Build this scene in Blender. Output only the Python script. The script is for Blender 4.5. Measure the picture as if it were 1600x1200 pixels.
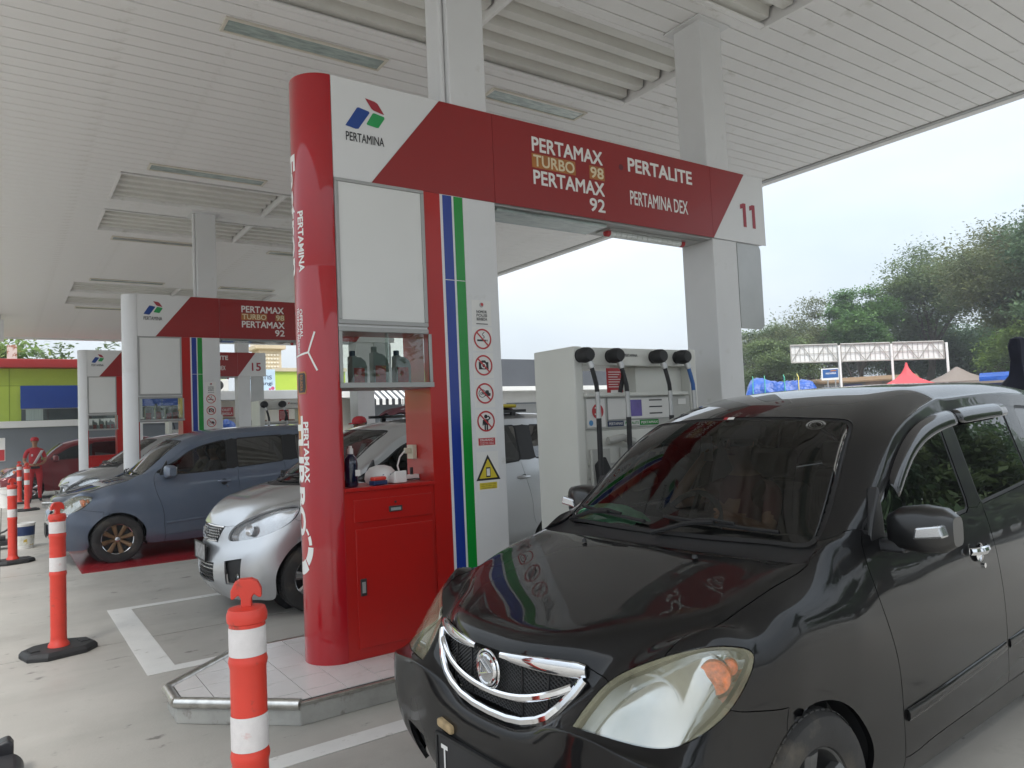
import bpy, bmesh, math, random
from mathutils import Vector, Matrix
random.seed(7)
R_ = math.radians
D = bpy.data
SC = bpy.context.scene
COL = SC.collection
for o in list(D.objects): D.objects.remove(o)

# ------------------------------------------------------------------ camera, world, sun, exposure
cd = D.cameras.new('camera'); cam = D.objects.new('camera', cd); COL.objects.link(cam)
cd.sensor_width = 36.0; cd.lens = 25.822; cd.clip_start = 0.05; cd.clip_end = 1500
cr, cu, cb = (0.82174, -0.56813, -0.04439), (0.00695, -0.06789, 0.99767), (-0.56982, -0.82013, -0.05184)
cam.matrix_world = Matrix(((cr[0], cu[0], cb[0], 0.0), (cr[1], cu[1], cb[1], 0.0), (cr[2], cu[2], cb[2], 1.6), (0, 0, 0, 1)))
SC.camera = cam

SUN_EL, SUN_AZ = R_(52), R_(215)
w = D.worlds.new('World'); SC.world = w; w.use_nodes = True
nt = w.node_tree; nt.nodes.clear()
out = nt.nodes.new('ShaderNodeOutputWorld'); bg = nt.nodes.new('ShaderNodeBackground')
sky = nt.nodes.new('ShaderNodeTexSky'); sky.sky_type = 'NISHITA'; sky.sun_disc = False
sky.sun_elevation = SUN_EL; sky.sun_rotation = SUN_AZ; sky.dust_density = 3.0; sky.air_density = 1.2; sky.ozone_density = 1.5
tc = nt.nodes.new('ShaderNodeTexCoord'); mp = nt.nodes.new('ShaderNodeMapping')
mp.inputs['Scale'].default_value = (1, 1, 2.6)
nz = nt.nodes.new('ShaderNodeTexNoise'); nz.inputs['Scale'].default_value = 1.6; nz.inputs['Detail'].default_value = 5; nz.inputs['Roughness'].default_value = 0.55
cl = nt.nodes.new('ShaderNodeValToRGB')
cl.color_ramp.elements[0].position = 0.3; cl.color_ramp.elements[0].color = (3.05, 3.5, 3.95, 1)
cl.color_ramp.elements[1].position = 0.68; cl.color_ramp.elements[1].color = (4.1, 4.35, 4.6, 1)
mx = nt.nodes.new('ShaderNodeMix'); mx.data_type = 'RGBA'; mx.inputs[0].default_value = 0.9
L = nt.links.new
L(tc.outputs['Generated'], mp.inputs['Vector']); L(mp.outputs[0], nz.inputs['Vector']); L(nz.outputs['Fac'], cl.inputs[0])
sx = nt.nodes.new('ShaderNodeSeparateXYZ'); L(tc.outputs['Generated'], sx.inputs[0])
gr = nt.nodes.new('ShaderNodeMapRange'); gr.inputs[1].default_value = 0.0; gr.inputs[2].default_value = 1.0; gr.inputs[3].default_value = 0.78; gr.inputs[4].default_value = 2.8   # overcast sky: zenith near three times the horizon
L(sx.outputs[2], gr.inputs[0])
vm = nt.nodes.new('ShaderNodeVectorMath'); vm.operation = 'SCALE'; L(cl.outputs[0], vm.inputs[0]); L(gr.outputs[0], vm.inputs['Scale'])
L(sky.outputs[0], mx.inputs[6]); L(vm.outputs[0], mx.inputs[7]); L(mx.outputs[2], bg.inputs[0])
bg.inputs[1].default_value = 0.11
L(bg.outputs[0], out.inputs[0])
sd = D.lights.new('sun', 'SUN'); sd.energy = 1.5; sd.angle = R_(14); sd.color = (1.0, 0.965, 0.91)
sun = D.objects.new('sun', sd); COL.objects.link(sun)
sdir = Vector((math.sin(SUN_AZ) * math.cos(SUN_EL), math.cos(SUN_AZ) * math.cos(SUN_EL), math.sin(SUN_EL)))
sun.rotation_euler = sdir.to_track_quat('Z', 'Y').to_euler(); sun.location = (0, 0, 30)
SC.view_settings.view_transform = 'Standard'; SC.view_settings.look = 'None'
SC.view_settings.exposure = 1.1; SC.view_settings.gamma = 1.0; SC.view_settings.use_curve_mapping = False
SC.render.engine = 'CYCLES'
SC.cycles.max_bounces = 10; SC.cycles.diffuse_bounces = 5; SC.cycles.glossy_bounces = 5; SC.cycles.transparent_max_bounces = 16; SC.cycles.transmission_bounces = 6
SC.cycles.use_denoising = True; SC.cycles.sample_clamp_indirect = 6.0; SC.cycles.caustics_reflective = False; SC.cycles.caustics_refractive = False

# ------------------------------------------------------------------ helpers
ORG = {}
MATS = {}
def mat(name, color, rough=0.5, metal=0.0, coat=0.0, noise=None, bump=None, spec=0.5, emit=None, stretch=None, dirt=None, rnoise=None):
    """procedural principled material; noise=(scale, amount) varies value; bump=(scale, strength, dist); dirt=(scale, colour, lo, hi)"""
    if name in MATS: return MATS[name]
    m = D.materials.new(name); m.use_nodes = True; MATS[name] = m
    t = m.node_tree; b = t.nodes['Principled BSDF']
    b.inputs['Base Color'].default_value = (*color, 1); b.inputs['Roughness'].default_value = rough
    b.inputs['Metallic'].default_value = metal; b.inputs['Coat Weight'].default_value = coat; b.inputs['Coat Roughness'].default_value = 0.04
    b.inputs['Specular IOR Level'].default_value = spec
    if emit:
        b.inputs['Emission Color'].default_value = (*emit[0], 1); b.inputs['Emission Strength'].default_value = emit[1]
    co = None
    if noise or bump or dirt or rnoise:
        tcn = t.nodes.new('ShaderNodeTexCoord'); co = tcn.outputs['Object']
        if stretch:
            mpn = t.nodes.new('ShaderNodeMapping'); mpn.inputs['Scale'].default_value = stretch
            t.links.new(co, mpn.inputs['Vector']); co = mpn.outputs[0]
    src = None
    if noise:
        n = t.nodes.new('ShaderNodeTexNoise'); n.inputs['Scale'].default_value = noise[0]; n.inputs['Detail'].default_value = 6; n.inputs['Roughness'].default_value = 0.6
        t.links.new(co, n.inputs['Vector'])
        r = t.nodes.new('ShaderNodeMapRange'); r.inputs[1].default_value = 0.28; r.inputs[2].default_value = 0.72
        r.inputs[3].default_value = 1 - noise[1]; r.inputs[4].default_value = 1 + noise[1]
        t.links.new(n.outputs['Fac'], r.inputs[0])
        v = t.nodes.new('ShaderNodeVectorMath'); v.operation = 'SCALE'; v.inputs[0].default_value = color
        t.links.new(r.outputs[0], v.inputs['Scale']); src = v.outputs[0]
    if dirt:
        n = t.nodes.new('ShaderNodeTexNoise'); n.inputs['Scale'].default_value = dirt[0]; n.inputs['Detail'].default_value = 8; n.inputs['Roughness'].default_value = 0.65
        t.links.new(co, n.inputs['Vector'])
        r = t.nodes.new('ShaderNodeMapRange'); r.inputs[1].default_value = dirt[2]; r.inputs[2].default_value = dirt[3]
        t.links.new(n.outputs['Fac'], r.inputs[0])
        x = t.nodes.new('ShaderNodeMix'); x.data_type = 'RGBA'
        t.links.new(r.outputs[0], x.inputs[0])
        if src: t.links.new(src, x.inputs[6])
        else: x.inputs[6].default_value = (*color, 1)
        x.inputs[7].default_value = (*dirt[1], 1); src = x.outputs[2]
    if src: t.links.new(src, b.inputs['Base Color'])
    if rnoise:
        n = t.nodes.new('ShaderNodeTexNoise'); n.inputs['Scale'].default_value = rnoise[0]; n.inputs['Detail'].default_value = 4
        t.links.new(co, n.inputs['Vector'])
        r = t.nodes.new('ShaderNodeMapRange'); r.inputs[1].default_value = 0.3; r.inputs[2].default_value = 0.7; r.inputs[3].default_value = rnoise[1]; r.inputs[4].default_value = rnoise[2]
        t.links.new(n.outputs['Fac'], r.inputs[0]); t.links.new(r.outputs[0], b.inputs['Roughness'])
    if bump:
        n = t.nodes.new('ShaderNodeTexNoise'); n.inputs['Scale'].default_value = bump[0]; n.inputs['Detail'].default_value = 5
        t.links.new(co, n.inputs['Vector'])
        bn = t.nodes.new('ShaderNodeBump'); bn.inputs['Strength'].default_value = bump[1]; bn.inputs['Distance'].default_value = bump[2] if len(bump) > 2 else 0.01
        t.links.new(n.outputs['Fac'], bn.inputs['Height']); t.links.new(bn.outputs[0], b.inputs['Normal'])
    return m
def glass(name, tint, refl=1.0, rough=0.0, ior=1.5):
    """thin tinted pane: fresnel reflection over a tinted see-through layer"""
    if name in MATS: return MATS[name]
    m = D.materials.new(name); m.use_nodes = True; MATS[name] = m; t = m.node_tree; t.nodes.clear()
    o = t.nodes.new('ShaderNodeOutputMaterial'); mix = t.nodes.new('ShaderNodeMixShader')
    tr = t.nodes.new('ShaderNodeBsdfTransparent'); tr.inputs[0].default_value = (*tint, 1)
    gl = t.nodes.new('ShaderNodeBsdfGlossy'); gl.inputs['Roughness'].default_value = rough; gl.inputs['Color'].default_value = (refl, refl, refl, 1)
    fr = t.nodes.new('ShaderNodeFresnel'); fr.inputs[0].default_value = ior
    t.links.new(fr.outputs[0], mix.inputs[0]); t.links.new(tr.outputs[0], mix.inputs[1]); t.links.new(gl.outputs[0], mix.inputs[2]); t.links.new(mix.outputs[0], o.inputs[0])
    return m

def link(name, me, m, parent=None, loc=None, smooth=False):
    o = D.objects.new(name, me); COL.objects.link(o)
    if m is not None and not me.materials: me.materials.append(m)
    if smooth:
        me.polygons.foreach_set('use_smooth', [True] * len(me.polygons))
    if parent is not None:
        o.parent = parent; ORG[o.name] = ORG.get(parent.name, Vector())
    if loc is not None: o.location = loc
    return o
def tag(o, label, cat, group=None, kind=None):
    o['label'] = label
    if cat: o['category'] = cat
    if group: o['group'] = group
    if kind: o['kind'] = kind
    return o
def struct(o):
    o['kind'] = 'structure'; return o
def thing(name, label, cat, loc=(0, 0, 0), rotz=0.0, group=None, local=False):
    o = D.objects.new(name, None); COL.objects.link(o); o.location = loc; o.rotation_euler = (0, 0, rotz); o.empty_display_size = 0.2
    tag(o, label, cat, group)
    ORG[o.name] = Vector((0, 0, 0)) if local else Vector(loc)
    return o
def copy_tree(o, parent=None, data=True):
    c = o.copy(); COL.objects.link(c); c.parent = parent
    for ch in list(o.children): copy_tree(ch, c)
    return c
class MB:
    def __init__(s): s.v = []; s.f = []; s.m = []; s.ci = 0
    def add(s, vs, fs):
        n = len(s.v); s.v += [tuple(p) for p in vs]; s.f += [tuple(i + n for i in f) for f in fs]; s.m += [s.ci] * len(fs); return s
    def slot(s, i): s.ci = i; return s
    def box(s, x0, x1, y0, y1, z0, z1):
        return s.add([(x0, y0, z0), (x1, y0, z0), (x1, y1, z0), (x0, y1, z0), (x0, y0, z1), (x1, y0, z1), (x1, y1, z1), (x0, y1, z1)],
                     [(0, 3, 2, 1), (4, 5, 6, 7), (0, 1, 5, 4), (1, 2, 6, 5), (2, 3, 7, 6), (3, 0, 4, 7)])
    def prism(s, poly, a, b, axis='y'):
        """poly in the plane across axis: y -> (x,z), z -> (x,y), x -> (y,z)"""
        n = len(poly)
        P = {'y': lambda p, t: (p[0], t, p[1]), 'z': lambda p, t: (p[0], p[1], t), 'x': lambda p, t: (t, p[0], p[1])}[axis]
        vs = [P(p, a) for p in poly] + [P(p, b) for p in poly]
        fs = [tuple(range(n)), tuple(range(2 * n - 1, n - 1, -1))] + [(i, i + n, (i + 1) % n + n, (i + 1) % n) for i in range(n)]
        return s.add(vs, fs)
    def cyl(s, p0, p1, r0, r1=None, n=16, caps=True):
        r1 = r0 if r1 is None else r1
        p0, p1 = Vector(p0), Vector(p1); d = (p1 - p0).normalized()
        a = d.orthogonal().normalized(); b = d.cross(a)
        vs = []
        for p, r in ((p0, r0), (p1, r1)):
            vs += [p + (a * math.cos(2 * math.pi * i / n) + b * math.sin(2 * math.pi * i / n)) * r for i in range(n)]
        fs = [(i, (i + 1) % n, (i + 1) % n + n, i + n) for i in range(n)]
        if caps: fs += [tuple(range(n - 1, -1, -1)), tuple(range(n, 2 * n))]
        return s.add(vs, fs)
    def lathe(s, prof, c=(0, 0, 0), n=24, axis='z', a0=0.0, a1=None, close=False):
        """prof: list of (r, h)"""
        full = a1 is None; a1 = a0 + 2 * math.pi if full else a1
        m = n if full else n + 1; vs = []
        for r, h in prof:
            for i in range(m):
                t = a0 + (a1 - a0) * i / n
                x, y = r * math.cos(t), r * math.sin(t)
                vs.append({'z': (c[0] + x, c[1] + y, c[2] + h), 'y': (c[0] + x, c[1] + h, c[2] + y), 'x': (c[0] + h, c[1] + x, c[2] + y)}[axis])
        fs = []
        for j in range(len(prof) - 1):
            for i in range(n):
                k = (i + 1) % m
                fs.append((j * m + i, j * m + k, (j + 1) * m + k, (j + 1) * m + i))
        return s.add(vs, fs)
    def tube(s, pts, r, n=8, caps=True):
        pts = [Vector(p) for p in pts]; rs = r if isinstance(r, (list, tuple)) else [r] * len(pts)
        vs = []; prev = None
        for i, p in enumerate(pts):
            d = (pts[min(i + 1, len(pts) - 1)] - pts[max(i - 1, 0)]).normalized()
            if prev is None: a = d.orthogonal().normalized()
            else: a = (prev - d * prev.dot(d)).normalized()
            prev = a; b = d.cross(a)
            vs += [p + (a * math.cos(2 * math.pi * k / n) + b * math.sin(2 * math.pi * k / n)) * rs[i] for k in range(n)]
        fs = [(i * n + k, i * n + (k + 1) % n, (i + 1) * n + (k + 1) % n, (i + 1) * n + k) for i in range(len(pts) - 1) for k in range(n)]
        if caps: fs += [tuple(range(n - 1, -1, -1)), tuple(range((len(pts) - 1) * n, len(pts) * n))]
        return s.add(vs, fs)
    def mesh(s, org=Vector()):
        me = D.meshes.new('mesh'); me.from_pydata([(p[0] - org[0], p[1] - org[1], p[2] - org[2]) for p in s.v], [], s.f)
        bm = bmesh.new(); bm.from_mesh(me); bmesh.ops.recalc_face_normals(bm, faces=bm.faces); bm.to_mesh(me); bm.free()
        return me
    def build(s, name, m, parent=None, smooth=False, bevel=0.0, loc=None, seg=2):
        org = ORG.get(parent.name, Vector()) if parent is not None else (Vector(loc) if loc is not None else Vector())
        me = s.mesh(org)
        ms = m if isinstance(m, (list, tuple)) else [m]
        for k in ms: me.materials.append(k)
        if len(ms) > 1: me.polygons.foreach_set('material_index', s.m)
        o = link(name, me, None, parent, loc if parent is None else None)
        if smooth: shade(me)
        if bevel:
            md = o.modifiers.new('bevel', 'BEVEL'); md.width = bevel; md.segments = seg; md.limit_method = 'ANGLE'; md.angle_limit = R_(40); md.harden_normals = False
        return o
def shade(me, angle=35):
    """smooth shading with sharp edges over the angle"""
    me.polygons.foreach_set('use_smooth', [True] * len(me.polygons))
    bm = bmesh.new(); bm.from_mesh(me)
    for e in bm.edges:
        if len(e.link_faces) == 2 and e.calc_face_angle(0) > R_(angle): e.smooth = False
    bm.to_mesh(me); bm.free()
def B(x0, x1, y0, y1, z0, z1): return MB().box(x0, x1, y0, y1, z0, z1)
_txt = {}
def text_mesh(body, bold=0.0, spacing=1.0, extrude=0.0):
    cu = D.curves.new('t', 'FONT'); cu.body = body; cu.size = 1; cu.offset = bold; cu.space_character = spacing; cu.resolution_u = 3; cu.extrude = extrude
    o = D.objects.new('t', cu); COL.objects.link(o); bpy.context.view_layer.update()
    me = D.meshes.new_from_object(o.evaluated_get(bpy.context.evaluated_depsgraph_get()))
    vs = [v.co.copy() for v in me.vertices]; fs = [tuple(p.vertices) for p in me.polygons]
    D.objects.remove(o); D.curves.remove(cu); D.meshes.remove(me)
    x0 = min(v.x for v in vs); x1 = max(v.x for v in vs); y0 = min(v.y for v in vs); y1 = max(v.y for v in vs)
    return [((v.x - x0) / (x1 - x0), (v.y - y0) / (y1 - y0)) for v in vs], fs
def text_xz(name, body, x0, x1, z0, z1, y, m, parent, bold=0.02, thick=0.0, spacing=1.0):
    """lettering on a plane facing -Y, fitted to the box x0..x1, z0..z1; weight comes from layered copies a hair apart"""
    vs, fs = text_mesh(body, 0.0, spacing)
    e = bold * (z1 - z0) * 0.75; org = ORG.get(parent.name, Vector()); P = []; F_ = []
    sh = [(0, 0)] if bold < .005 else [(-e, -e), (e, -e), (-e, e), (e, e), (0, 0)]
    for k, (dx, dz) in enumerate(sh):
        n = len(P); P += [tuple(Vector((x0 + e + a * (x1 - x0 - 2 * e) + dx, y - .0002 * k, z0 + e + b * (z1 - z0 - 2 * e) + dz)) - org) for a, b in vs]; F_ += [tuple(i + n for i in f) for f in fs]
    me = D.meshes.new('lettering'); me.from_pydata(P, [], F_); me.materials.append(m)
    return link(name, me, None, parent)

# ------------------------------------------------------------------ materials
M = {}
def concrete_mat():
    m = mat('concrete', (0.39, 0.37, 0.335), 0.62, noise=(0.55, 0.14), bump=(60, 0.25, 0.004), dirt=(2.2, (0.20, 0.19, 0.165), 0.60, 0.82), rnoise=(1.5, 0.42, 0.75))
    t = m.node_tree; b = t.nodes['Principled BSDF']; src = b.inputs['Base Color'].links[0].from_socket
    tcn = t.nodes.new('ShaderNodeTexCoord')
    def layer(src, scale, stretch, lo, hi, col, fac):
        mpn = t.nodes.new('ShaderNodeMapping'); mpn.inputs['Scale'].default_value = stretch; t.links.new(tcn.outputs['Object'], mpn.inputs['Vector'])
        n = t.nodes.new('ShaderNodeTexNoise'); n.inputs['Scale'].default_value = scale; n.inputs['Detail'].default_value = 7; n.inputs['Roughness'].default_value = .62; t.links.new(mpn.outputs[0], n.inputs['Vector'])
        r = t.nodes.new('ShaderNodeMapRange'); r.inputs[1].default_value = lo; r.inputs[2].default_value = hi; r.inputs[4].default_value = fac; t.links.new(n.outputs['Fac'], r.inputs[0])
        x = t.nodes.new('ShaderNodeMix'); x.data_type = 'RGBA'; t.links.new(r.outputs[0], x.inputs[0]); t.links.new(src, x.inputs[6]); x.inputs[7].default_value = (*col, 1); return x.outputs[2]
    src = layer(src, 1.1, (.5, 1.5, 1), .52, .80, (.25, .24, .215), .55)      # tyre and sweeping streaks along the lanes
    src = layer(src, 5.5, (.7, 1.3, 1), .625, .68, (.12, .11, .10), .8)          # oil spots
    src = layer(src, .8, (1, 1, 1), .52, .75, (.50, .485, .44), .6)              # worn pale patches
    t.links.new(src, b.inputs['Base Color']); return m
M['concrete'] = concrete_mat()
M['dark_ground'] = mat('dark_ground', (0.07, 0.068, 0.063), 0.9, noise=(3, 0.2))
M['asphalt'] = mat('asphalt', (0.22, 0.217, 0.205), 0.85, noise=(0.4, 0.2), bump=(80, 0.3, 0.006))
M['white_paint'] = mat('white_paint', (0.66, 0.65, 0.62), 0.6, noise=(3, 0.08), dirt=(9, (0.36, 0.34, 0.3), 0.60, 0.72))
M['red_floor'] = mat('red_floor', (0.36, 0.022, 0.03), 0.22, noise=(2, 0.15), dirt=(5, (0.42, 0.24, 0.22), 0.62, 0.76))
M['ceiling'] = mat('ceiling', (0.775, 0.765, 0.755), 0.5, noise=(0.7, 0.05), dirt=(3, (0.48, 0.46, 0.41), 0.58, 0.8))
M['ceiling_dark'] = mat('ceiling_dark', (0.08, 0.08, 0.078), 0.9)
M['corrugated'] = mat('corrugated', (0.66, 0.65, 0.61), 0.5, noise=(1.5, 0.08))
M['column_white'] = mat('column_white', (0.67, 0.67, 0.67), 0.42, noise=(2, 0.04), dirt=(6, (0.5, 0.49, 0.45), 0.62, 0.85))
M['sign_white'] = mat('sign_white', (0.69, 0.69, 0.685), 0.28, noise=(1.2, 0.03))
M['sign_red_shaded'] = mat('sign_red_shaded', (0.27, 0.011, 0.011), 0.34, noise=(1.0, 0.06), coat=0.05)  # beam red, its colour set darker because the beam faces shade
M['nose_red'] = mat('nose_red', (0.37, 0.005, 0.011), 0.3, dirt=(26, (.55, .25, .22), .715, .73), coat=0.9, spec=0.2, noise=(2.5, 0.05), bump=(5, 0.05, 0.01))
M['cab_red'] = mat('cab_red', (0.40, 0.011, 0.008), 0.28, dirt=(40, (.22, .03, .025), .70, .74), coat=0.12, spec=0.4, noise=(2, 0.06))
M['blue_stripe'] = mat('blue_stripe', (0.012, 0.04, 0.27), 0.25)
M['green_stripe'] = mat('green_stripe', (0.005, 0.25, 0.03), 0.25)
M['letter_white'] = mat('letter_white', (0.78, 0.77, 0.74), 0.4)
M['letter_black'] = mat('letter_black', (0.015, 0.015, 0.017), 0.4)
M['letter_red'] = mat('letter_red', (0.33, 0.02, 0.035), 0.4)
M['gold'] = mat('gold', (0.40, 0.15, 0.03), 0.45, noise=(8, 0.25))
M['alu'] = mat('alu', (0.42, 0.42, 0.41), 0.35, metal=0.6, noise=(4, 0.06))
M['grey_frame'] = mat('grey_frame', (0.36, 0.36, 0.35), 0.4, metal=0.3)
M['steel'] = mat('steel', (0.55, 0.54, 0.51), 0.28, metal=1.0, noise=(14, 0.25), dirt=(9, (0.2, 0.17, 0.13), 0.58, 0.72))
M['dark_steel'] = mat('dark_steel', (0.06, 0.06, 0.06), 0.4, metal=0.6)
M['lightbox'] = mat('lightbox', (0.70, 0.70, 0.68), 0.32, noise=(1.5, 0.03), dirt=(7, (0.55, 0.54, 0.46), 0.70, 0.78))
M['tile'] = mat('tile', (0.66, 0.64, 0.62), 0.2, noise=(4, 0.06), dirt=(6, (0.5, 0.47, 0.43), 0.6, 0.75))
M['grout'] = mat('grout', (0.12, 0.11, 0.10), 0.9)
M['kerb'] = mat('kerb', (0.34, 0.335, 0.31), 0.75, noise=(5, 0.2), bump=(30, 0.4, 0.006), dirt=(7, (0.14, 0.12, 0.1), 0.56, 0.7))
M['pump_white'] = mat('pump_white', (0.66, 0.66, 0.61), 0.35, noise=(2, 0.04))
M['pump_grey'] = mat('pump_grey', (0.45, 0.45, 0.42), 0.4, noise=(3, 0.06))
M['rubber'] = mat('rubber', (0.018, 0.018, 0.019), 0.65, noise=(12, 0.25), bump=(60, 0.2, 0.002))
M['black_plastic'] = mat('black_plastic', (0.02, 0.02, 0.023), 0.38, noise=(8, 0.1))
M['pane'] = glass('pane', (0.86, 0.9, 0.88))
M['lamp_glass'] = mat('lamp_glass', (0.34, 0.40, 0.38), 0.06, noise=(5, 0.35), stretch=(1, 4, 1))
M['tube_light'] = mat('tube_light', (0.75, 0.78, 0.76), 0.3)
M['screen'] = mat('screen', (0.11, 0.08, 0.28), 0.2, noise=(3, 0.5))
M['paper'] = mat('paper', (0.72, 0.71, 0.68), 0.5)
M['sign_yellow'] = mat('sign_yellow', (0.62, 0.50, 0.04), 0.4)
M['sticker_red'] = mat('sticker_red', (0.45, 0.03, 0.035), 0.4)
M['orange_plastic'] = mat('orange_plastic', (0.66, 0.05, 0.03), 0.42, noise=(6, 0.08), dirt=(16, (0.30, 0.06, 0.04), 0.60, 0.72))
M['reflective'] = mat('reflective', (0.70, 0.66, 0.645), 0.5, noise=(40, 0.06), dirt=(8, (0.62, 0.33, 0.30), 0.62, 0.72))
M['oil_grey'] = mat('oil_grey', (0.23, 0.25, 0.25), 0.35)

# ------------------------------------------------------------------ ground
g = struct(B(-260, 420, -260, 420, -0.6, -0.05).build('ground', M['asphalt']))
fore = D.objects.new('forecourt', None); COL.objects.link(fore); struct(fore); ORG['forecourt'] = Vector((0, 0, 0))
xs = [-9.0, -4.55, -0.05, 5.1, 10.4, 15.5]
ys = [-6.2, -1.95, 2.35, 6.66, 10.9, 15.2, 19.5, 23.8, 28.1, 32.6]
B(-9.2, 15.7, -6.4, 32.8, -0.045, -0.012).build('slab_bed', M['dark_ground'], fore)
for i in range(len(xs) - 1):
    for j in range(len(ys) - 1):
        e = 0.007
        B(xs[i] + e, xs[i + 1] - e, ys[j] + e, ys[j + 1] - e, -0.012, 0.0).build('concrete_slab', M['concrete'], fore)
def marking(name, poly, m, label=None):
    o = MB().prism(poly, 0.001, 0.0045, 'z').build(name, m); struct(o); return o
# bay marking around the silver car, next bay edge, red bay
marking('bay_marking', [(0.79, 5.59), (3.4, 5.59), (3.4, 5.71), (0.98, 5.71), (0.98, 7.85), (3.4, 7.85), (3.4, 7.96), (0.79, 7.96)], M['white_paint'])
marking('lane_marking', [(0.9, 3.62), (6.8, 3.62), (6.8, 3.76), (0.9, 3.76)], M['white_paint'])
marking('red_bay', [(0.77, 10.39), (6.2, 10.39), (6.2, 12.62), (0.77, 12.62)], M['red_floor'])
marking('far_marking', [(0.9, 19.2), (1.3, 19.2), (1.3, 20.0), (0.9, 20.0)], M['white_paint'])

# ------------------------------------------------------------------ canopy
YC = [4.7, 13.24, 21.78]
CZ = 5.4
CX0, CX1, CY0, CY1 = -1.9, 10.45, -2.3, 31.4
can = thing('canopy', 'white slatted station canopy roof spanning all pump islands', 'canopy', (0, 0, 0))
slat_me = {}
def slat(x0, x1, y):
    k = round(x1 - x0, 3)
    if k not in slat_me:
        mb = MB()
        mb.prism([(-0.094, 0.02), (-0.094, 0.004), (-0.088, 0.0), (0.088, 0.0), (0.094, 0.004), (0.094, 0.02)], 0, k, 'x')
        me = mb.mesh(); me.materials.append(M['ceiling']); slat_me[k] = me
    o = D.objects.new('ceiling_slat', slat_me[k]); COL.objects.link(o); o.parent = can; o.location = (x0, y, CZ)
OX0, OXM, OX1 = 1.4, 3.78, 6.25
y = CY0 + 0.1
while y < CY1:
    hole = any(0.33 < abs(y - c) < 1.67 for c in YC)
    if hole: slat(CX0, OX0, y); slat(OX1, CX1, y)
    else: slat(CX0, CX1, y)
    y += 0.2
mb = MB()
yy = [CY0] + [v for c in YC for v in (c - 1.67, c - 0.33, c + 0.33, c + 1.67)] + [CY1]
for k in range(0, len(yy) - 1):
    if k % 2 == 0: mb.box(CX0, CX1, yy[k], yy[k + 1], CZ + 0.025, CZ + 0.05)
    else: mb.box(CX0, OX0, yy[k], yy[k + 1], CZ + 0.025, CZ + 0.05); mb.box(OX1, CX1, yy[k], yy[k + 1], CZ + 0.025, CZ + 0.05)
mb.build('ceiling_backing', M['ceiling_dark'], can)
B(CX0 - 0.1, CX1 + 0.1, CY0 - 0.1, CY1 + 0.1, 6.12, 6.2).build('roof_deck', M['corrugated'], can)
for c in YC:
    for (ya, yb) in ((c - 1.67, c - 0.33), (c + 0.33, c + 1.67)):
        for (xa, xb) in ((OX0, OXM), (OXM, OX1)):
            # corrugated sheet seen through the opening
            prof = []; n = 5; p = (yb - ya) / n
            for k in range(n):
                s = ya + k * p
                prof += [(s, 5.55), (s + p * 0.42, 5.55), (s + p * 0.5, 5.455), (s + p * 0.92, 5.455)]
            prof.append((yb, 5.55))
            vs = []; fs = []
            for (a, z) in prof: vs += [(xa + 0.03, a, z), (xb - 0.05, a, z)]
            fs = [(2 * k, 2 * k + 1, 2 * k + 3, 2 * k + 2) for k in range(len(prof) - 1)]
            MB().add(vs, fs).build('corrugated_sheet', M['corrugated'], can)
        B(OX0 - 0.02, OX1 + 0.02, ya - 0.012, ya + 0.012, CZ - 0.006, 6.0).build('opening_trim', M['ceiling'], can)
        B(OX0 - 0.02, OX1 + 0.02, yb - 0.012, yb + 0.012, CZ - 0.006, 6.0).build('opening_trim', M['ceiling'], can)
        for x in (OX0, OXM, OX1):
            B(x - 0.02, x + 0.02, ya + .013, yb - .013, CZ - 0.008, 5.56).build('opening_bar', M['ceiling'], can)
# edge fascias with gutter lip
for (n, a) in (('edge_fascia', (CX1, CX1 + 0.14, CY0 - 0.1, CY1 + 0.1, CZ - 0.02, 6.25)), ('edge_fascia', (CX0 - 0.14, CX0, CY0 - 0.1, CY1 + 0.1, CZ - 0.05, 6.25)),
               ('edge_fascia', (CX0, CX1, CY1, CY1 + 0.14, CZ - 0.05, 6.25)), ('edge_fascia', (CX0, CX1, CY0 - 0.14, CY0, CZ - 0.05, 6.25))):
    B(*a).build(n, M['ceiling'], can, bevel=0.01)
B(CX1 - 0.10, CX1 - 0.02, CY0, CY1, CZ - 0.02, CZ + 0.01).build('edge_gutter', M['grey_frame'], can)
# ceiling lamps: things of their own
def ceiling_lamp(x0, x1, y, label):
    t = thing('ceiling_lamp', label, 'lamp', (x0, y, CZ), group='recessed canopy lamps')
    d = 0.135; mb = MB()
    for (a, b, c, e) in ((x0, x1, y - d, y - d + 0.03), (x0, x1, y + d - 0.03, y + d), (x0, x0 + 0.03, y - d + 0.03, y + d - 0.03), (x1 - 0.03, x1, y - d + 0.03, y + d - 0.03)):
        mb.box(a, b, c, e, CZ - 0.022, CZ - 0.001)
    mb.build('lamp_frame', mat('lamp_frame', (0.62, 0.58, 0.50), 0.4, noise=(6, 0.08)), t, bevel=0.003)
    B(x0 + 0.03, x1 - 0.03, y - d + 0.03, y + d - 0.03, CZ - 0.012, CZ - 0.004).build('lamp_cover', M['lamp_glass'], t)
    return t
ROWS = ['foremost totem', 'second totem', 'rear totem']
for i, c in enumerate(YC):
    for s, sw in ((-1, 'in front of'), (1, 'behind')):
        for (a, b, en) in ((1.69, 3.3, 'near the nose end'), (4.6, 5.99, 'near the numbered end')):
            ceiling_lamp(a, b, c + s * 2.15, f'long recessed ceiling lamp {sw} the {ROWS[i]}, {en}')
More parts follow.
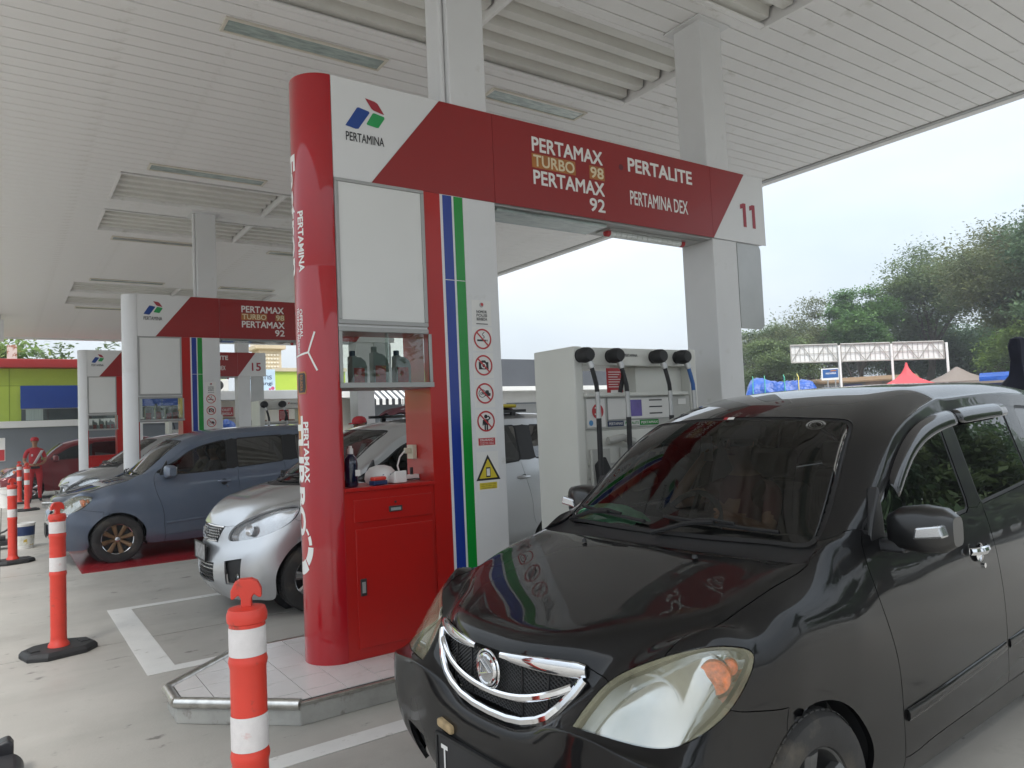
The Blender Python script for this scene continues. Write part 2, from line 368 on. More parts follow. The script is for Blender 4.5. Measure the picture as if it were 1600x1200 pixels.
# columns
def canopy_column(x, c, label):
    t = thing('canopy_column', label, 'column', (x, c, 0), group='white canopy columns')
    B(x - 0.16, x + 0.16, c - 0.165, c + 0.165, 0.1, CZ - 0.003).build('shaft', M['column_white'], t, bevel=0.012)
    B(x - 0.23, x + 0.23, c - 0.23, c + 0.23, CZ - 0.016, CZ - 0.004).build('cap_plate', M['column_white'], t, bevel=0.003)
    B(x - 0.2, x + 0.2, c - 0.2, c + 0.2, 0.13, 0.2).build('base_plate', M['column_white'], t)
    return t
for i, c in enumerate(YC):
    t = canopy_column(2.87, c, f'white square canopy column rising through the {ROWS[i]} near its nose')
    MB().cyl((2.685, c - 0.10, 0.2), (2.685, c - 0.10, CZ - 0.03), 0.022, n=10).build('drain_pipe', M['column_white'], t, smooth=True)
    canopy_column(5.68, c, f'white square canopy column standing below the numbered end of the {ROWS[i]}')

# ------------------------------------------------------------------ islands
def island(c, label, tiles=True):
    z = 0.13
    t = thing('pump_island', label, 'island', (0.78, c, 0), group='raised pump islands')
    P = [(0.785, c - 0.14), (1.32, c - 0.645), (8.2, c - 0.645), (8.75, c - 0.14), (8.75, c + 0.14), (8.2, c + 0.645), (1.32, c + 0.645), (0.785, c + 0.14)]
    MB().prism(P, 0.0, z - 0.01, 'z').build('kerb', M['kerb'], t, bevel=0.006)
    q = 0.035
    I = [(0.785 + q, c - 0.14 + q * 0.3), (1.32 + q * 0.4, c - 0.645 + q), (8.2 - q * 0.4, c - 0.645 + q), (8.75 - q, c - 0.14 + q * 0.3), (8.75 - q, c + 0.14 - q * 0.3), (8.2 - q * 0.4, c + 0.645 - q), (1.32 + q * 0.4, c + 0.645 - q), (0.785 + q, c + 0.14 - q * 0.3)]
    MB().prism(I, z - 0.01, z - 0.004, 'z').build('tile_bed', M['grout'], t)
    pipe = [(p[0], p[1], z - 0.012) for p in P]
    for k in range(8):
        a, b = Vector(pipe[k]), Vector(pipe[(k + 1) % 8])
        if k in (1, 5): b = a + (b - a); 
        MB().tube([a, b], 0.03 if k in (0, 6, 7, 2, 3, 4) else 0.012, 12).build('kerb_rail', M['steel'], t, smooth=True)
    # tiles clipped to the outline
    if tiles:
        bm0 = [Vector((x, y)) for x, y in I]
        def clip(poly):
            for k in range(8):
                a, b = bm0[k], bm0[(k + 1) % 8]; nrm = Vector((-(b - a).y, (b - a).x)); outp = []
                for i in range(len(poly)):
                    p, r = poly[i], poly[(i + 1) % len(poly)]
                    dp, dr = (p - a).dot(nrm), (r - a).dot(nrm)
                    if dp >= 0: outp.append(p)
                    if dp * dr < 0: outp.append(p + (r - p) * (dp / (dp - dr)))
                poly = outp
                if len(poly) < 3: return None
            return poly
        tx, ty, gp = 0.214, 0.242, 0.0022
        xx = 0.752
        while xx < 4.9:
            yy_ = c - 0.726
            while yy_ < c + 0.72:
                pl = clip([Vector((xx + gp, yy_ + gp)), Vector((xx + tx - gp, yy_ + gp)), Vector((xx + tx - gp, yy_ + ty - gp)), Vector((xx + gp, yy_ + ty - gp))])
                if pl: MB().prism([(p.x, p.y) for p in pl], z - 0.004, z + random.uniform(-0.0004, 0.0006), 'z').build('floor_tile', M['tile'], t)
                yy_ += ty
            xx += tx
        MB().prism([(4.9, c - 0.6), (8.1, c - 0.6), (8.1, c + 0.6), (4.9, c + 0.6)], z - 0.004, z, 'z').build('tile_field', M['tile'], t)
    else:
        MB().prism([(1.0, c - 0.3), (1.4, c - 0.58), (8.1, c - 0.58), (8.1, c + 0.58), (1.4, c + 0.58), (1.0, c + 0.3)], z - 0.004, z, 'z').build('tile_field', M['tile'], t)
island(YC[0], 'white tiled pump island with steel kerb rail under the red nosed totem')
island(YC[1], 'pump island under the second totem, behind the blue car', False)
island(YC[2], 'rearmost pump island under the third totem', False)

# ------------------------------------------------------------------ totems
def bent_text(name, body, c, zt, zb, s0, s1, m, parent, bold=0.02, r=0.2015):
    """lettering wrapped on the half round nose, reading downwards; s is the arc length measured from the nose centre line"""
    vs, fs = text_mesh(body, bold)
    me = D.meshes.new('lettering'); me.from_pydata([(a, b, 0) for a, b in vs], [], fs)
    bm = bmesh.new(); bm.from_mesh(me)
    for k in range(1, 12):
        bmesh.ops.bisect_plane(bm, geom=bm.verts[:] + bm.edges[:] + bm.faces[:], plane_co=(0, k / 12, 0), plane_no=(0, 1, 0))
    org = ORG[parent.name]
    for v in bm.verts:
        s = s0 + v.co.y * (s1 - s0); z = zt + v.co.x * (zb - zt); th = math.pi + s / 0.2
        v.co = Vector((1.78 + r * math.cos(th), c + r * math.sin(th), z)) - org
    bm.to_mesh(me); bm.free(); me.materials.append(m)
    return link(name, me, None, parent)
def arc_poly(name, pts, c, m, parent, r=0.2012):
    """closed strip list [(s_a, s_b, z)] wrapped on the nose"""
    vs = []; fs = []
    n = 8
    for (sa, sb, z) in pts:
        for k in range(n + 1):
            th = math.pi + (sa + (sb - sa) * k / n) / 0.2
            vs.append((1.78 + r * math.cos(th), c + r * math.sin(th), z))
    for j in range(len(pts) - 1):
        for k in range(n): fs.append((j * (n + 1) + k, j * (n + 1) + k + 1, (j + 1) * (n + 1) + k + 1, (j + 1) * (n + 1) + k))
    return MB().add(vs, fs).build(name, m, parent)
def ring_xz(x, z, r0, r1, n=40):
    vs = []; 
    for k in range(n):
        a = 2 * math.pi * k / n
        vs += [(x + r0 * math.cos(a), z + r0 * math.sin(a)), (x + r1 * math.cos(a), z + r1 * math.sin(a))]
    return vs, [(2 * k, 2 * k + 1, (2 * k + 3) % (2 * n), (2 * k + 2) % (2 * n)) for k in range(n)]
def flat(mb, poly, y):
    """n-gon sheet in the XZ plane at y"""
    mb.add([(p[0], y, p[1]) for p in poly], [tuple(range(len(poly)))]); return mb
def circle(x, z, r, n=24): return [(x + r * math.cos(2 * math.pi * k / n), z + r * math.sin(2 * math.pi * k / n)) for k in range(n)]
def bar(x0, z0, x1, z1, w):
    d = Vector((x1 - x0, z1 - z0)).normalized(); nx, nz_ = -d.y * w / 2, d.x * w / 2
    return [(x0 + nx, z0 + nz_), (x1 + nx, z1 + nz_), (x1 - nx, z1 - nz_), (x0 - nx, z0 - nz_)]
def sticker(t, x0, x1, z0, z1, y, kind):
    card = B(x0, x1, y - 0.0015, y, z0, z1).build('safety_sticker', M['paper'], t)
    x = (x0 + x1) / 2; w = (x1 - x0)
    yy = y - 0.0028
    def ring(cx, cz, r):
        v, f = ring_xz(cx, cz, r * 0.84, r); MB().add([(a, yy - 0.001, b) for a, b in v], f).build('red_ring', M['sticker_red'], card)
        mb = MB(); k = r * 0.66; flat(mb, bar(cx - k, cz + k, cx + k, cz - k, r * 0.15), yy - 0.0006); mb.build('red_slash', M['sticker_red'], card)
    if kind == 'police':
        mb = MB(); flat(mb, circle(x, z1 - 0.035, 0.018), yy); mb.build('emblem', M['grey_frame'], card)
        mb = MB(); flat(mb, circle(x + 0.006, z1 - 0.03, 0.012), yy - 0.0005); mb.build('emblem', M['sticker_red'], card)
        for k, s in enumerate(('NOMOR', 'POLISI', 'BERBEDA')): text_xz('lettering', s, x - 0.045, x + 0.045, z1 - 0.095 - k * 0.027, z1 - 0.074 - k * 0.027, yy, M['letter_black'], card)
        mb = MB(); flat(mb, [(x - 0.05, z0 + 0.008), (x + 0.05, z0 + 0.008), (x + 0.05, z0 + 0.014), (x - 0.05, z0 + 0.014)], yy); mb.build('print_line', M['letter_black'], card)
        return
    z = (z0 + z1) / 2; r = min(w, z1 - z0) * 0.44
    mb = MB()
    if kind == 'smoke':
        flat(mb, [(x - r * .62, z - r * .22), (x + r * .38, z - r * .22), (x + r * .38, z - r * .05), (x - r * .62, z - r * .05)], yy)
        flat(mb, [(x + r * .45, z - r * .22), (x + r * .56, z - r * .22), (x + r * .56, z - r * .05), (x + r * .45, z - r * .05)], yy)
        for k in range(6): flat(mb, bar(x + r * (.1 + .12 * math.sin(k * 1.3)), z + r * (.08 + k * .1), x + r * (.1 + .12 * math.sin(k * 1.3 + 1.3)), z + r * (.18 + k * .1), r * .07), yy)
        mb.build('cigarette_print', M['letter_black'], card); ring(x, z, r)
    elif kind == 'camera':
        flat(mb, [(x - r * .55, z - r * .4), (x + r * .55, z - r * .4), (x + r * .55, z + r * .32), (x + r * .3, z + r * .32), (x + r * .2, z + r * .48), (x - r * .2, z + r * .48), (x - r * .3, z + r * .32), (x - r * .55, z + r * .32)], yy)
        mb.build('camera_print', M['letter_black'], card)
        v, f = ring_xz(x, z - r * .03, r * .17, r * .28); MB().add([(a, yy - .0005, b) for a, b in v], f).build('camera_print', M['paper'], card); ring(x, z, r)
    elif kind == 'engine':
        v, f = ring_xz(x - r * .3, z, r * .34, r * .4); mb.add([(a, yy, b) for a, b in v], f)
        flat(mb, [(x, z - r * .25), (x + r * .62, z - r * .25), (x + r * .66, z), (x + r * .5, z + r * .05), (x + r * .42, z + r * .3), (x + r * .12, z + r * .3)], yy)
        mb.build('car_print', M['letter_black'], card); text_xz('lettering', 'ON', x - r * .5, x - r * .1, z - r * .13, z + r * .13, yy, M['letter_black'], card); ring(x, z, r)
    elif kind == 'phone':
        z = z1 - r * 1.12
        flat(mb, circle(x, z + r * .45, r * .2, 14), yy); flat(mb, [(x - r * .25, z - r * .35), (x + r * .25, z - r * .35), (x + r * .3, z + r * .2), (x - r * .3, z + r * .2)], yy)
        flat(mb, bar(x - r * .12, z - r * .3, x - r * .12, z - r * .95, r * .17), yy); flat(mb, bar(x + r * .12, z - r * .3, x + r * .12, z - r * .95, r * .17), yy)
        flat(mb, bar(x + r * .28, z + r * .15, x + r * .5, z + r * .3, r * .13), yy); flat(mb, bar(x + r * .5, z + r * .3, x + r * .22, z + r * .5, r * .13), yy); flat(mb, bar(x - r * .3, z + r * .12, x - r * .36, z - r * .4, r * .13), yy)
        mb.build('person_print', M['letter_black'], card); ring(x, z, r)
        rc = B(x0 + 0.015, x1 - 0.015, y - 0.003, y - 0.0016, z0 + 0.012, z0 + 0.064).build('red_notice', M['sticker_red'], card)
        text_xz('lettering', 'DILARANG', x0 + 0.03, x1 - 0.03, z0 + 0.042, z0 + 0.058, y - 0.0034, M['letter_white'], card)
        for q in (0.03, 0.02): text_xz('lettering', 'menggunakan telepon', x0 + 0.025, x1 - 0.025, z0 + q - 0.003, z0 + q + 0.006, y - 0.0034, M['letter_white'], card, bold=0)
    elif kind == 'warn':
        zb = z0 + 0.075; h = z1 - zb - 0.02
        flat(mb, [(x - h * .56, zb), (x + h * .56, zb), (x, zb + h)], yy); mb.build('warning_triangle', M['letter_black'], card)
        mb = MB(); flat(mb, [(x - h * .42, zb + h * .08), (x + h * .42, zb + h * .08), (x, zb + h * .83)], yy - .0005); mb.build('warning_triangle', M['sign_yellow'], card)
        mb = MB(); flat(mb, [(x - h * .1, zb + h * .12), (x + h * .1, zb + h * .12), (x + h * .1, zb + h * .5), (x - h * .1, zb + h * .5)], yy - .001); mb.build('phone_print', M['letter_black'], card)
        mb = MB(); flat(mb, [(x - h * .075, zb + h * .17), (x + h * .075, zb + h * .17), (x + h * .075, zb + h * .45), (x - h * .075, zb + h * .45)], yy - .0015); mb.build('phone_print', M['paper'], card)
        B(x0 + 0.015, x1 - 0.02, y - 0.003, y - 0.0016, z0 + 0.012, z0 + 0.058).build('yellow_notice', M['sign_yellow'], card)
        for q in (0.046, 0.034, 0.020): text_xz('lettering', 'UANG PAS LEBIH' if q < .03 else 'harap menyiapkan uang', x0 + 0.028, x1 - 0.034, z0 + q - 0.004, z0 + q + 0.005, y - 0.0036, M['letter_black'], card, bold=0)
def totem(c, label, number, nose, detail=2):
    f = c - 0.2; b = c + 0.2
    t = thing('pump_totem', label, 'totem', (1.78, c, 0.13), group='pump totems')
    # half round nose
    mb = MB(); n = 40
    prof = [(0.2, 0.13), (0.2, 2.66), (0.1985, 2.665), (0.2, 2.67), (0.2, 3.925), (0.196, 3.935), (0.0, 3.936)]
    mb.lathe([(r, z) for r, z in prof], (1.78, c, 0), n, 'z', math.pi / 2, math.pi * 1.5)
    nz_ = mb.build('nose', M['nose_red'] if nose else M['column_white'], t, smooth=True)
    if nose:
        # white print running down the nose
        bent_text('lettering', 'Fastron', c, 3.42, 2.62, -0.085, 0.04, M['letter_white'], nz_, bold=0.03)
        bent_text('lettering', 'PERTAMINA', c, 3.03, 2.63, 0.055, 0.105, M['letter_white'], nz_, bold=0.03)
        bent_text('lettering', 'OFFICIAL', c, 2.39, 2.20, 0.045, 0.075, M['letter_white'], nz_)
        bent_text('lettering', 'TECHNICAL PARTNER', c, 2.40, 2.10, 0.012, 0.038, M['letter_white'], nz_)
        bent_text('lettering', 'PERTAMAX', c, 1.66, 1.27, 0.05, 0.098, M['letter_white'], nz_, bold=0.03)
        bent_text('lettering', 'TURBO', c, 1.70, 0.93, -0.075, 0.048, M['letter_white'], nz_, bold=0.04)
        # forked emblem
        for (s0, z0, s1, z1) in ((-0.02, 2.085, 0.115, 2.105), (0.115, 2.105, 0.165, 2.235), (0.115, 2.105, 0.175, 1.985)):
            vs = []
            for k in range(7):
                s = s0 + (s1 - s0) * k / 6; z = z0 + (z1 - z0) * k / 6; th = math.pi + s / 0.2
                d = Vector((s1 - s0, z1 - z0)).normalized() * 0.006
                for q in (-1, 1):
                    th2 = math.pi + (s - d.y * q) / 0.2
                    vs.append((1.78 + 0.2014 * math.cos(th2), c + 0.2014 * math.sin(th2), z + d.x * q))
            MB().add(vs, [(2 * k, 2 * k + 1, 2 * k + 3, 2 * k + 2) for k in range(6)]).build('emblem_line', M['letter_white'], nz_)
        arc_poly('shield', [(0.0, 0.08, 1.985), (-0.012, 0.094, 1.965), (-0.012, 0.094, 1.87), (0.0, 0.085, 1.84)], c, M['gold'], nz_)
        arc_poly('shield_field', [(0.006, 0.076, 1.975), (-0.004, 0.086, 1.96), (-0.004, 0.086, 1.876), (0.006, 0.078, 1.85)], c, M['letter_black'], nz_, r=0.2016)
        bent_text('lettering', 'SQUADRA', c, 1.965, 1.86, 0.022, 0.06, M['gold'], nz_, r=0.2022)
        # gauge ring
        for (a0, a1, ra, rb) in ((-2.55, -1.7, 0.085, 0.15), (-1.62, -0.9, 0.085, 0.15), (-0.82, -0.05, 0.09, 0.135), (0.05, 0.45, 0.1, 0.125), (0.52, 0.85, 0.106, 0.12)):
            vs = []; k = 12
            for i in range(k + 1):
                a = a0 + (a1 - a0) * i / k
                for rr in (ra, rb):
                    th = math.pi + (-0.025 + rr * math.cos(a)) / 0.2
                    vs.append((1.78 + 0.2014 * math.cos(th), c + 0.2014 * math.sin(th), 0.87 + rr * 1.25 * math.sin(a)))
            MB().add(vs, [(2 * i, 2 * i + 1, 2 * i + 3, 2 * i + 2) for i in range(k)]).build('gauge_print', M['letter_white'], nz_)
    # header beam
    hb = B(1.782, 6.30, f + 0.006, b - 0.006, 3.262, 3.925).build('header_beam', M['sign_white'], t, bevel=0.004)
    for (yf, s) in ((f, 1), (b, -1)):
        ya, yb = (yf, yf + 0.006) if s > 0 else (yf - 0.006, yf)
        MB().prism([(1.783, 3.25), (2.046, 3.25), (2.594, 3.932), (1.783, 3.932)], ya, yb).build('white_panel', M['sign_white'], t)
        MB().prism([(2.049, 3.25), (3.046, 3.25), (3.046, 3.932), (2.597, 3.932)], ya, yb).build('red_panel', M['sign_red_shaded'], t)
        MB().prism([(3.049, 3.25), (5.508, 3.25), (5.508, 3.932), (3.049, 3.932)], ya, yb).build('red_panel', M['sign_red_shaded'], t)
        MB().prism([(5.511, 3.25), (5.513, 3.25), (6.013, 3.932), (5.511, 3.932)], ya, yb).build('red_panel', M['sign_red_shaded'], t)
        MB().prism([(5.516, 3.25), (6.30, 3.25), (6.30, 3.932), (6.016, 3.932)], ya, yb).build('white_panel', M['sign_white'], t)
    y = f - 0.0022
    # mark of three slanted blocks
    def blk(pts, m): 
        mb = MB(); flat(mb, pts, y); mb.build('logo_block', m, t)
    blk([(2.022, 3.826), (2.09, 3.816), (2.112, 3.806), (2.16, 3.738), (2.148, 3.738), (2.082, 3.752), (2.066, 3.762)], M['letter_red'])
    blk([(1.876, 3.612), (1.95, 3.60), (1.968, 3.604), (2.052, 3.728), (2.048, 3.738), (1.975, 3.752), (1.962, 3.748)], mat('logo_blue', (0.008, 0.05, 0.25), 0.3))
    blk([(2.028, 3.652), (2.032, 3.644), (2.10, 3.635), (2.115, 3.638), (2.162, 3.71), (2.158, 3.722), (2.085, 3.735), (2.074, 3.73)], mat('logo_green', (0.015, 0.30, 0.08), 0.3))
    text_xz('lettering', 'PERTAMINA', 1.877, 2.152, 3.513, 3.573, y, M['letter_black'], t, bold=0.015)
    lw = M['letter_white']
    text_xz('lettering', 'PERTAMAX', 3.414, 4.15, 3.712, 3.828, y, lw, t, 0.035)
    if detail: 
        for (a, e) in ((3.41, 3.85), (4.0, 4.165)): B(a, e, f - 0.0015, f + 0.001, 3.582, 3.695).build('gold_strip', M['gold'], t)
    lt = lw if detail else M['gold']
    text_xz('lettering', 'TURBO', 3.424, 3.84, 3.592, 3.686, y, mat('letter_cream', (0.72, 0.62, 0.42), 0.4) if detail else lt, t, 0.03)
    text_xz('lettering', '98', 4.01, 4.155, 3.592, 3.686, y, mat('letter_cream', (0.72, 0.62, 0.42), 0.4), t, 0.03)
    text_xz('lettering', 'PERTAMAX', 3.416, 4.157, 3.448, 3.563, y, lw, t, 0.035)
    text_xz('lettering', '92', 3.985, 4.155, 3.308, 3.42, y, lw, t, 0.03)
    text_xz('lettering', 'PERTALITE', 4.441, 5.251, 3.712, 3.835, y, lw, t, 0.045)
    text_xz('lettering', 'PERTAMINA DEX', 4.45, 5.174, 3.425, 3.548, y, lw, t, 0.015)
    if number == '11':
        for x in (5.92, 6.06):
            mb = MB(); flat(mb, [(x + .045, 3.405), (x + .092, 3.405), (x + .092, 3.64), (x + .052, 3.64), (x + .006, 3.622), (x + .006, 3.578), (x + .045, 3.590)], y); mb.build('number', M['letter_red'], t)
    else: text_xz('number', number, 5.90, 6.16, 3.405, 3.64, y, M['letter_red'], t, 0.03)
    mb = MB(); flat(mb, circle(4.36, 3.735, 0.026), y); mb.build('rust_spot', mat('rust_spot', (0.13, 0.02, 0.03), 0.6), t)
    # red pilaster, stripes, column cladding
    B(2.437, 2.57, f, b, 0.13, 3.249).build('pilaster', M['cab_red'], t, bevel=0.002)
    B(2.57, 2.759, f + 0.002, b, 0.13, 3.249).build('pilaster', M['sign_white'], t)
    for (a, e, z0, z1) in ((2.592, 2.667, 0.14, 2.63), (2.592, 2.667, 2.636, 3.245)): B(a, e, f, f + 0.0018, z0, z1).build('blue_stripe', M['blue_stripe'], t)
    for (a, e, z0, z1) in ((2.684, 2.758, 0.14, 2.63), (2.684, 2.758, 2.636, 3.245)): B(a, e, f, f + 0.0018, z0, z1).build('green_stripe', M['green_stripe'], t)
    B(2.76, 3.042, f, b, 0.13, 3.249).build('column_cladding', M['column_white'], t, bevel=0.006)
    B(5.507, 5.852, f + 0.01, b - 0.01, 0.13, 3.249).build('column_cladding', M['column_white'], t, bevel=0.008)
    # lightbox
    B(1.785, 2.434, f + 0.004, b - 0.004, 2.27, 3.249).build('box_core', M['sign_white'], t)
    B(1.81, 2.41, f - 0.004, f + 0.003, 2.315, 3.225).build('lightbox_face', M['lightbox'], t)
    fr = MB()
    for a in ((1.784, 2.436, 3.226, 3.248), (1.784, 2.436, 2.285, 2.314), (1.784, 1.809, 2.315, 3.225), (2.411, 2.436, 2.315, 3.225)): fr.box(a[0], a[1], f - 0.012, f + 0.003, a[2], a[3])
    fr.build('lightbox_frame', M['grey_frame'], t, bevel=0.003)
    # display case: frame, pane, shelf
    fr = MB()
    for a in ((1.784, 2.436, 2.238, 2.269), (1.784, 2.466, 1.868, 1.902), (1.784, 1.806, 1.903, 2.237), (2.437, 2.458, 1.903, 2.237)): fr.box(a[0], a[1], f - 0.008, f + 0.014, a[2], a[3])
    cs = fr.build('display_case', M['grey_frame'], t, bevel=0.002)
    B(1.785, 2.436, f + 0.015, b - 0.01, 1.868, 1.885).build('shelf', M['grey_frame'], cs)
    B(1.785, 2.436, b - 0.02, b - 0.005, 1.886, 1.925).build('shelf', M['grey_frame'], cs)
    B(1.807, 2.13, f - 0.001, f + 0.003, 1.903, 2.237).build('sliding_pane', M['pane'], cs)
    B(2.11, 2.4, f + 0.006, f + 0.010, 1.903, 2.237).build('sliding_pane', M['pane'], cs)
    B(1.785, 2.436, f + 0.015, b - 0.01, 2.255, 2.269).build('shelf', M['cab_red'], cs)
    # red back rim of the opening and side wall
    B(1.782, 1.80, f + 0.02, b, 1.22, 2.27).build('side_wall', M['cab_red'], t)
    # cabinet
    cb_ = B(1.782, 2.436, f + 0.004, b, 0.13, 1.22).build('cabinet', M['cab_red'], t, bevel=0.003)
    B(1.79, 2.436, f - 0.012, f + 0.003, 1.198, 1.222).build('counter_edge', M['cab_red'], cb_, bevel=0.003)
    dr = B(1.845, 2.412, f - 0.008, f + 0.003, 1.0, 1.142).build('drawer', M['cab_red'], t, bevel=0.003)
    B(2.088, 2.185, f - 0.014, f - 0.007, 1.045, 1.083).build('handle', M['dark_steel'], dr, bevel=0.004)
    B(2.10, 2.172, f - 0.017, f - 0.0135, 1.053, 1.072).build('handle_pull', M['grey_frame'], dr)
    MB().cyl((2.137, f - 0.012, 1.108), (2.137, f - 0.007, 1.108), 0.008, n=12).build('lock', M['dark_steel'], dr)
    do = B(1.853, 2.412, f - 0.008, f + 0.003, 0.20, 0.955).build('door', M['cab_red'], t, bevel=0.003)
    B(1.872, 1.915, f - 0.014, f - 0.007, 0.53, 0.64).build('handle', M['dark_steel'], do, bevel=0.004)
    B(1.882, 1.905, f - 0.017, f - 0.0135, 0.55, 0.62).build('handle_pull', M['grey_frame'], do)
    # lamps under the beam
    um = B(3.045, 5.505, f + 0.02, b - 0.02, 3.236, 3.2605).build('soffit', M['grey_frame'], t)
    B(3.10, 4.22, f + 0.06, b - 0.06, 3.215, 3.235).build('soffit_lamp', M['lamp_glass'], t, bevel=0.004)
    mb = MB()
    for k in range(14): mb.cyl((4.37 + k * 0.064, c, 3.212), (4.37 + k * 0.064 + 0.058, c, 3.212), 0.03, n=10)
    l2 = mb.build('soffit_tube', M['tube_light'], t, smooth=True)
    for x in (4.33, 5.27): MB().cyl((x, c, 3.212), (x + 0.035, c, 3.212), 0.033, n=12).build('tube_end', M['sticker_red'], l2)
    B(4.30, 5.44, c - 0.09, c + 0.09, 3.224, 3.2355).build('lamp_tray', M['alu'], t)
    # grey rounded flag panel under the numbered end
    P = [(5.87, 3.249), (5.87, 2.41), (6.17, 2.41)] + [(6.17 + 0.06 * math.sin(a * R_(15)), 2.47 - 0.06 * math.cos(a * R_(15))) for a in range(1, 7)] + [(6.235, 3.20)] + [(6.175 + 0.06 * math.cos(a * R_(15)), 3.19 + 0.06 * math.sin(a * R_(15))) for a in range(1, 6)]
    MB().prism(P, c - 0.18, c - 0.15).build('flag_panel', M['alu'], t, bevel=0.004)
    if detail:
        sticker(t, 2.80, 2.965, 2.315, 2.50, f, 'police'); sticker(t, 2.795, 2.967, 2.125, 2.305, f, 'smoke'); sticker(t, 2.795, 2.967, 1.93, 2.115, f, 'camera')
        sticker(t, 2.795, 2.967, 1.715, 1.92, f, 'engine'); sticker(t, 2.795, 2.967, 1.43, 1.70, f, 'phone'); sticker(t, 2.79, 2.973, 1.115, 1.395, f, 'warn')
    return t
totem(YC[0], 'foremost pump totem with glossy red printed nose and number 11', '11', True)
totem(YC[1], 'white nosed pump totem standing behind the blue car, second in line', '13', False)
totem(YC[2], 'rear white nosed pump totem numbered 15, farthest in line', '15', False)
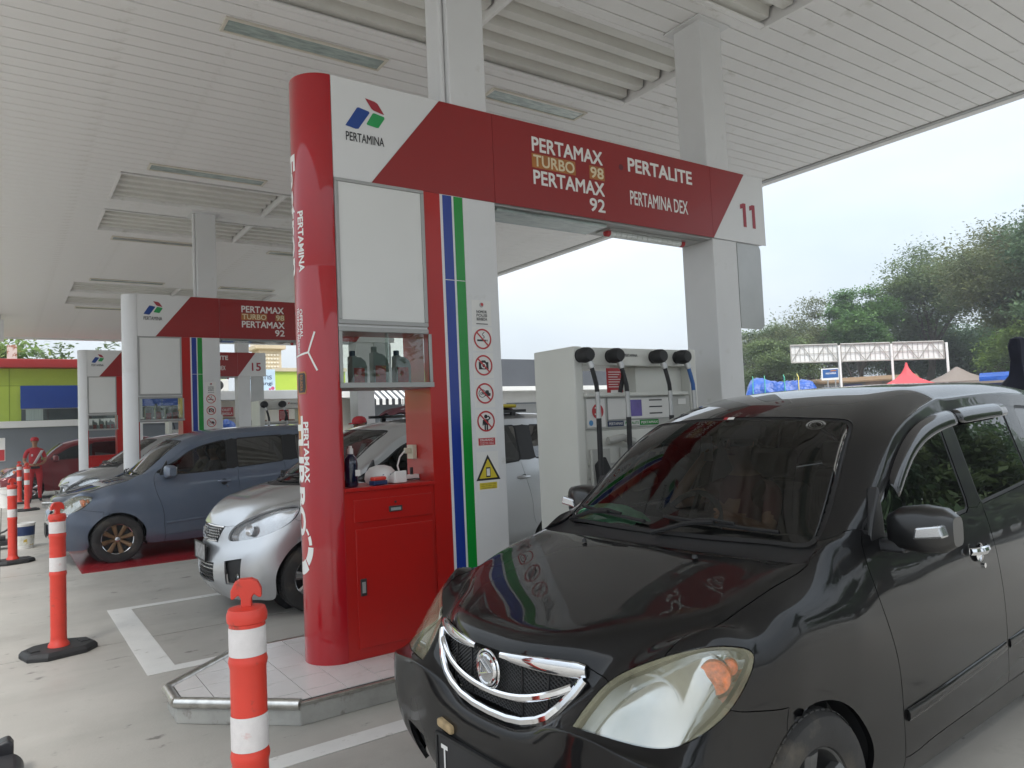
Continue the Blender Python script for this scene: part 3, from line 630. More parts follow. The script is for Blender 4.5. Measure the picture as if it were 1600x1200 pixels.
# ------------------------------------------------------------------ cars: an interpolating subdivision cage, split into panels
NAN = None
def avanza():
    """half cage, keyed (column, row) -> (u back from nose, v out from centre line, z)"""
    P = {}
    C = [0, 1, 2, 3, 4, 5, 6, 7, 8, 9, 10, 11, 11.5, 12, 13, 14, 15, 16, 17, 18, 19, 20, 21, 22, 23, 24, 25]
    T = {
     0: {0: (.07, 0, .20), 1: (.075, .15, .20), 2: (.08, .29, .20), 3: (.10, .45, .20), 4: (.15, .58, .205), 5: (.26, .70, .21), 6: (.405, .765, .22), 10: (1.10, .775, .22), 11: (1.31, .78, .205), 11.5: (1.5, .78, .20), 12: (1.75, .78, .20), 13: (2.17, .78, .20), 14: (2.30, .78, .20), 15: (2.65, .78, .20), 16: (3.055, .775, .22), 19: (3.757, .77, .24), 20: (3.95, .73, .25), 21: (4.06, .62, .26), 22: (4.09, .46, .26), 23: (4.10, .31, .26), 24: (4.105, .15, .26), 25: (4.11, 0, .26)},
     1: {0: (.0, 0, .36), 1: (.003, .15, .36), 2: (.01, .29, .365), 3: (.03, .45, .37), 4: (.08, .60, .38), 5: (.20, .72, .385), 6: (.41, .79, .36), 10: (1.09, .81, .36), 11: (1.315, .812, .30), 11.5: (1.51, .814, .307), 12: (1.75, .815, .315), 13: (2.17, .815, .325), 14: (2.31, .815, .33), 15: (2.65, .815, .335), 16: (3.065, .81, .36), 19: (3.745, .80, .36), 20: (3.98, .755, .42), 21: (4.09, .64, .43), 22: (4.12, .47, .43), 23: (4.13, .32, .43), 24: (4.137, .16, .43), 25: (4.14, 0, .43)},
     2: {0: (0, 0, .545), 1: (.002, .15, .55), 2: (.008, .29, .575), 3: (.005, .44, .622), 4: (.06, .60, .628), 5: (.17, .735, .615), 6: (.458, .80, .485), 7: (.585, .808, .603), 8: (.75, .812, .648), 9: (.93, .815, .595), 10: (1.043, .817, .485), 11: (1.31, .82, .46), 11.5: (1.51, .823, .468), 12: (1.75, .825, .475), 13: (2.17, .825, .49), 14: (2.31, .825, .495), 15: (2.65, .825, .505), 16: (3.112, .82, .485), 17: (3.24, .822, .607), 18: (3.42, .825, .646), 19: (3.70, .81, .483), 20: (4.02, .765, .55), 21: (4.12, .66, .56), 22: (4.15, .48, .56), 23: (4.16, .33, .56), 24: (4.163, .16, .56), 25: (4.165, 0, .56)},
     3: {0: (.04, 0, .585), 1: (.04, .14, .592), 2: (.047, .265, .632), 3: (.018, .445, .672), 4: (.088, .60, .662), 5: (.20, .72, .65), 6: (.355, .78, .712), 7: (.60, .81, .668), 8: (.76, .815, .72), 9: (.95, .82, .735), 10: (1.06, .822, .715), 11: (1.295, .823, .66), 11.5: (1.5, .826, .67), 12: (1.75, .828, .68), 13: (2.17, .828, .70), 14: (2.305, .828, .705), 15: (2.65, .828, .715), 16: (3.05, .825, .73), 17: (3.22, .825, .74), 18: (3.44, .825, .75), 19: (3.74, .815, .75), 20: (4.03, .77, .76), 21: (4.12, .65, .77), 22: (4.145, .48, .77), 23: (4.15, .33, .77), 24: (4.157, .16, .77), 25: (4.16, 0, .77)},
     4: {0: (.033, 0, .812), 1: (.045, .20, .816), 2: (.125, .40, .818), 3: (.152, .47, .795), 4: (.27, .62, .873), 5: (.43, .735, .902), 6: (.525, .78, .862), 7: (.66, .79, .88), 8: (.77, .795, .885), 9: (.95, .80, .885), 10: (1.08, .803, .885), 11: (1.225, .805, .885), 11.5: (1.47, .81, .892), 12: (1.72, .812, .90), 13: (2.165, .812, .915), 14: (2.295, .812, .92), 15: (2.65, .812, .935), 16: (3.0, .808, .95), 17: (3.2, .805, .96), 18: (3.43, .80, .97), 19: (3.75, .785, .98), 20: (4.02, .745, .99), 21: (4.10, .63, 1.0), 22: (4.12, .46, 1.0), 23: (4.13, .31, 1.0), 24: (4.137, .15, 1.0), 25: (4.14, 0, 1.0)},
     5: {5: (.44, .628, .897), 6: (.55, .64, .937), 7: (.68, .65, .977), 8: (.80, .665, 1.02), 9: (.945, .68, 1.07), 10: (1.09, .712, 1.10), 11: (1.232, .735, 1.13), 11.5: (1.47, .768, 1.092), 12: (1.72, .775, 1.09), 13: (2.165, .772, 1.11), 14: (2.285, .77, 1.125), 15: (2.62, .765, 1.15), 16: (2.97, .76, 1.18), 17: (3.15, .755, 1.19), 18: (3.43, .75, 1.20), 19: (3.76, .735, 1.20), 20: (3.99, .69, 1.2), 21: (4.06, .58, 1.2), 22: (4.09, .43, 1.2), 23: (4.10, .29, 1.2), 24: (4.107, .145, 1.2), 25: (4.11, 0, 1.2)},
     6: {11.5: (1.49, .722, 1.285), 12: (1.745, .688, 1.445), 13: (2.165, .655, 1.545), 14: (2.295, .65, 1.552), 15: (2.64, .645, 1.568), 16: (2.98, .64, 1.575), 17: (3.16, .637, 1.573), 18: (3.44, .63, 1.56), 19: (3.74, .625, 1.525), 20: (3.93, .605, 1.48)},
    }
    T[0].update({4: (.11, .60, .205), 5: (.20, .725, .21), 6: (.405, .775, .22)})
    T[1].update({3: (.02, .46, .37), 4: (.045, .62, .38), 5: (.10, .765, .388), 6: (.41, .80, .36)})
    T[2].update({0: (0, 0, .56), 1: (.002, .15, .565), 2: (.006, .29, .585), 3: (.005, .45, .624), 4: (.028, .62, .628), 5: (.09, .775, .615)})
    T[3].update({4: (.066, .61, .661), 5: (.145, .755, .657), 6: (.345, .786, .716)})
    T[4].update({4: (.232, .635, .88), 5: (.38, .755, .908), 6: (.512, .786, .864), 7: (.65, .80, .895), 8: (.77, .803, .90), 9: (.95, .806, .90), 10: (1.07, .808, .897), 11: (1.215, .808, .89)})
    T[5].update({5: (.395, .665, .921), 6: (.50, .685, .953), 7: (.62, .70, .986), 8: (.75, .71, 1.019), 9: (.91, .718, 1.058), 10: (1.05, .735, 1.102), 11: (1.20, .75, 1.138)})
    for r, d in T.items():
        for c, p in d.items(): P[(c, r)] = p
    prm = dict(zc=[(.033, .812), (.07, .846), (.12, .879), (.2, .907), (.35, .942), (.50, .976), (.65, 1.010), (.80, 1.043), (.96, 1.078), (1.2, 1.128)],
               stc=[.14, .29, .47, .67, .905], w0=(.955, .085, 1.094, .006, [0, .2, .38, .55, .685]), w2=(1.50, .12, 1.576, -.034, [0, .15, .30, .445, .568]),
               pil=[(1.20, .75, 1.138), (1.455, .713, 1.335), (1.715, .668, 1.502)],
               roof=[((1.95, 1.688), (2.165, .632, 1.608), 1.668, .545), ((2.22, 1.707), (2.30, .628, 1.62), 1.682, .54), ((2.6, 1.722), (2.65, .622, 1.634), 1.695, .535), ((2.98, 1.727), (3.0, .615, 1.64), 1.70, .53), ((3.17, 1.726), (3.17, .612, 1.638), 1.698, .53), ((3.45, 1.717), (3.45, .605, 1.626), 1.69, .525), ((3.82, 1.68), (3.80, .595, 1.59), 1.655, .515), ((3.97, 1.635), (3.93, .57, 1.55), 1.615, .50)],
               hub=(.75, 3.405), hz=.303, R=.307)
    return C, P, prm
def ertiga():
    C, P, p = avanza()
    o = {(0, 0): (.12, 0, .17), (1, 0): (.125, .15, .17), (2, 0): (.135, .29, .17), (3, 0): (.17, .45, .165), (4, 0): (.25, .60, .165), (5, 0): (.34, .72, .17), (6, 0): (.445, .79, .18),
         (0, 1): (.03, 0, .30), (1, 1): (.035, .15, .30), (2, 1): (.06, .29, .30), (3, 1): (.12, .45, .30), (4, 1): (.20, .62, .31), (5, 1): (.31, .745, .32), (6, 1): (.447, .81, .34),
         (0, 2): (.02, 0, .47), (1, 2): (.025, .15, .47), (2, 2): (.055, .30, .475), (3, 2): (.11, .46, .50), (4, 2): (.21, .63, .53), (5, 2): (.34, .765, .55), (6, 2): (.503, .82, .49),
         (0, 3): (.06, 0, .655), (1, 3): (.065, .13, .655), (2, 3): (.105, .255, .645), (3, 3): (.145, .385, .648), (4, 3): (.27, .60, .68), (5, 3): (.43, .76, .725), (6, 3): (.64, .825, .83),
         (0, 4): (.082, 0, .80), (1, 4): (.092, .18, .798), (2, 4): (.155, .335, .783), (3, 4): (.205, .43, .80), (4, 4): (.35, .60, .888), (5, 4): (.52, .735, .945), (6, 4): (.69, .80, .965),
         (7, 2): (.63, .83, .622), (8, 2): (.81, .835, .672), (9, 2): (1.0, .84, .62), (10, 2): (1.12, .842, .50), (10, 0): (1.17, .80, .19), (10, 1): (1.165, .832, .35),
         (7, 3): (.71, .838, .78), (8, 3): (.83, .84, .78), (9, 3): (1.0, .845, .78), (10, 3): (1.13, .845, .76), (7, 4): (.78, .815, .95), (8, 4): (.88, .82, .95), (9, 4): (1.0, .825, .95), (10, 4): (1.12, .828, .945),
         (5, 5): (.55, .66, .96), (6, 5): (.68, .685, 1.0), (7, 5): (.78, .695, 1.03), (8, 5): (.87, .70, 1.06), (9, 5): (.97, .71, 1.095), (10, 5): (1.08, .735, 1.115), (11, 5): (1.19, .76, 1.13)}
    P.update(o)
    for (c, r) in list(P):
        if c >= 11 and (c, r) not in o:
            u, v, z = P[(c, r)]; P[(c, r)] = (u + (.03 if c < 14 else .14 if c > 15 else .09), v * 1.025, z)
    p['zc'] = [(.082, .80), (.11, .865), (.2, .95), (.28, .995), (.42, 1.04), (.55, 1.075), (.70, 1.108), (1.0, 1.15)]
    p['stc'] = [.17, .30, .43, .56, .69]
    p['w0'] = (.77, .30, 1.125, .03, [0, .2, .38, .55, .675]); p['w2'] = (1.53, .17, 1.60, -.03, [0, .15, .30, .45, .565])
    p['pil'] = [(1.19, .76, 1.13), (1.46, .725, 1.345), (1.74, .685, 1.52)]
    p['roof'] = [((a[0] + .07, a[1] - .01), (k[0] + (.03 if i < 1 else .09 if i < 3 else .14), k[1] * 1.02, k[2]), z4 - .005, v4) for i, (a, k, z4, v4) in enumerate(p['roof'])]
    p['hub'] = (.81, 3.55); p['hz'] = .31; p['R'] = .31
    return C, P, p
def lerp_curve(pts, x):
    """cubic Hermite through the points"""
    n = len(pts)
    if x <= pts[0][0]: return pts[0][1]
    if x >= pts[-1][0]: return pts[-1][1]
    sl = [(pts[i + 1][1] - pts[i][1]) / (pts[i + 1][0] - pts[i][0]) for i in range(n - 1)]
    tg = [sl[0]] + [2 * sl[i - 1] * sl[i] / (sl[i - 1] + sl[i]) for i in range(1, n - 1)] + [sl[-1]]
    for i in range(n - 1):
        (a, b), (c, d) = pts[i], pts[i + 1]
        if x <= c:
            h = c - a; t = (x - a) / h
            return b * (2 * t ** 3 - 3 * t * t + 1) + h * tg[i] * (t ** 3 - 2 * t * t + t) + d * (-2 * t ** 3 + 3 * t * t) + h * tg[i + 1] * (t ** 3 - t * t)
def cage_mesh(model):
    C, P, prm = model()
    V = []; key = {}
    def add(k, p):
        if k not in key: key[k] = len(V); V.append(Vector((p[0], p[1], p[2])))
        return k
    for k, p in P.items(): add(k, p)
    add((11, 6), P[(11, 5)]) if False else None
    # hood interior (station c 5..9, k 0..3); k=4 is the seam
    for i, c in enumerate((5, 6, 7, 8, 9)):
        us, vs_, zs = P[(c, 5)]; uc = prm['stc'][i]
        for k, t in enumerate((0, .3, .58, .82)):
            v = vs_ * t; u = uc + (us - uc) * t ** 2
            drop = lerp_curve(prm['zc'], us) - zs
            add(('H', c, k), (u, v, lerp_curve(prm['zc'], u) - drop * t ** 3.2))
        key[('H', c, 4)] = key[(c, 5)]
    for k in range(5): key[('H', 4, k)] = key[(k, 4)]
    w0, w2, pil = prm['w0'], prm['w2'], prm['pil']
    for k in range(5):
        t = k / 4
        a = Vector((w0[0] + w0[1] * t ** 2.2, w0[4][k], w0[2] + w0[3] * t ** 2)); b = Vector((w2[0] + w2[1] * t ** 2.5, w2[4][k], w2[2] + w2[3] * t ** 2))
        m = (a + b) / 2 + Vector((-.014, .012 * t, .018))
        add(('W', 0, k), a); add(('W', 1, k), m); add(('W', 2, k), b)
    key[('W', 0, 5)] = key[(11, 5)]; add(('W', 1, 5), pil[1]); add(('W', 2, 5), pil[2])
    rows = [('W', 0), ('W', 1), ('W', 2)]
    for i, (c0, k5, z4, v4) in enumerate(prm['roof']):
        for k in range(5):
            t = k / 4
            add(('R', i, k), (c0[0] + (k5[0] - c0[0]) * t ** 2 * .8, v4 * t, c0[1] + (z4 - c0[1]) * t ** 2.2))
        add(('R', i, 5), k5); rows.append(('R', i))
    F = []   # (keys, part)
    def q(ks, part):
        ids = []
        for k in ks:
            i = key[k]
            if i not in ids: ids.append(i)
        F.append((ids, part))
    def cell(c0, c1, r, part):
        q([(c0, r), (c1, r), (c1, r + 1), (c0, r + 1)], part)
    nx = {c: C[i + 1] for i, c in enumerate(C[:-1])}
    for c in (0, 1, 2, 3, 4, 5):
        er = model.__name__ == 'ertiga'
        cell(c, c + 1, 0, 'lower_grille' if (c < 2 and not er) else 'fog_recess' if (c == 3 and not er) else 'front_bumper'); cell(c, c + 1, 1, 'lower_grille' if (c < 2 and er) else 'fog_recess' if (c == 3 and er) else 'front_bumper'); cell(c, c + 1, 2, 'front_bumper')
        cell(c, c + 1, 3, 'grille' if c < 2 else 'front_bumper' if c < 3 else 'headlight')
    cell(6, 7, 2, 'front_bumper')
    for c in (7, 8, 9, 10): cell(c, c + 1, 2, 'fender')
    for r in (0, 1): cell(10, 11, r, 'fender')
    for c in (6, 7, 8, 9, 10): cell(c, c + 1, 3, 'fender')
    q([(4, 4), (5, 4), (5, 5)], 'fender')
    for c in (5, 6, 7, 8, 9, 10): cell(c, c + 1, 4, 'fender')
    for c in (11, 11.5, 12, 13):
        cell(c, nx[c], 0, 'side_sill')
        for r in (1, 2, 3, 4): cell(c, nx[c], r, 'front_door')
    for c in (14, 15):
        cell(c, c + 1, 0, 'side_sill')
        for r in (1, 2, 3, 4): cell(c, c + 1, r, 'rear_door')
    q([(11, 5), (11.5, 5), (11.5, 6)], 'front_window'); cell(11.5, 12, 5, 'front_window'); cell(12, 13, 5, 'front_window')
    cell(13, 14, 5, 'pillar_trim'); cell(14, 15, 5, 'rear_window'); cell(15, 16, 5, 'rear_window'); cell(16, 17, 5, 'rear_pillar'); cell(17, 18, 5, 'quarter_window'); cell(18, 19, 5, 'quarter_window'); cell(19, 20, 5, 'quarter_panel')
    for c in (16, 17, 18): cell(c, c + 1, 2, 'quarter_panel')
    for c in (16, 17, 18, 19):
        for r in (3, 4): cell(c, c + 1, r, 'quarter_panel')
    for r in (0, 1): cell(19, 20, r, 'rear_bumper')
    cell(19, 20, 2, 'quarter_panel')
    for c in (20, 21, 22, 23, 24):
        for r in (0, 1): cell(c, c + 1, r, 'rear_bumper')
        for r in (2, 3, 4): cell(c, c + 1, r, 'tail_light' if (c == 20 and r > 2) else 'tailgate')
    for a, b in zip((4, 5, 6, 7, 8), (5, 6, 7, 8, 9)):
        for k in range(4): q([('H', a, k), ('H', a, k + 1), ('H', b, k + 1), ('H', b, k)], 'hood')
    for k in range(4): q([('H', 9, k), ('H', 9, k + 1), ('W', 0, k + 1), ('W', 0, k)], 'cowl')
    q([(9, 5), (10, 5), (11, 5), ('W', 0, 4)], 'fender')
    for i in range(2):
        for k in range(4): q([('W', i, k), ('W', i, k + 1), ('W', i + 1, k + 1), ('W', i + 1, k)], 'windshield')
        q([('W', i, 4), ('W', i, 5), ('W', i + 1, 5), ('W', i + 1, 4)], 'body')
    seq = [('W', 2)] + [('R', i) for i in range(8)]
    for a, b in zip(seq, seq[1:]):
        for k in range(5): q([(*a, k), (*a, k + 1), (*b, k + 1), (*b, k)], 'body')
    edge = [('W', 1), ('W', 2)] + [('R', i) for i in range(8)]; ec = [11.5, 12, 13, 14, 15, 16, 17, 18, 19, 20]
    q([(11, 5), (11.5, 6), ('W', 1, 5)], 'body')
    for i in range(9): q([(ec[i], 6), (ec[i + 1], 6), (*edge[i + 1], 5), (*edge[i], 5)], 'body')
    # back window: belt row 5 of columns 20..25 up to the rear header k 5..0; row 6 of column 20 joins
    q([(20, 5), (21, 5), ('R', 7, 4), ('R', 7, 5), (20, 6)], 'body')
    for c, k in ((21, 4), (22, 3), (23, 2), (24, 1)): q([(c, 5), (c + 1, 5), ('R', 7, k - 1), ('R', 7, k)], 'back_window')
    # mirror
    n = len(V); ctr = {}
    VV = list(V); mi = []
    for i, p in enumerate(V):
        if abs(p.y) < 1e-6: mi.append(i)
        else: mi.append(len(VV)); VV.append(Vector((p.x, -p.y, p.z)))
    FF = [(f, p, 1) for f, p in F] + [([mi[i] for i in reversed(f)], p, -1) for f, p in F]
    soft = {i for k, i in key.items() if k[0] in ('H', 'R', 'W') and (k[0] != 'W' or k[1] == 1) and k[2] not in (5,) and not (k[0] == 'H' and (k[2] == 4 or k[1] == 4))}
    soft |= {mi[i] for i in soft}
    return VV, FF, prm, soft
MIDLINE = {'front_bumper', 'grille', 'lower_grille', 'hood', 'cowl', 'windshield', 'body', 'back_window', 'tailgate', 'rear_bumper'}
_shell = {}
def car_shell(model, level):
    kk = (model.__name__, level)
    if kk in _shell: return _shell[kk]
    VV, FF, prm, soft = cage_mesh(model)
    names = []
    for f, p, s in FF:
        k = p if p in MIDLINE else (p, s)
        if k not in names: names.append(k)
    idx = [names.index(p if p in MIDLINE else (p, s)) for f, p, s in FF]
    me = D.meshes.new('cage'); me.from_pydata([tuple(v) for v in VV], [], [f for f, p, s in FF])
    for n in names: me.materials.append(None)
    me.polygons.foreach_set('material_index', idx)
    bm = bmesh.new(); bm.from_mesh(me); bmesh.ops.recalc_face_normals(bm, faces=bm.faces); bm.to_mesh(me); bm.free()
    o = D.objects.new('cage', me); COL.objects.link(o)
    md = o.modifiers.new('s', 'SUBSURF'); md.levels = 3; md.render_levels = 3; md.boundary_smooth = 'ALL'; md.subdivision_type = 'CATMULL_CLARK'
    tgt = [v.copy() for v in VV]
    for it in range(7):
        dg = bpy.context.evaluated_depsgraph_get(); dg.update()
        e = o.evaluated_get(dg).to_mesh()
        for i, t in enumerate(tgt):
            if i in soft and it > 1: continue
            me.vertices[i].co += (t - e.vertices[i].co) * (0.8 if i not in soft else 0.45)
        o.evaluated_get(dg).to_mesh_clear(); me.update()
    md.levels = level
    dg = bpy.context.evaluated_depsgraph_get(); dg.update()
    fm = D.meshes.new_from_object(o.evaluated_get(dg))
    D.objects.remove(o)
    parts = {}
    for n in names: parts[n] = []
    vn = [v.normal.copy() for v in fm.vertices]; vc = [v.co.copy() for v in fm.vertices]
    for p in fm.polygons: parts[names[p.material_index]].append(tuple(p.vertices))
    # round the corners of lamp and glass outlines
    nb = {}
    for p in fm.polygons:
        v = list(p.vertices)
        for a, b in zip(v, v[1:] + v[:1]): nb.setdefault(a, set()).add(b); nb.setdefault(b, set()).add(a)
    def round_outline(key_, its, keep=None):
        cnt = {}
        for f in parts[key_]:
            for a, b in zip(f, f[1:] + f[:1]): cnt[frozenset((a, b))] = cnt.get(frozenset((a, b)), 0) + 1
        ln = {}
        for e, c in cnt.items():
            if c == 1:
                a, b = tuple(e); ln.setdefault(a, []).append(b); ln.setdefault(b, []).append(a)
        old = {i: vc[i].copy() for i in ln}
        for it in range(its):
            new = {}
            for i, l in ln.items():
                if len(l) == 2 and not (keep and keep(old[i])): new[i] = vc[i] * .4 + (vc[l[0]] + vc[l[1]]) * .3
            for i, c in new.items(): vc[i] = c
        ring = set(ln); seen = set(ln)
        layers = []
        for k in range(4):
            ring = {j for i in ring for j in nb[i]} - seen; seen |= ring; layers.append(ring)
        for it in range(10):
            for l in layers[:3]:
                for i in l:
                    if old.get(i) is None and min((vc[i] - vc[j]).length for j in nb[i]) < 1: 
                        w_ = .35; vc[i] = vc[i] * (1 - w_) + sum((vc[j] for j in nb[i]), Vector()) / len(nb[i]) * w_
    if level >= 2:
        k_ = 14 if level == 3 else 4
        for s_ in (1, -1):
            round_outline(('headlight', s_), k_, lambda p: p.x < .06)
            for w_ in ('front_window', 'rear_window', 'quarter_window'): round_outline((w_, s_), 1)
        round_outline('windshield', k_ // 2)
    flip = 0
    # orientation check: windshield normals must look forwards and up
    for f in parts['windshield'][:20]:
        a, b, c = vc[f[0]], vc[f[1]], vc[f[2]]
        flip += 1 if (b - a).cross(c - b).z < 0 else -1
    if flip > 0:
        parts = {k: [tuple(reversed(f)) for f in fs] for k, fs in parts.items()}; vn = [-n for n in vn]
    D.meshes.remove(fm); D.meshes.remove(me)
    _shell[kk] = (vc, vn, parts, prm); return _shell[kk]
def panel_mesh(vc, vn, faces, gap=0.0022, flange=0.022, sink=0.0, border=0.0):
    """one panel: its edges pulled in for the shut line and turned inwards; border>0 returns a seal strip as second material"""
    used = sorted({i for f in faces for i in f}); remap = {i: k for k, i in enumerate(used)}
    bm = bmesh.new(); vs = [bm.verts.new(vc[i] - vn[i] * sink) for i in used]; nr = [vn[i] for i in used]
    for f in faces:
        try: bm.faces.new([vs[remap[i]] for i in f])
        except ValueError: pass
    bm.verts.index_update(); bm.normal_update()
    nl = {v: nr[i] for i, v in enumerate(vs)}
    if border > 0:
        r = bmesh.ops.inset_region(bm, faces=bm.faces[:], thickness=border, use_boundary=True, use_even_offset=False)
        for f in r['faces']: f.material_index = 1
        return bm
    be = [e for e in bm.edges if e.is_boundary]; bv = {v for e in be for v in e.verts}
    mv = {}
    for v in bv:
        c = Vector(); 
        for f in v.link_faces: c += (f.calc_center_median() - v.co).normalized()
        if c.length > 1e-6: mv[v] = c.normalized() * gap
    for v, d in mv.items(): v.co += d
    if flange:
        r = bmesh.ops.extrude_edge_only(bm, edges=be)
        nv = [g for g in r['geom'] if isinstance(g, bmesh.types.BMVert)]
        co = {}
        for v in bv: co[tuple(round(x, 6) for x in v.co)] = nl[v]
        for v in nv:
            n = co.get(tuple(round(x, 6) for x in v.co), None)
            if n is not None: v.co -= n * flange
        for e in be: e.smooth = False
    return bm
def put(name, bm, mats, parent, smooth=True):
    me = D.meshes.new(name); bm.to_mesh(me); bm.free()
    for m in (mats if isinstance(mats, (list, tuple)) else [mats]): me.materials.append(m)
    if smooth: me.polygons.foreach_set('use_smooth', [True] * len(me.polygons))
    return link(name, me, None, parent)
def paint(name, color, metal=0.0, rough=0.25, dust=None, coat=1.0):
    m = mat(name, color, rough, metal=metal, coat=coat, dirt=dust)
    m.node_tree.nodes['Principled BSDF'].inputs['Coat Roughness'].default_value = 0.012
    m.node_tree.nodes['Principled BSDF'].inputs['Coat IOR'].default_value = 1.37
    m.node_tree.nodes['Principled BSDF'].inputs['Specular IOR Level'].default_value = 0.5 if metal else 0.08
    return m
M['trim_black'] = mat('trim_black', (0.012, 0.012, 0.013), 0.45, noise=(9, 0.2))
M['seal'] = mat('seal', (0.010, 0.010, 0.011), 0.5)
M['chrome'] = mat('chrome', (0.75, 0.76, 0.78), 0.07, metal=1.0)
M['satin_silver'] = mat('satin_silver', (0.55, 0.56, 0.57), 0.22, metal=0.9)
M['tyre'] = mat('tyre', (0.028, 0.027, 0.026), 0.8, noise=(9, 0.25), dirt=(5, (0.10, 0.085, 0.065), 0.52, 0.75))
M['cabin'] = mat('cabin', (0.035, 0.034, 0.033), 0.8, noise=(6, 0.2))
M['cabin_grey'] = mat('cabin_grey', (0.10, 0.098, 0.092), 0.8, noise=(6, 0.15))
M['seat_cloth'] = mat('seat_cloth', (0.09, 0.085, 0.08), 0.9, noise=(12, 0.2))
M['lens_clear'] = None
def lens_mat(name, haze_col, haze):
    m = D.materials.new(name); m.use_nodes = True; t = m.node_tree; b = t.nodes['Principled BSDF']
    b.inputs['Base Color'].default_value = (*haze_col, 1); b.inputs['Roughness'].default_value = 0.12; b.inputs['Coat Weight'].default_value = 1.0; b.inputs['Coat Roughness'].default_value = 0.03
    o = t.nodes['Material Output']; tr = t.nodes.new('ShaderNodeBsdfTransparent'); mx_ = t.nodes.new('ShaderNodeMixShader')
    n = t.nodes.new('ShaderNodeTexNoise'); n.inputs['Scale'].default_value = 7; n.inputs['Detail'].default_value = 4
    tcn = t.nodes.new('ShaderNodeTexCoord'); t.links.new(tcn.outputs['Object'], n.inputs['Vector'])
    r = t.nodes.new('ShaderNodeMapRange'); r.inputs[1].default_value = .3; r.inputs[2].default_value = .7; r.inputs[3].default_value = haze * .6; r.inputs[4].default_value = min(1, haze * 1.4)
    t.links.new(n.outputs['Fac'], r.inputs[0]); t.links.new(r.outputs[0], mx_.inputs[0]); t.links.new(tr.outputs[0], mx_.inputs[1]); t.links.new(b.outputs[0], mx_.inputs[2]); t.links.new(mx_.outputs[0], o.inputs[0])
    return m
M['lens_hazy'] = lens_mat('lens_hazy', (0.56, 0.53, 0.36), 0.26)
M['lens_fresh'] = lens_mat('lens_fresh', (0.7, 0.72, 0.74), 0.12)
M['reflector'] = mat('reflector', (0.40, 0.42, 0.42), 0.09, metal=1.0)
M['amber'] = mat('amber', (0.72, 0.13, 0.012), 0.2, noise=(45, 0.6), bump=(60, 0.8, 0.01), coat=0.8)
M['tail_red'] = mat('tail_red', (0.30, 0.01, 0.012), 0.15, coat=0.8)
M['plate_black'] = mat('plate_black', (0.02, 0.02, 0.022), 0.4)
M['ws_glass'] = glass('ws_glass', (0.44, 0.48, 0.46)); M['ws_dark'] = glass('ws_dark', (0.52, 0.53, 0.52), ior=1.5)
M['side_dark'] = glass('side_dark', (0.035, 0.037, 0.04), ior=2.1)
M['side_mid'] = glass('side_mid', (0.30, 0.31, 0.31))
M['side_clear'] = glass('side_clear', (0.45, 0.48, 0.47))

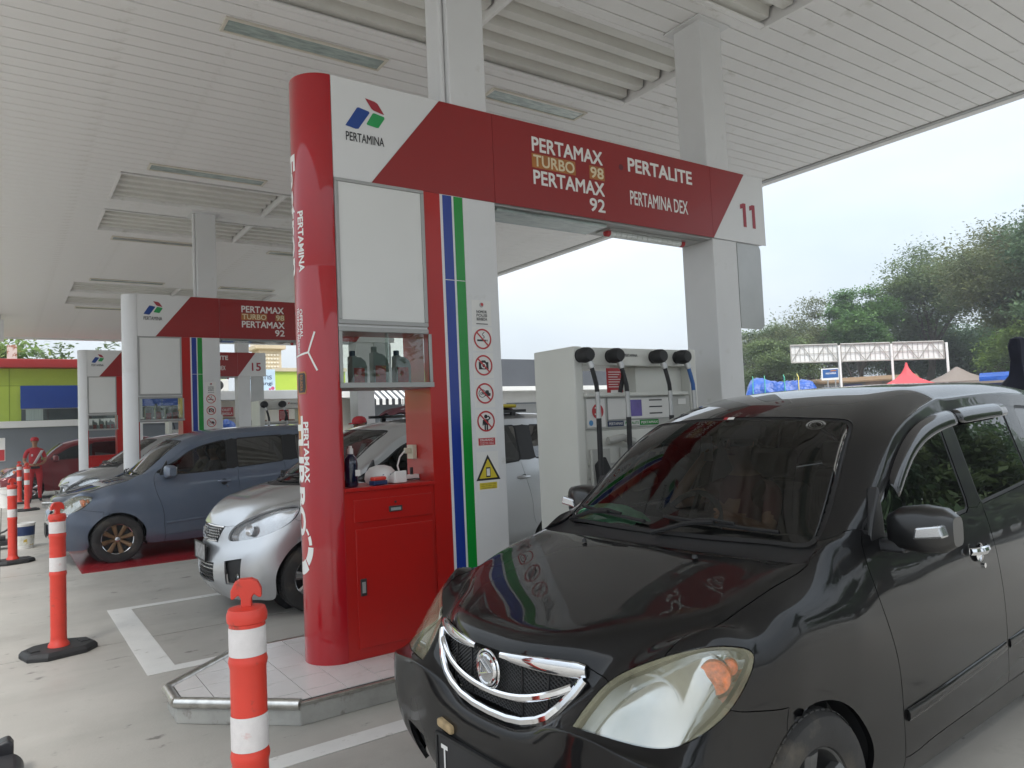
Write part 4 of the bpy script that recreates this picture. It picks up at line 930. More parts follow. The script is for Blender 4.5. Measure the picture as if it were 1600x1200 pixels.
def wheel(parent, u, y, side, R, hz, rim_mat, spokes, style=0, name='wheel'):
    """side -1: outer face towards -y. wheel > tyre(root), rim, hub_cap"""
    s = side; w = 0.095
    prof = [(R * .64, -w * .9), (R * .70, -w), (R * .84, -w * 1.08), (R * .95, -w * .98), (R * .995, -w * .72), (R, -w * .4), (R, w * .4), (R * .995, w * .72), (R * .95, w * .98), (R * .84, w * 1.05), (R * .64, w * .9), (R * .60, w * .5), (R * .60, -w * .7), (R * .64, -w * .9)]
    ty = MB().lathe([(r, h) for r, h in prof], (u, y, hz), 48, 'y').build(name, M['tyre'], parent, smooth=True)
    # tread blocks
    mb = MB()
    for k in range(56):
        a = 2 * math.pi * k / 56
        for o in (-.55, 0, .55):
            cx, cz = u + math.cos(a + o * .04) * R, hz + math.sin(a + o * .04) * R
            t = Vector((-math.sin(a), 0, math.cos(a))) * R * .042; n = Vector((math.cos(a), 0, math.sin(a))) * .004; b_ = Vector((0, w * .24, 0)); c_ = Vector((cx, y + o * w, cz)) - n * .3
            mb.add([c_ - t - b_, c_ + t - b_, c_ + t + b_, c_ - t + b_, c_ - t * .9 - b_ * .9 + n, c_ + t * .9 - b_ * .9 + n, c_ + t * .9 + b_ * .9 + n, c_ - t * .9 + b_ * .9 + n], [(4, 5, 6, 7), (0, 1, 5, 4), (1, 2, 6, 5), (2, 3, 7, 6), (3, 0, 4, 7)])
    mb.build('tread', M['tyre'], ty)
    rr = R * .63; yo = y + s * w * .88
    rim = MB().lathe([(rr, 0), (rr * 1.0, s * -.004), (rr * .95, s * -.012), (rr * .93, s * -.09), (rr * .86, s * -.12)], (u, yo, hz), 48, 'y').build('rim', M['satin_silver'] if style == 0 else rim_mat, ty, smooth=True)
    MB().lathe([(rr * .9, s * -.115), (rr * .3, s * -.12), (0.0, s * -.12)], (u, yo, hz), 32, 'y').build('brake_disc', M['dark_steel'], ty, smooth=True)
    mb = MB()
    for k in range(spokes):
        a = 2 * math.pi * (k + .3) / spokes; d = Vector((math.cos(a), 0, math.sin(a))); t = Vector((-d.z, 0, d.x)); Y = Vector((0, s, 0)); c0 = Vector((u, yo, hz))
        w0, w1 = (.026, .042) if style == 0 else (.03, .05)
        a0 = c0 + d * rr * .17; a1 = c0 + d * rr * .95
        V = []
        for (pt, ww, dep) in ((a0, w0, -.030), (c0 + d * rr * .55, (w0 + w1) / 2, -.024), (a1, w1, -.010)):
            for (q_, e_) in ((-1, 0), (-.55, .012), (.55, .012), (1, 0)): V.append(pt + t * ww * q_ * .75 + Y * (dep + e_))
            for q_ in (1, -1): V.append(pt + t * ww * q_ * .7 + Y * (dep - .028))
        F_ = []
        for j in range(2):
            for i in range(6): F_.append((j * 6 + i, j * 6 + (i + 1) % 6, (j + 1) * 6 + (i + 1) % 6, (j + 1) * 6 + i))
        mb.add(V, F_ + [(0, 1, 2, 3, 4, 5), (12, 13, 14, 15, 16, 17)])
    mb.lathe([(rr * .24, s * -.045), (rr * .23, s * -.022), (rr * .1, s * -.016)], (u, yo, hz), 24, 'y')
    mb.build('spokes', rim_mat, ty, smooth=True)
    MB().lathe([(rr * .16, s * -.02), (rr * .155, s * -.008), (rr * .1, s * -.004), (0, s * -.003)], (u, yo, hz), 24, 'y').build('hub_cap', M['satin_silver'], ty, smooth=True)
    return ty
def strip_along(pts, half, thick, nrm=Vector((-1, 0, 0))):
    """flat bar with a domed face following points; half = half height in z"""
    mb = MB(); V = []; n = len(pts)
    for i, p in enumerate(pts):
        p = Vector(p); d = (Vector(pts[min(i + 1, n - 1)]) - Vector(pts[max(i - 1, 0)])).normalized()
        u_ = d.cross(nrm).normalized(); h = half[i] if isinstance(half, (list, tuple)) else half
        nn = u_.cross(d).normalized()
        if nn.dot(nrm) < 0: nn = -nn
        for (a, b) in ((-1, 0), (-.9, .55), (-.45, .95), (.45, .95), (.9, .55), (1, 0)): V.append(p + u_ * h * a + nn * thick * b)
    F_ = [(i * 6 + k, i * 6 + (k + 1) % 6, (i + 1) * 6 + (k + 1) % 6, (i + 1) * 6 + k) for i in range(n - 1) for k in range(6)]
    mb.add(V, F_ + [tuple(range(6)), tuple(range((n - 1) * 6, n * 6))]); return mb
def both(f):
    for s in (-1, 1): f(s)
def interior(t, driver_side=1, dx=0.0):
    """dash, wheel, seats. local axes: x back, y across (driver on +y: right hand drive)"""
    dash = MB()
    vs = []
    for i in range(9):
        y = -0.66 + i * 0.165; k = abs(y) / .66
        for (u, z) in ((1.0 + .14 * k, .98), (1.02 + .14 * k, 1.065), (1.22 + .1 * k, 1.085), (1.42 + .04 * k, 1.05), (1.47, .98), (1.44, .75)): vs.append((u + dx, y, z + (.02 if .15 < y < .55 and u > 1.2 else 0)))
    dash.add(vs, [(i * 6 + j, i * 6 + j + 1, (i + 1) * 6 + j + 1, (i + 1) * 6 + j) for i in range(8) for j in range(5)])
    dash.build('dashboard', M['cabin'], t, smooth=True)
    d = driver_side; sw = MB(); cx = Vector((1.60 + dx, .36 * d, 1.02)); ax = Vector((-.86, 0, .5)).normalized(); s1 = Vector((0, 1, 0)); s2 = ax.cross(s1)
    pts = [cx + (s1 * math.cos(a * math.pi / 14) + s2 * math.sin(a * math.pi / 14)) * .185 for a in range(29)]
    sw.tube(pts, .016, 8); sw.tube([cx - s1 * .18, cx, cx + s1 * .18], .02, 6); sw.tube([cx, cx + s2 * -.18], .02, 6); sw.tube([cx, cx + ax * .25], .03, 8)
    sw.build('steering_wheel', M['cabin'], t, smooth=True)
    for (u, y) in ((1.92, .36), (1.92, -.36), (2.75, .38), (2.75, -.38), (2.75, 0)):
        u += dx; mb = MB()
        w = .24 if u < 2.4 else .19
        mb.prism([(u - .22, .52), (u + .28, .50), (u + .30, .62), (u - .20, .66), (u - .25, .6)], y - w, y + w)
        mb.prism([(u + .2, .6), (u + .33, .58), (u + .50, 1.16), (u + .42, 1.20), (u + .36, 1.15)], y - w * .95, y + w * .95)
        st = mb.build('seat', M['seat_cloth'], t, bevel=.03, seg=3)
        MB().prism([(u + .42, 1.22), (u + .50, 1.20), (u + .535, 1.36), (u + .475, 1.385), (u + .44, 1.36)], y - .13, y + .13).build('headrest', M['seat_cloth'], st, bevel=.025, seg=3)
    mb = MB(); mb.box(.95 + dx, 3.8 + dx, -.74, .74, .24, .30); mb.box(1.0 + dx, 1.05 + dx, -.7, .7, .3, 1.0)  # floor plus dark box walls, added to block light inside the cabin
    for s in (-1, 1): mb.box(1.2 + dx, 3.75 + dx, s * .735 - .012, s * .735 + .012, .3, 1.0)
    mb.build('cabin_floor_blocker', M['cabin'], t)
    MB().prism([(1.56 + dx, 1.47), (1.60 + dx, 1.47), (1.62 + dx, 1.53), (1.57 + dx, 1.535)], -.12, .12).build('interior_mirror', M['cabin'], t, bevel=.012)
def mirror_part(t, s, u, z, m, vbase=.74, lens=True, scale=1.0):
    y0 = vbase * s; k = scale
    mb = MB(); V = []; 
    # shell: rounded wedge, sections along y outwards
    for (dy, du0, du1, z0, z1) in ((.05, -.03, .05, -.055, .055), (.10, -.06, .08, -.075, .085), (.17, -.065, .085, -.08, .095), (.24, -.045, .085, -.075, .085), (.275, -.01, .075, -.05, .055)):
        cu_, cz_ = u + (du0 + du1) / 2 * k, z + (z0 + z1) / 2 * k; hu, hz_ = (du1 - du0) / 2 * k, (z1 - z0) / 2 * k
        for i in range(16):
            a = 2 * math.pi * i / 16; ca, sa = math.cos(a), math.sin(a)
            V.append((cu_ + hu * math.copysign(abs(ca) ** .55, ca), y0 + s * dy * k, cz_ + hz_ * math.copysign(abs(sa) ** .55, sa)))
    mb.add(V, [(j * 16 + i, j * 16 + (i + 1) % 16, (j + 1) * 16 + (i + 1) % 16, (j + 1) * 16 + i) for j in range(4) for i in range(16)] + [tuple(range(16)), tuple(range(64, 80))])
    o = mb.build('mirror', m, t, smooth=True)
    MB().prism([(u - .12 * k, z - .09 * k), (u + .03 * k, z - .12 * k), (u + .02 * k, z + .02 * k), (u + .0, z + .16 * k), (u - .06 * k, z + .06 * k)], y0 - s * .03, y0 + s * .02).build('mirror_sail', M['trim_black'], o, bevel=.012, seg=3)
    MB().prism([(u - .05 * k, z - .085 * k), (u + .06 * k, z - .085 * k), (u + .05 * k, z - .04 * k), (u - .04 * k, z - .04 * k)], y0, y0 + s * .12 * k).build('mirror_arm', M['trim_black'], o, bevel=.012)
    if lens: MB().prism([(y0 + s * .16 * k, z - .025 * k), (y0 + s * .268 * k, z - .01 * k), (y0 + s * .255 * k, z + .035 * k), (y0 + s * .17 * k, z + .02 * k)], u - .075 * k, u - .02 * k, 'x').build('indicator_lens', M['satin_silver'], o, bevel=.008)
    MB().prism([(y0 + s * .07 * k, z - .06 * k), (y0 + s * .255 * k, z - .055 * k), (y0 + s * .25 * k, z + .065 * k), (y0 + s * .08 * k, z + .07 * k)], u + .078 * k, u + .088 * k, 'x').build('mirror_glass', M['chrome'], o)
    return o
def handle_part(t, door, u, v, z, s, m, key=True):
    mb = MB(); V = []
    for i in range(9):
        k = i / 8; uu = u - .085 + .17 * k; o = .008 + .030 * math.sin(math.pi * k) ** .6
        for (a, b) in ((-.014, 0), (-.016, .006), (0, .014), (.014, .010), (.018, 0)): V.append((uu, (v + o - .012 + b) * s, z + a * (1 - .25 * abs(k - .5))))
    mb.add(V, [(i * 5 + j, i * 5 + (j + 1) % 5, (i + 1) * 5 + (j + 1) % 5, (i + 1) * 5 + j) for i in range(8) for j in range(5)])
    h = mb.build('handle', m, door, smooth=True)
    MB().lathe([(.0, .001), (.034, .002), (.040, .0), (.042, -.006)], (u, 0, z - .012), 20, 'y').build('handle_cup', M['chrome'] if m == M['chrome'] else M['trim_black'], door, smooth=True).location = (0, v * s, 0)
    if key: MB().cyl((u + .045, (v - .004) * s, z - .075), (u + .045, (v + .006) * s, z - .075), .011, n=12).build('key_lock', M['chrome'], door)
    return h
def car(model, label, loc, rotz, paint_m, opts):
    level = opts.get('level', 3)
    vc, vn, parts, prm = car_shell(model, level)
    t = thing('parked_car', label, 'car', loc, rotz, 'cars at the pumps', local=True)
    bumper_m = opts.get('bumper', paint_m); fl = .022
    made = {}
    def P(key, name, m, **kw):
        o = put(name, panel_mesh(vc, vn, parts[key], **kw), m, t); made[key] = o; return o
    body = P('body', 'body', paint_m, gap=0.001)
    P('hood', 'hood', opts.get('hood', paint_m)); P('front_bumper', 'front_bumper', bumper_m, gap=.0015, flange=.018); P('cowl', 'cowl', M['trim_black'], sink=.012)
    P('rear_bumper', 'rear_bumper', bumper_m); P('tailgate', 'tailgate', paint_m)
    P('grille', 'grille', M['seal'], sink=.055, gap=0, flange=0); P('lower_grille', 'lower_grille', M['trim_black'], sink=.035, gap=0, flange=0)
    def window(key, name, gm, parent, border=.016, sink=.004):
        return put(name, panel_mesh(vc, vn, parts[key], sink=sink, border=border), [gm, M['seal']], parent)
    window('windshield', 'windshield', opts['ws'], t, .02); window('back_window', 'back_window', opts['side_rear'], t)
    for s, yn in ((1, 'right'), (-1, 'left')):
        P(('fender', s), 'fender', paint_m); P(('side_sill', s), 'side_sill', opts.get('sill', paint_m)); P(('quarter_panel', s), 'quarter_panel', paint_m, gap=.001)
        fd = P(('front_door', s), 'front_door', paint_m); rd = P(('rear_door', s), 'rear_door', paint_m)
        P(('pillar_trim', s), 'door_pillar', opts.get('pillar', M['trim_black']), gap=.0005)
        P(('rear_pillar', s), 'rear_pillar', opts.get('pillar', M['trim_black']), gap=.0005); P(('fog_recess', s), 'fog_recess', M['seal'], sink=.03, gap=0, flange=0)
        window(('front_window', s), 'window', opts['side_front'], fd); window(('rear_window', s), 'window', opts['side_rear'], rd); window(('quarter_window', s), 'quarter_window', opts['side_rear'], t)
        P(('tail_light', s), 'tail_light', M['tail_red'])
        hl = P(('headlight', s), 'headlight', opts['lens'], gap=.0025, flange=.02)
        # lamp housing behind the lens, reflector bowls and amber bulb
        hs = put('housing', panel_mesh(vc, vn, parts[('headlight', s)], sink=.062, gap=.006, flange=-.03), opts.get('housing', M['reflector']), hl)
        hp = opts['lamps']
        for (u, v, z, r, dep, kind) in hp:
            c_ = Vector((u, v * s, z)); ax = Vector((-1, .35 * s if kind != 'amber' else .7 * s, .1)).normalized()
            a_ = ax.orthogonal().normalized(); b_ = ax.cross(a_); V = []; n_ = 28
            if kind == 'bowl':
                pr = [(r, .0), (r * .94, -.004), (r * .8, -dep * .45), (r * .55, -dep * .8), (r * .25, -dep), (r * .2, -dep * .75), (r * .16, -dep * .55), (0, -dep * .5)]
            else:
                pr = [(r, -.01), (r * .93, .01), (r * .7, dep * .6), (r * .4, dep * .9), (0, dep)]
            for (q, h) in pr:
                for i in range(n_): V.append(c_ + ax * h + (a_ * math.cos(2 * math.pi * i / n_) + b_ * math.sin(2 * math.pi * i / n_)) * q)
            MB().add(V, [(j * n_ + i, j * n_ + (i + 1) % n_, (j + 1) * n_ + (i + 1) % n_, (j + 1) * n_ + i) for j in range(len(pr) - 1) for i in range(n_)]).build('reflector_bowl' if kind == 'bowl' else 'indicator_bulb', M['chrome'] if kind == 'bowl' else M['amber'], hl, smooth=True)
        # wheel well liner
        for hb in prm['hub']:
            mb = MB(); mb.lathe([(prm['R'] + .05, -.16), (prm['R'] + .05, .12)], (hb, s * .64, prm['hz']), 24, 'y', -.3, math.pi + .3)
            mb.lathe([(prm['R'] + .05, -.16), (.05, -.16)], (hb, s * .64, prm['hz']), 24, 'y') if s > 0 else mb.lathe([(prm['R'] + .05, .12 + .04), (.05, .16)], (hb, s * .64, prm['hz']), 24, 'y')
            mb.build('wheel_well', M['trim_black'], t, smooth=True)
        for k, hb in enumerate(prm['hub']): wheel(t, hb, s * .715, s, prm['R'], prm['hz'], opts['rim'], opts.get('spokes', 5), opts.get('rim_style', 1))
        mirror_part(t, s, opts['mir'][0], opts['mir'][1], opts.get('mirror_m', paint_m), opts['mir'][2], opts.get('mir_lens', True))
        if opts.get('handles', True):
            handle_part(t, fd, opts['hx'][0], .818, opts['hx'][1], s, opts.get('handle_m', paint_m)); handle_part(t, rd, opts['hx'][0] + .88, .818, opts['hx'][1] + .03, s, opts.get('handle_m', paint_m), False)
    # wipers
    if opts.get('wipers', True):
        w0_, w2_ = prm['w0'], prm['w2']
        def wp(k, y, lift):
            q = abs(y) / w0_[4][4]; a_ = Vector((w0_[0] + w0_[1] * q ** 2.2, y, w0_[2] + w0_[3] * q * q)); y2 = y * w2_[4][4] / w0_[4][4]
            b_ = Vector((w2_[0] + w2_[1] * q ** 2.5, y2, w2_[2] + w2_[3] * q * q)); m_ = (a_ + b_) / 2 + Vector((-.014, 0, .018))
            p_ = a_ * (1 - k) * (1 - 2 * k) + m_ * 4 * k * (1 - k) + b_ * k * (2 * k - 1); return p_ + Vector((-.62, 0, .78)) * lift
        for (y0, y1) in ((-.54, .0), (.10, .60)):
            w = MB()
            w.tube([wp(.055 + .05 * i / 8, y0 + (y1 - y0) * i / 8, .014) for i in range(9)], .0085, 6)
            w.tube([wp(-.015, y1 + .03, .012), wp(.05, (y0 + y1) / 2 + .12, .034), wp(.08, (y0 + y1) / 2, .028)], .010, 6)
            w.tube([wp(.08, (y0 + y1) / 2 - .09, .024), wp(.085, (y0 + y1) / 2, .036), wp(.09, (y0 + y1) / 2 + .09, .024)], .007, 6)
            w.build('wiper', M['trim_black'], t, smooth=True)
    mb = MB(); mb.box(.45, 4.0, -.62, .62, .22, .28); mb.box(.3, 1.0, -.45, .45, .3, .75); mb.build('underbody', M['trim_black'], t)
    interior(t, 1, opts.get('du', 0))
    return t, made, prm
def plate(t, text, x, z, w=.40, h=.135, y=0.0, m=None):
    p = MB().box(x - .006, x, y - w / 2, y + w / 2, z - h / 2, z + h / 2).build('licence_plate', m or M['plate_black'], t, bevel=.003)
    fr = MB()
    for a in ((y - w / 2 - .012, y + w / 2 + .012, z + h / 2, z + h / 2 + .012), (y - w / 2 - .012, y + w / 2 + .012, z - h / 2 - .012, z - h / 2), (y - w / 2 - .012, y - w / 2, z - h / 2, z + h / 2), (y + w / 2, y + w / 2 + .012, z - h / 2, z + h / 2)): fr.box(x - .010, x + .004, *a)
    fr.build('plate_frame', M['trim_black'], p)
    MB().box(x + .004, x + .05, y - .12, y + .12, z - .04, z + .04).build('plate_bracket', M['trim_black'], p)
    if not text: return p
    vs, fs = text_mesh(text, .02)
    # facing -x; text runs from +y side (seen left) to -y
    me = D.meshes.new('lettering'); wt = w * .84 if len(text) > 2 else .045; me.from_pydata([(x - .0085, y + w * .44 - a * wt, z - h * .32 + b * h * .64) for a, b in vs], [], fs); me.materials.append(M['letter_white']); link('lettering', me, None, p)
    return p

# ---- black car in the foreground
black = paint('black_paint', (0.004, 0.004, 0.0045), rough=.4)
blk_sill = mat('black_sill', (0.012, 0.012, 0.012), 0.35, noise=(4, .2), coat=.2)
av_lamps = [(.215, .60, .735, .082, .05, 'bowl'), (.362, .715, .80, .052, .016, 'amber'), (.37, .70, .805, .060, .03, 'bowl'), (.42, .73, .822, .026, .012, 'amber')]
opts_b = dict(ws=M['ws_dark'], side_front=M['side_dark'], side_rear=M['side_dark'], lens=M['lens_hazy'], lamps=av_lamps, rim=mat('dull_rim', (.10, .10, .098), .5, metal=.4, noise=(9, .3)), mir=(1.36, 1.135, .745), hx=(2.09, .955), handle_m=M['chrome'], pillar=black, sill=blk_sill, level=3, mirror_m=mat('mirror_black', (.008, .008, .0085), .3, coat=.3))
blackcar, made, prm = car(avanza, 'black car in the foreground with chrome grille and amber headlamp bulbs', (1.37, 2.235, 0), 0.05, black, opts_b)
t = blackcar
def fx(v, z):   # x of the grille surface line used by the chrome trim
    return 0
# chrome grille trim: upper bar, lower frame, centre bar, emblem
def gline(y, z):
    k = abs(y) / .41
    zz = max(0.0, min(1.0, (z - .59) / .225))
    return .038 + (.047 - .04 + .075 * zz) * k ** 2.2
def bar_pts(fn, y0, y1, n=18, out=.006): return [(gline(y, fn(y)) - out, y, fn(y)) for y in [y0 + (y1 - y0) * i / n for i in range(n + 1)]]
top = lambda y: .806 - .02 * max(0, 1 - (abs(y) / .11) ** 2) * 0
for s in (-1, 1):
    n = 14; pts = bar_pts(lambda y: .800 + .006 * abs(y) / .4, .075 * s, .415 * s, n); half = [.012 + .014 * math.sin(math.pi * min(1, i / n * 1.15) * .5) * (1 if i < n else .5) for i in range(n + 1)]
    strip_along(pts, half, .012).build('chrome_bar', M['chrome'], made['grille'], smooth=True)
mid = lambda y: .665 + .09 * (abs(y) / .38) ** 2.2
strip_along(bar_pts(mid, -.38, .38, 30), .0135, .013).build('chrome_bar', M['chrome'], made['grille'], smooth=True)
low = [(.415, .782), (.392, .745), (.345, .69), (.30, .652), (.25, .628), (.18, .606), (.10, .594), (0, .590)]
pts = [(gline(y, z) - .006, y, z) for y, z in low] + [(gline(y, z) - .006, -y, z) for y, z in reversed(low[:-1])]
strip_along(pts, .016, .014).build('chrome_frame', M['chrome'], made['grille'], smooth=True)
# black lattice
mb = MB()
def inside(y, z):
    k = abs(y); zl = .60 + .15 * max(0, (k - .22) / .16) ** 1.1 if k > .22 else .60
    return z > zl + .004 and z < .79 and k < .385
n = 64
for i in range(-60, 61):
    for sg in (-1, 1):
        y0 = i * .021; seg = []
        for k in range(30):
            z = .60 + k * .0068; y = y0 + sg * (z - .69) * 1.5
            if inside(y, z): seg.append((gline(y, z) + .022, y, z))
            else:
                if len(seg) > 1: mb.tube([seg[0], seg[-1]], .0024, 4)
                seg = []
        if len(seg) > 1: mb.tube([seg[0], seg[-1]], .0024, 4)
lt = mb.build('grille_lattice', mat('lattice_grey', (.07, .07, .072), .45), made['grille']); lt['kind'] = 'stuff'
for y in (-.27, -.15, .15, .27):
    zz = (.60, .79); MB().tube([(gline(y, .63) + .018, y, .61 + .12 * max(0, abs(y) - .2)), (gline(y, .78) + .018, y, .788)], .005, 6).build('grille_rib', M['trim_black'], made['grille'])
# emblem: ring with an enclosed slanted letter shape
ex_ = .022; 
def ringx(r, rt, z0=.738, y0=0.0, x=ex_, n=40, k=8):
    V = []
    for i in range(n):
        a = 2 * math.pi * i / n
        for j in range(k):
            b_ = 2 * math.pi * j / k; rr = r + rt * math.cos(b_)
            V.append((x + rt * math.sin(b_), y0 + rr * math.cos(a), z0 + rr * 1.02 * math.sin(a)))
    return MB().add(V, [(i * k + j, i * k + (j + 1) % k, ((i + 1) % n) * k + (j + 1) % k, ((i + 1) % n) * k + j) for i in range(n) for j in range(k)])
emb = ringx(.048, .0085).build('emblem', M['chrome'], t, smooth=True)
ringx(.064, .005, x=.027).build('emblem_ring', M['chrome'], emb, smooth=True)
MB().cyl((.036, 0, .738), (.018, 0, .738), .045, n=32).build('emblem_disc', M['satin_silver'], emb)
MB().prism([(0.0374, 0.7114), (-0.0346, 0.7344), (0.0216, 0.7726), (0.0245, 0.7632), (-0.013, 0.7351), (0.0324, 0.7214)], .008, .018, 'x').build('emblem_mark', M['chrome'], emb, bevel=.002)
MB().prism([(0.0288, 0.7186), (0.0374, 0.7222), (0.0288, 0.7654), (0.0187, 0.769)], .010, .0182, 'x').build('emblem_mark', M['chrome'], emb, bevel=.002)
# bumper crest line, number plate, foam pad, lower scoops
plate(t, 'T', -.012, .372, w=.43, y=.07)
MB().prism([(.285, .472), (.19, .462), (.19, .492), (.285, .502)], -.022, .025, 'x').build('foam_pad', mat('foam_tan', (.42, .31, .17), .9, noise=(30, .3)), t, bevel=.008)
# door mouldings, side visors, washer nozzles, stickers
for s in (-1, 1):
    for (a, b_, za, zb) in ((1.335, 2.285, .452, .50), (2.33, 3.0, .502, .53)):
        strip_along([(a + (b_ - a) * i / 8, (.8255 - (.004 if i in (0, 8) else 0)) * s, za + (zb - za) * i / 8) for i in range(9)], .022, .012, Vector((0, s, 0))).build('side_moulding', M['trim_black'] if False else black, t, smooth=True)
    for path in ([(1.50, .728, 1.275), (1.62, .712, 1.37), (1.76, .693, 1.452), (1.94, .677, 1.51), (2.165, .664, 1.542), (2.285, .66, 1.549)], [(2.30, .66, 1.55), (2.6, .655, 1.566), (2.95, .648, 1.573)]):
        V = []; 
        for (u, v, z) in path: V += [(u, (v - .005) * s, z + .018), (u + .002, (v + .022) * s, z + .004), (u + .008, (v + .036) * s, z - .03), (u + .014, (v + .034) * s, z - .055)]
        mv = MB().add(V, [(i * 4 + j, i * 4 + j + 1, (i + 1) * 4 + j + 1, (i + 1) * 4 + j) for i in range(len(path) - 1) for j in range(3)]).build('window_visor', mat('visor_smoke', (.008, .008, .010), .12, coat=.5), t, smooth=True)
        md = mv.modifiers.new('s', 'SUBSURF'); md.levels = 1; md.render_levels = 2; so = mv.modifiers.new('t', 'SOLIDIFY'); so.thickness = .003
    MB().lathe([(.0, .016), (.009, .012), (.012, 0)], (.80, .31 * s, 1.047), 12).build('washer_nozzle', M['trim_black'], t, smooth=True)
def on_glass(k, vy, lift=.006):
    a = Vector((.955 + .085 * (abs(vy) / .685) ** 2.2, vy, 1.094 + .006 * (abs(vy) / .685) ** 2)); vt = vy * .83
    b_ = Vector((1.50 + .12 * (abs(vt) / .568) ** 2.5, vt, 1.576 - .034 * (abs(vt) / .568) ** 2)); m_ = (a + b_) / 2 + Vector((-.014, 0, .018))
    p = a * (1 - k) * (1 - 2 * k) + m_ * 4 * k * (1 - k) + b_ * k * (2 * k - 1)
    return p + Vector((-.62, 0, .78)) * lift
def glass_patch(name, k0, k1, y0, y1, m, round_=False):
    V = []; F_ = []; n = 5
    if round_:
        kc, yc_, rk, ry = (k0 + k1) / 2, (y0 + y1) / 2, (k1 - k0) / 2, (y1 - y0) / 2
        for q in (.55, .68, .78, 1.0):
            for i in range(24): V.append(on_glass(kc + rk * q * math.sin(i * math.pi / 12), yc_ + ry * q * math.cos(i * math.pi / 12)))
        F_ = [(j * 24 + i, j * 24 + (i + 1) % 24, (j + 1) * 24 + (i + 1) % 24, (j + 1) * 24 + i) for j in (0, 2) for i in range(24)]
    else:
        for i in range(n + 1):
            for j in range(n + 1): V.append(on_glass(k0 + (k1 - k0) * i / n, y0 + (y1 - y0) * j / n))
        F_ = [(i * 6 + j, i * 6 + j + 1, (i + 1) * 6 + j + 1, (i + 1) * 6 + j) for i in range(n) for j in range(n)]
    MB().add(V, F_).build(name, m, t)
faint = mat('sticker_faint', (.22, .215, .20), .6)
glass_patch('round_sticker', .87, .97, -.56, -.47, faint, True)
glass_patch('brand_sticker', .965, .99, .0, .025, M['sticker_red']); glass_patch('brand_sticker', .965, .99, -.045, -.002, M['letter_white'])
# things lying on the dash belong to the cabin: green cloth, blue bag
# ------------------------------------------------------------------ the other cars
bluep = paint('blue_paint', (0.115, 0.145, 0.20), metal=.35, rough=.35, dust=(2.5, (0.15, 0.175, 0.22), .45, .8))
darkhood = paint('dark_hood', (0.035, 0.04, 0.05), rough=.35, dust=(3, (.06, .065, .075), .4, .75))  # hood colour darker than the rest of the body
bronze = mat('bronze', (0.22, 0.14, 0.08), 0.4, metal=.7, noise=(12, .25))
silverp = paint('silver_paint', (0.50, 0.51, 0.52), metal=.75, rough=.32)
greyp = paint('grey_paint', (0.33, 0.335, 0.34), metal=.7, rough=.32)
redp = paint('red_paint', (0.16, 0.012, 0.018), metal=.2, rough=.3)
base_o = dict(opts_b)
o2 = dict(base_o, ws=M['ws_glass'], side_front=M['side_mid'], side_rear=M['side_dark'], rim=bronze, spokes=8, rim_style=0, handle_m=bluep, pillar=M['trim_black'], sill=bluep, hood=darkhood, mirror_m=bluep, mir_lens=False)
bluecar, mk, prm = car(avanza, 'dusty blue car with bronze wheels parked on the red painted bay', (.47, 11.72, 0), 0.0, bluep, o2)
t = bluecar
strip_along([(gline(y, .73) - .004, y, .73) for y in [-.36 + .09 * i for i in range(9)]], .03, .012).build('chrome_bar', M['chrome'], mk['grille'], smooth=True)
strip_along([(gline(y, .66) - .002, y, .645) for y in [-.26 + .065 * i for i in range(9)]], .012, .01).build('chrome_bar', M['chrome'], mk['grille'], smooth=True)
for s in (-1, 1):
    MB().lathe([(.045, .0), (.044, -.01), (.0, -.012)], (.135, .54 * s, .29), 16, 'x').build('fog_lamp', M['reflector'], t, smooth=True)
    for (a, b_, za, zb) in ((1.335, 2.285, .452, .50), (2.33, 3.0, .502, .53)):
        strip_along([(a + (b_ - a) * i / 8, .8245 * s, za + (zb - za) * i / 8) for i in range(9)], .018, .010, Vector((0, s, 0))).build('side_moulding', bluep, t, smooth=True)
plate(t, '', -.012, .44, y=0)
er_lamps = [(.30, .56, .755, .055, .04, 'bowl')]
o3 = dict(base_o, ws=M['ws_glass'], side_front=M['side_mid'], side_rear=M['side_dark'], lens=M['lens_fresh'], lamps=er_lamps, rim=M['satin_silver'], spokes=7, rim_style=1, handle_m=silverp, pillar=M['trim_black'], sill=silverp, mirror_m=silverp, mir=(1.40, 1.15, .775), hx=(2.22, .98), du=-.03, housing=mat('lamp_grey', (.55, .56, .57), .16, metal=.9, noise=(9, .2)))
silvercar, mk, prm3 = car(ertiga, 'silver car with chrome mesh grille parked behind the red nosed totem', (1.47, 7.25, 0), 0.0, silverp, o3)
t = silvercar
def gl3(y, z): 
    k = abs(y) / .335; return .062 + .03 * (z - .65) / .15 + (.05 + .02 * (z - .65) / .15) * k ** 2.2
mb = MB(); 
for r in range(6):
    for i in range(-9, 10):
        z = .668 + r * .023; y = i * .034 + (.017 if r % 2 else 0); 
        if abs(y) < .245 + .07 * (z - .65) / .15: mb.tube([(gl3(y, z) + .006, y - .015, z - .007), (gl3(y, z) - .002, y, z + .007), (gl3(y, z) + .006, y + .015, z - .007)], .0045, 4)
lt = mb.build('grille_lattice', M['satin_silver'], mk['grille']); lt['kind'] = 'stuff'
strip_along([(gl3(y, .79) - .002, y, .788 - .01 * (abs(y) / .33) ** 2) for y in [-.32 + .064 * i for i in range(11)]], .009, .008).build('chrome_bar', M['chrome'], mk['grille'], smooth=True)
strip_along([(gl3(y * 1.2, .66) - .002, y, .655) for y in [-.25 + .05 * i for i in range(11)]], .007, .008).build('chrome_bar', M['chrome'], mk['grille'], smooth=True)
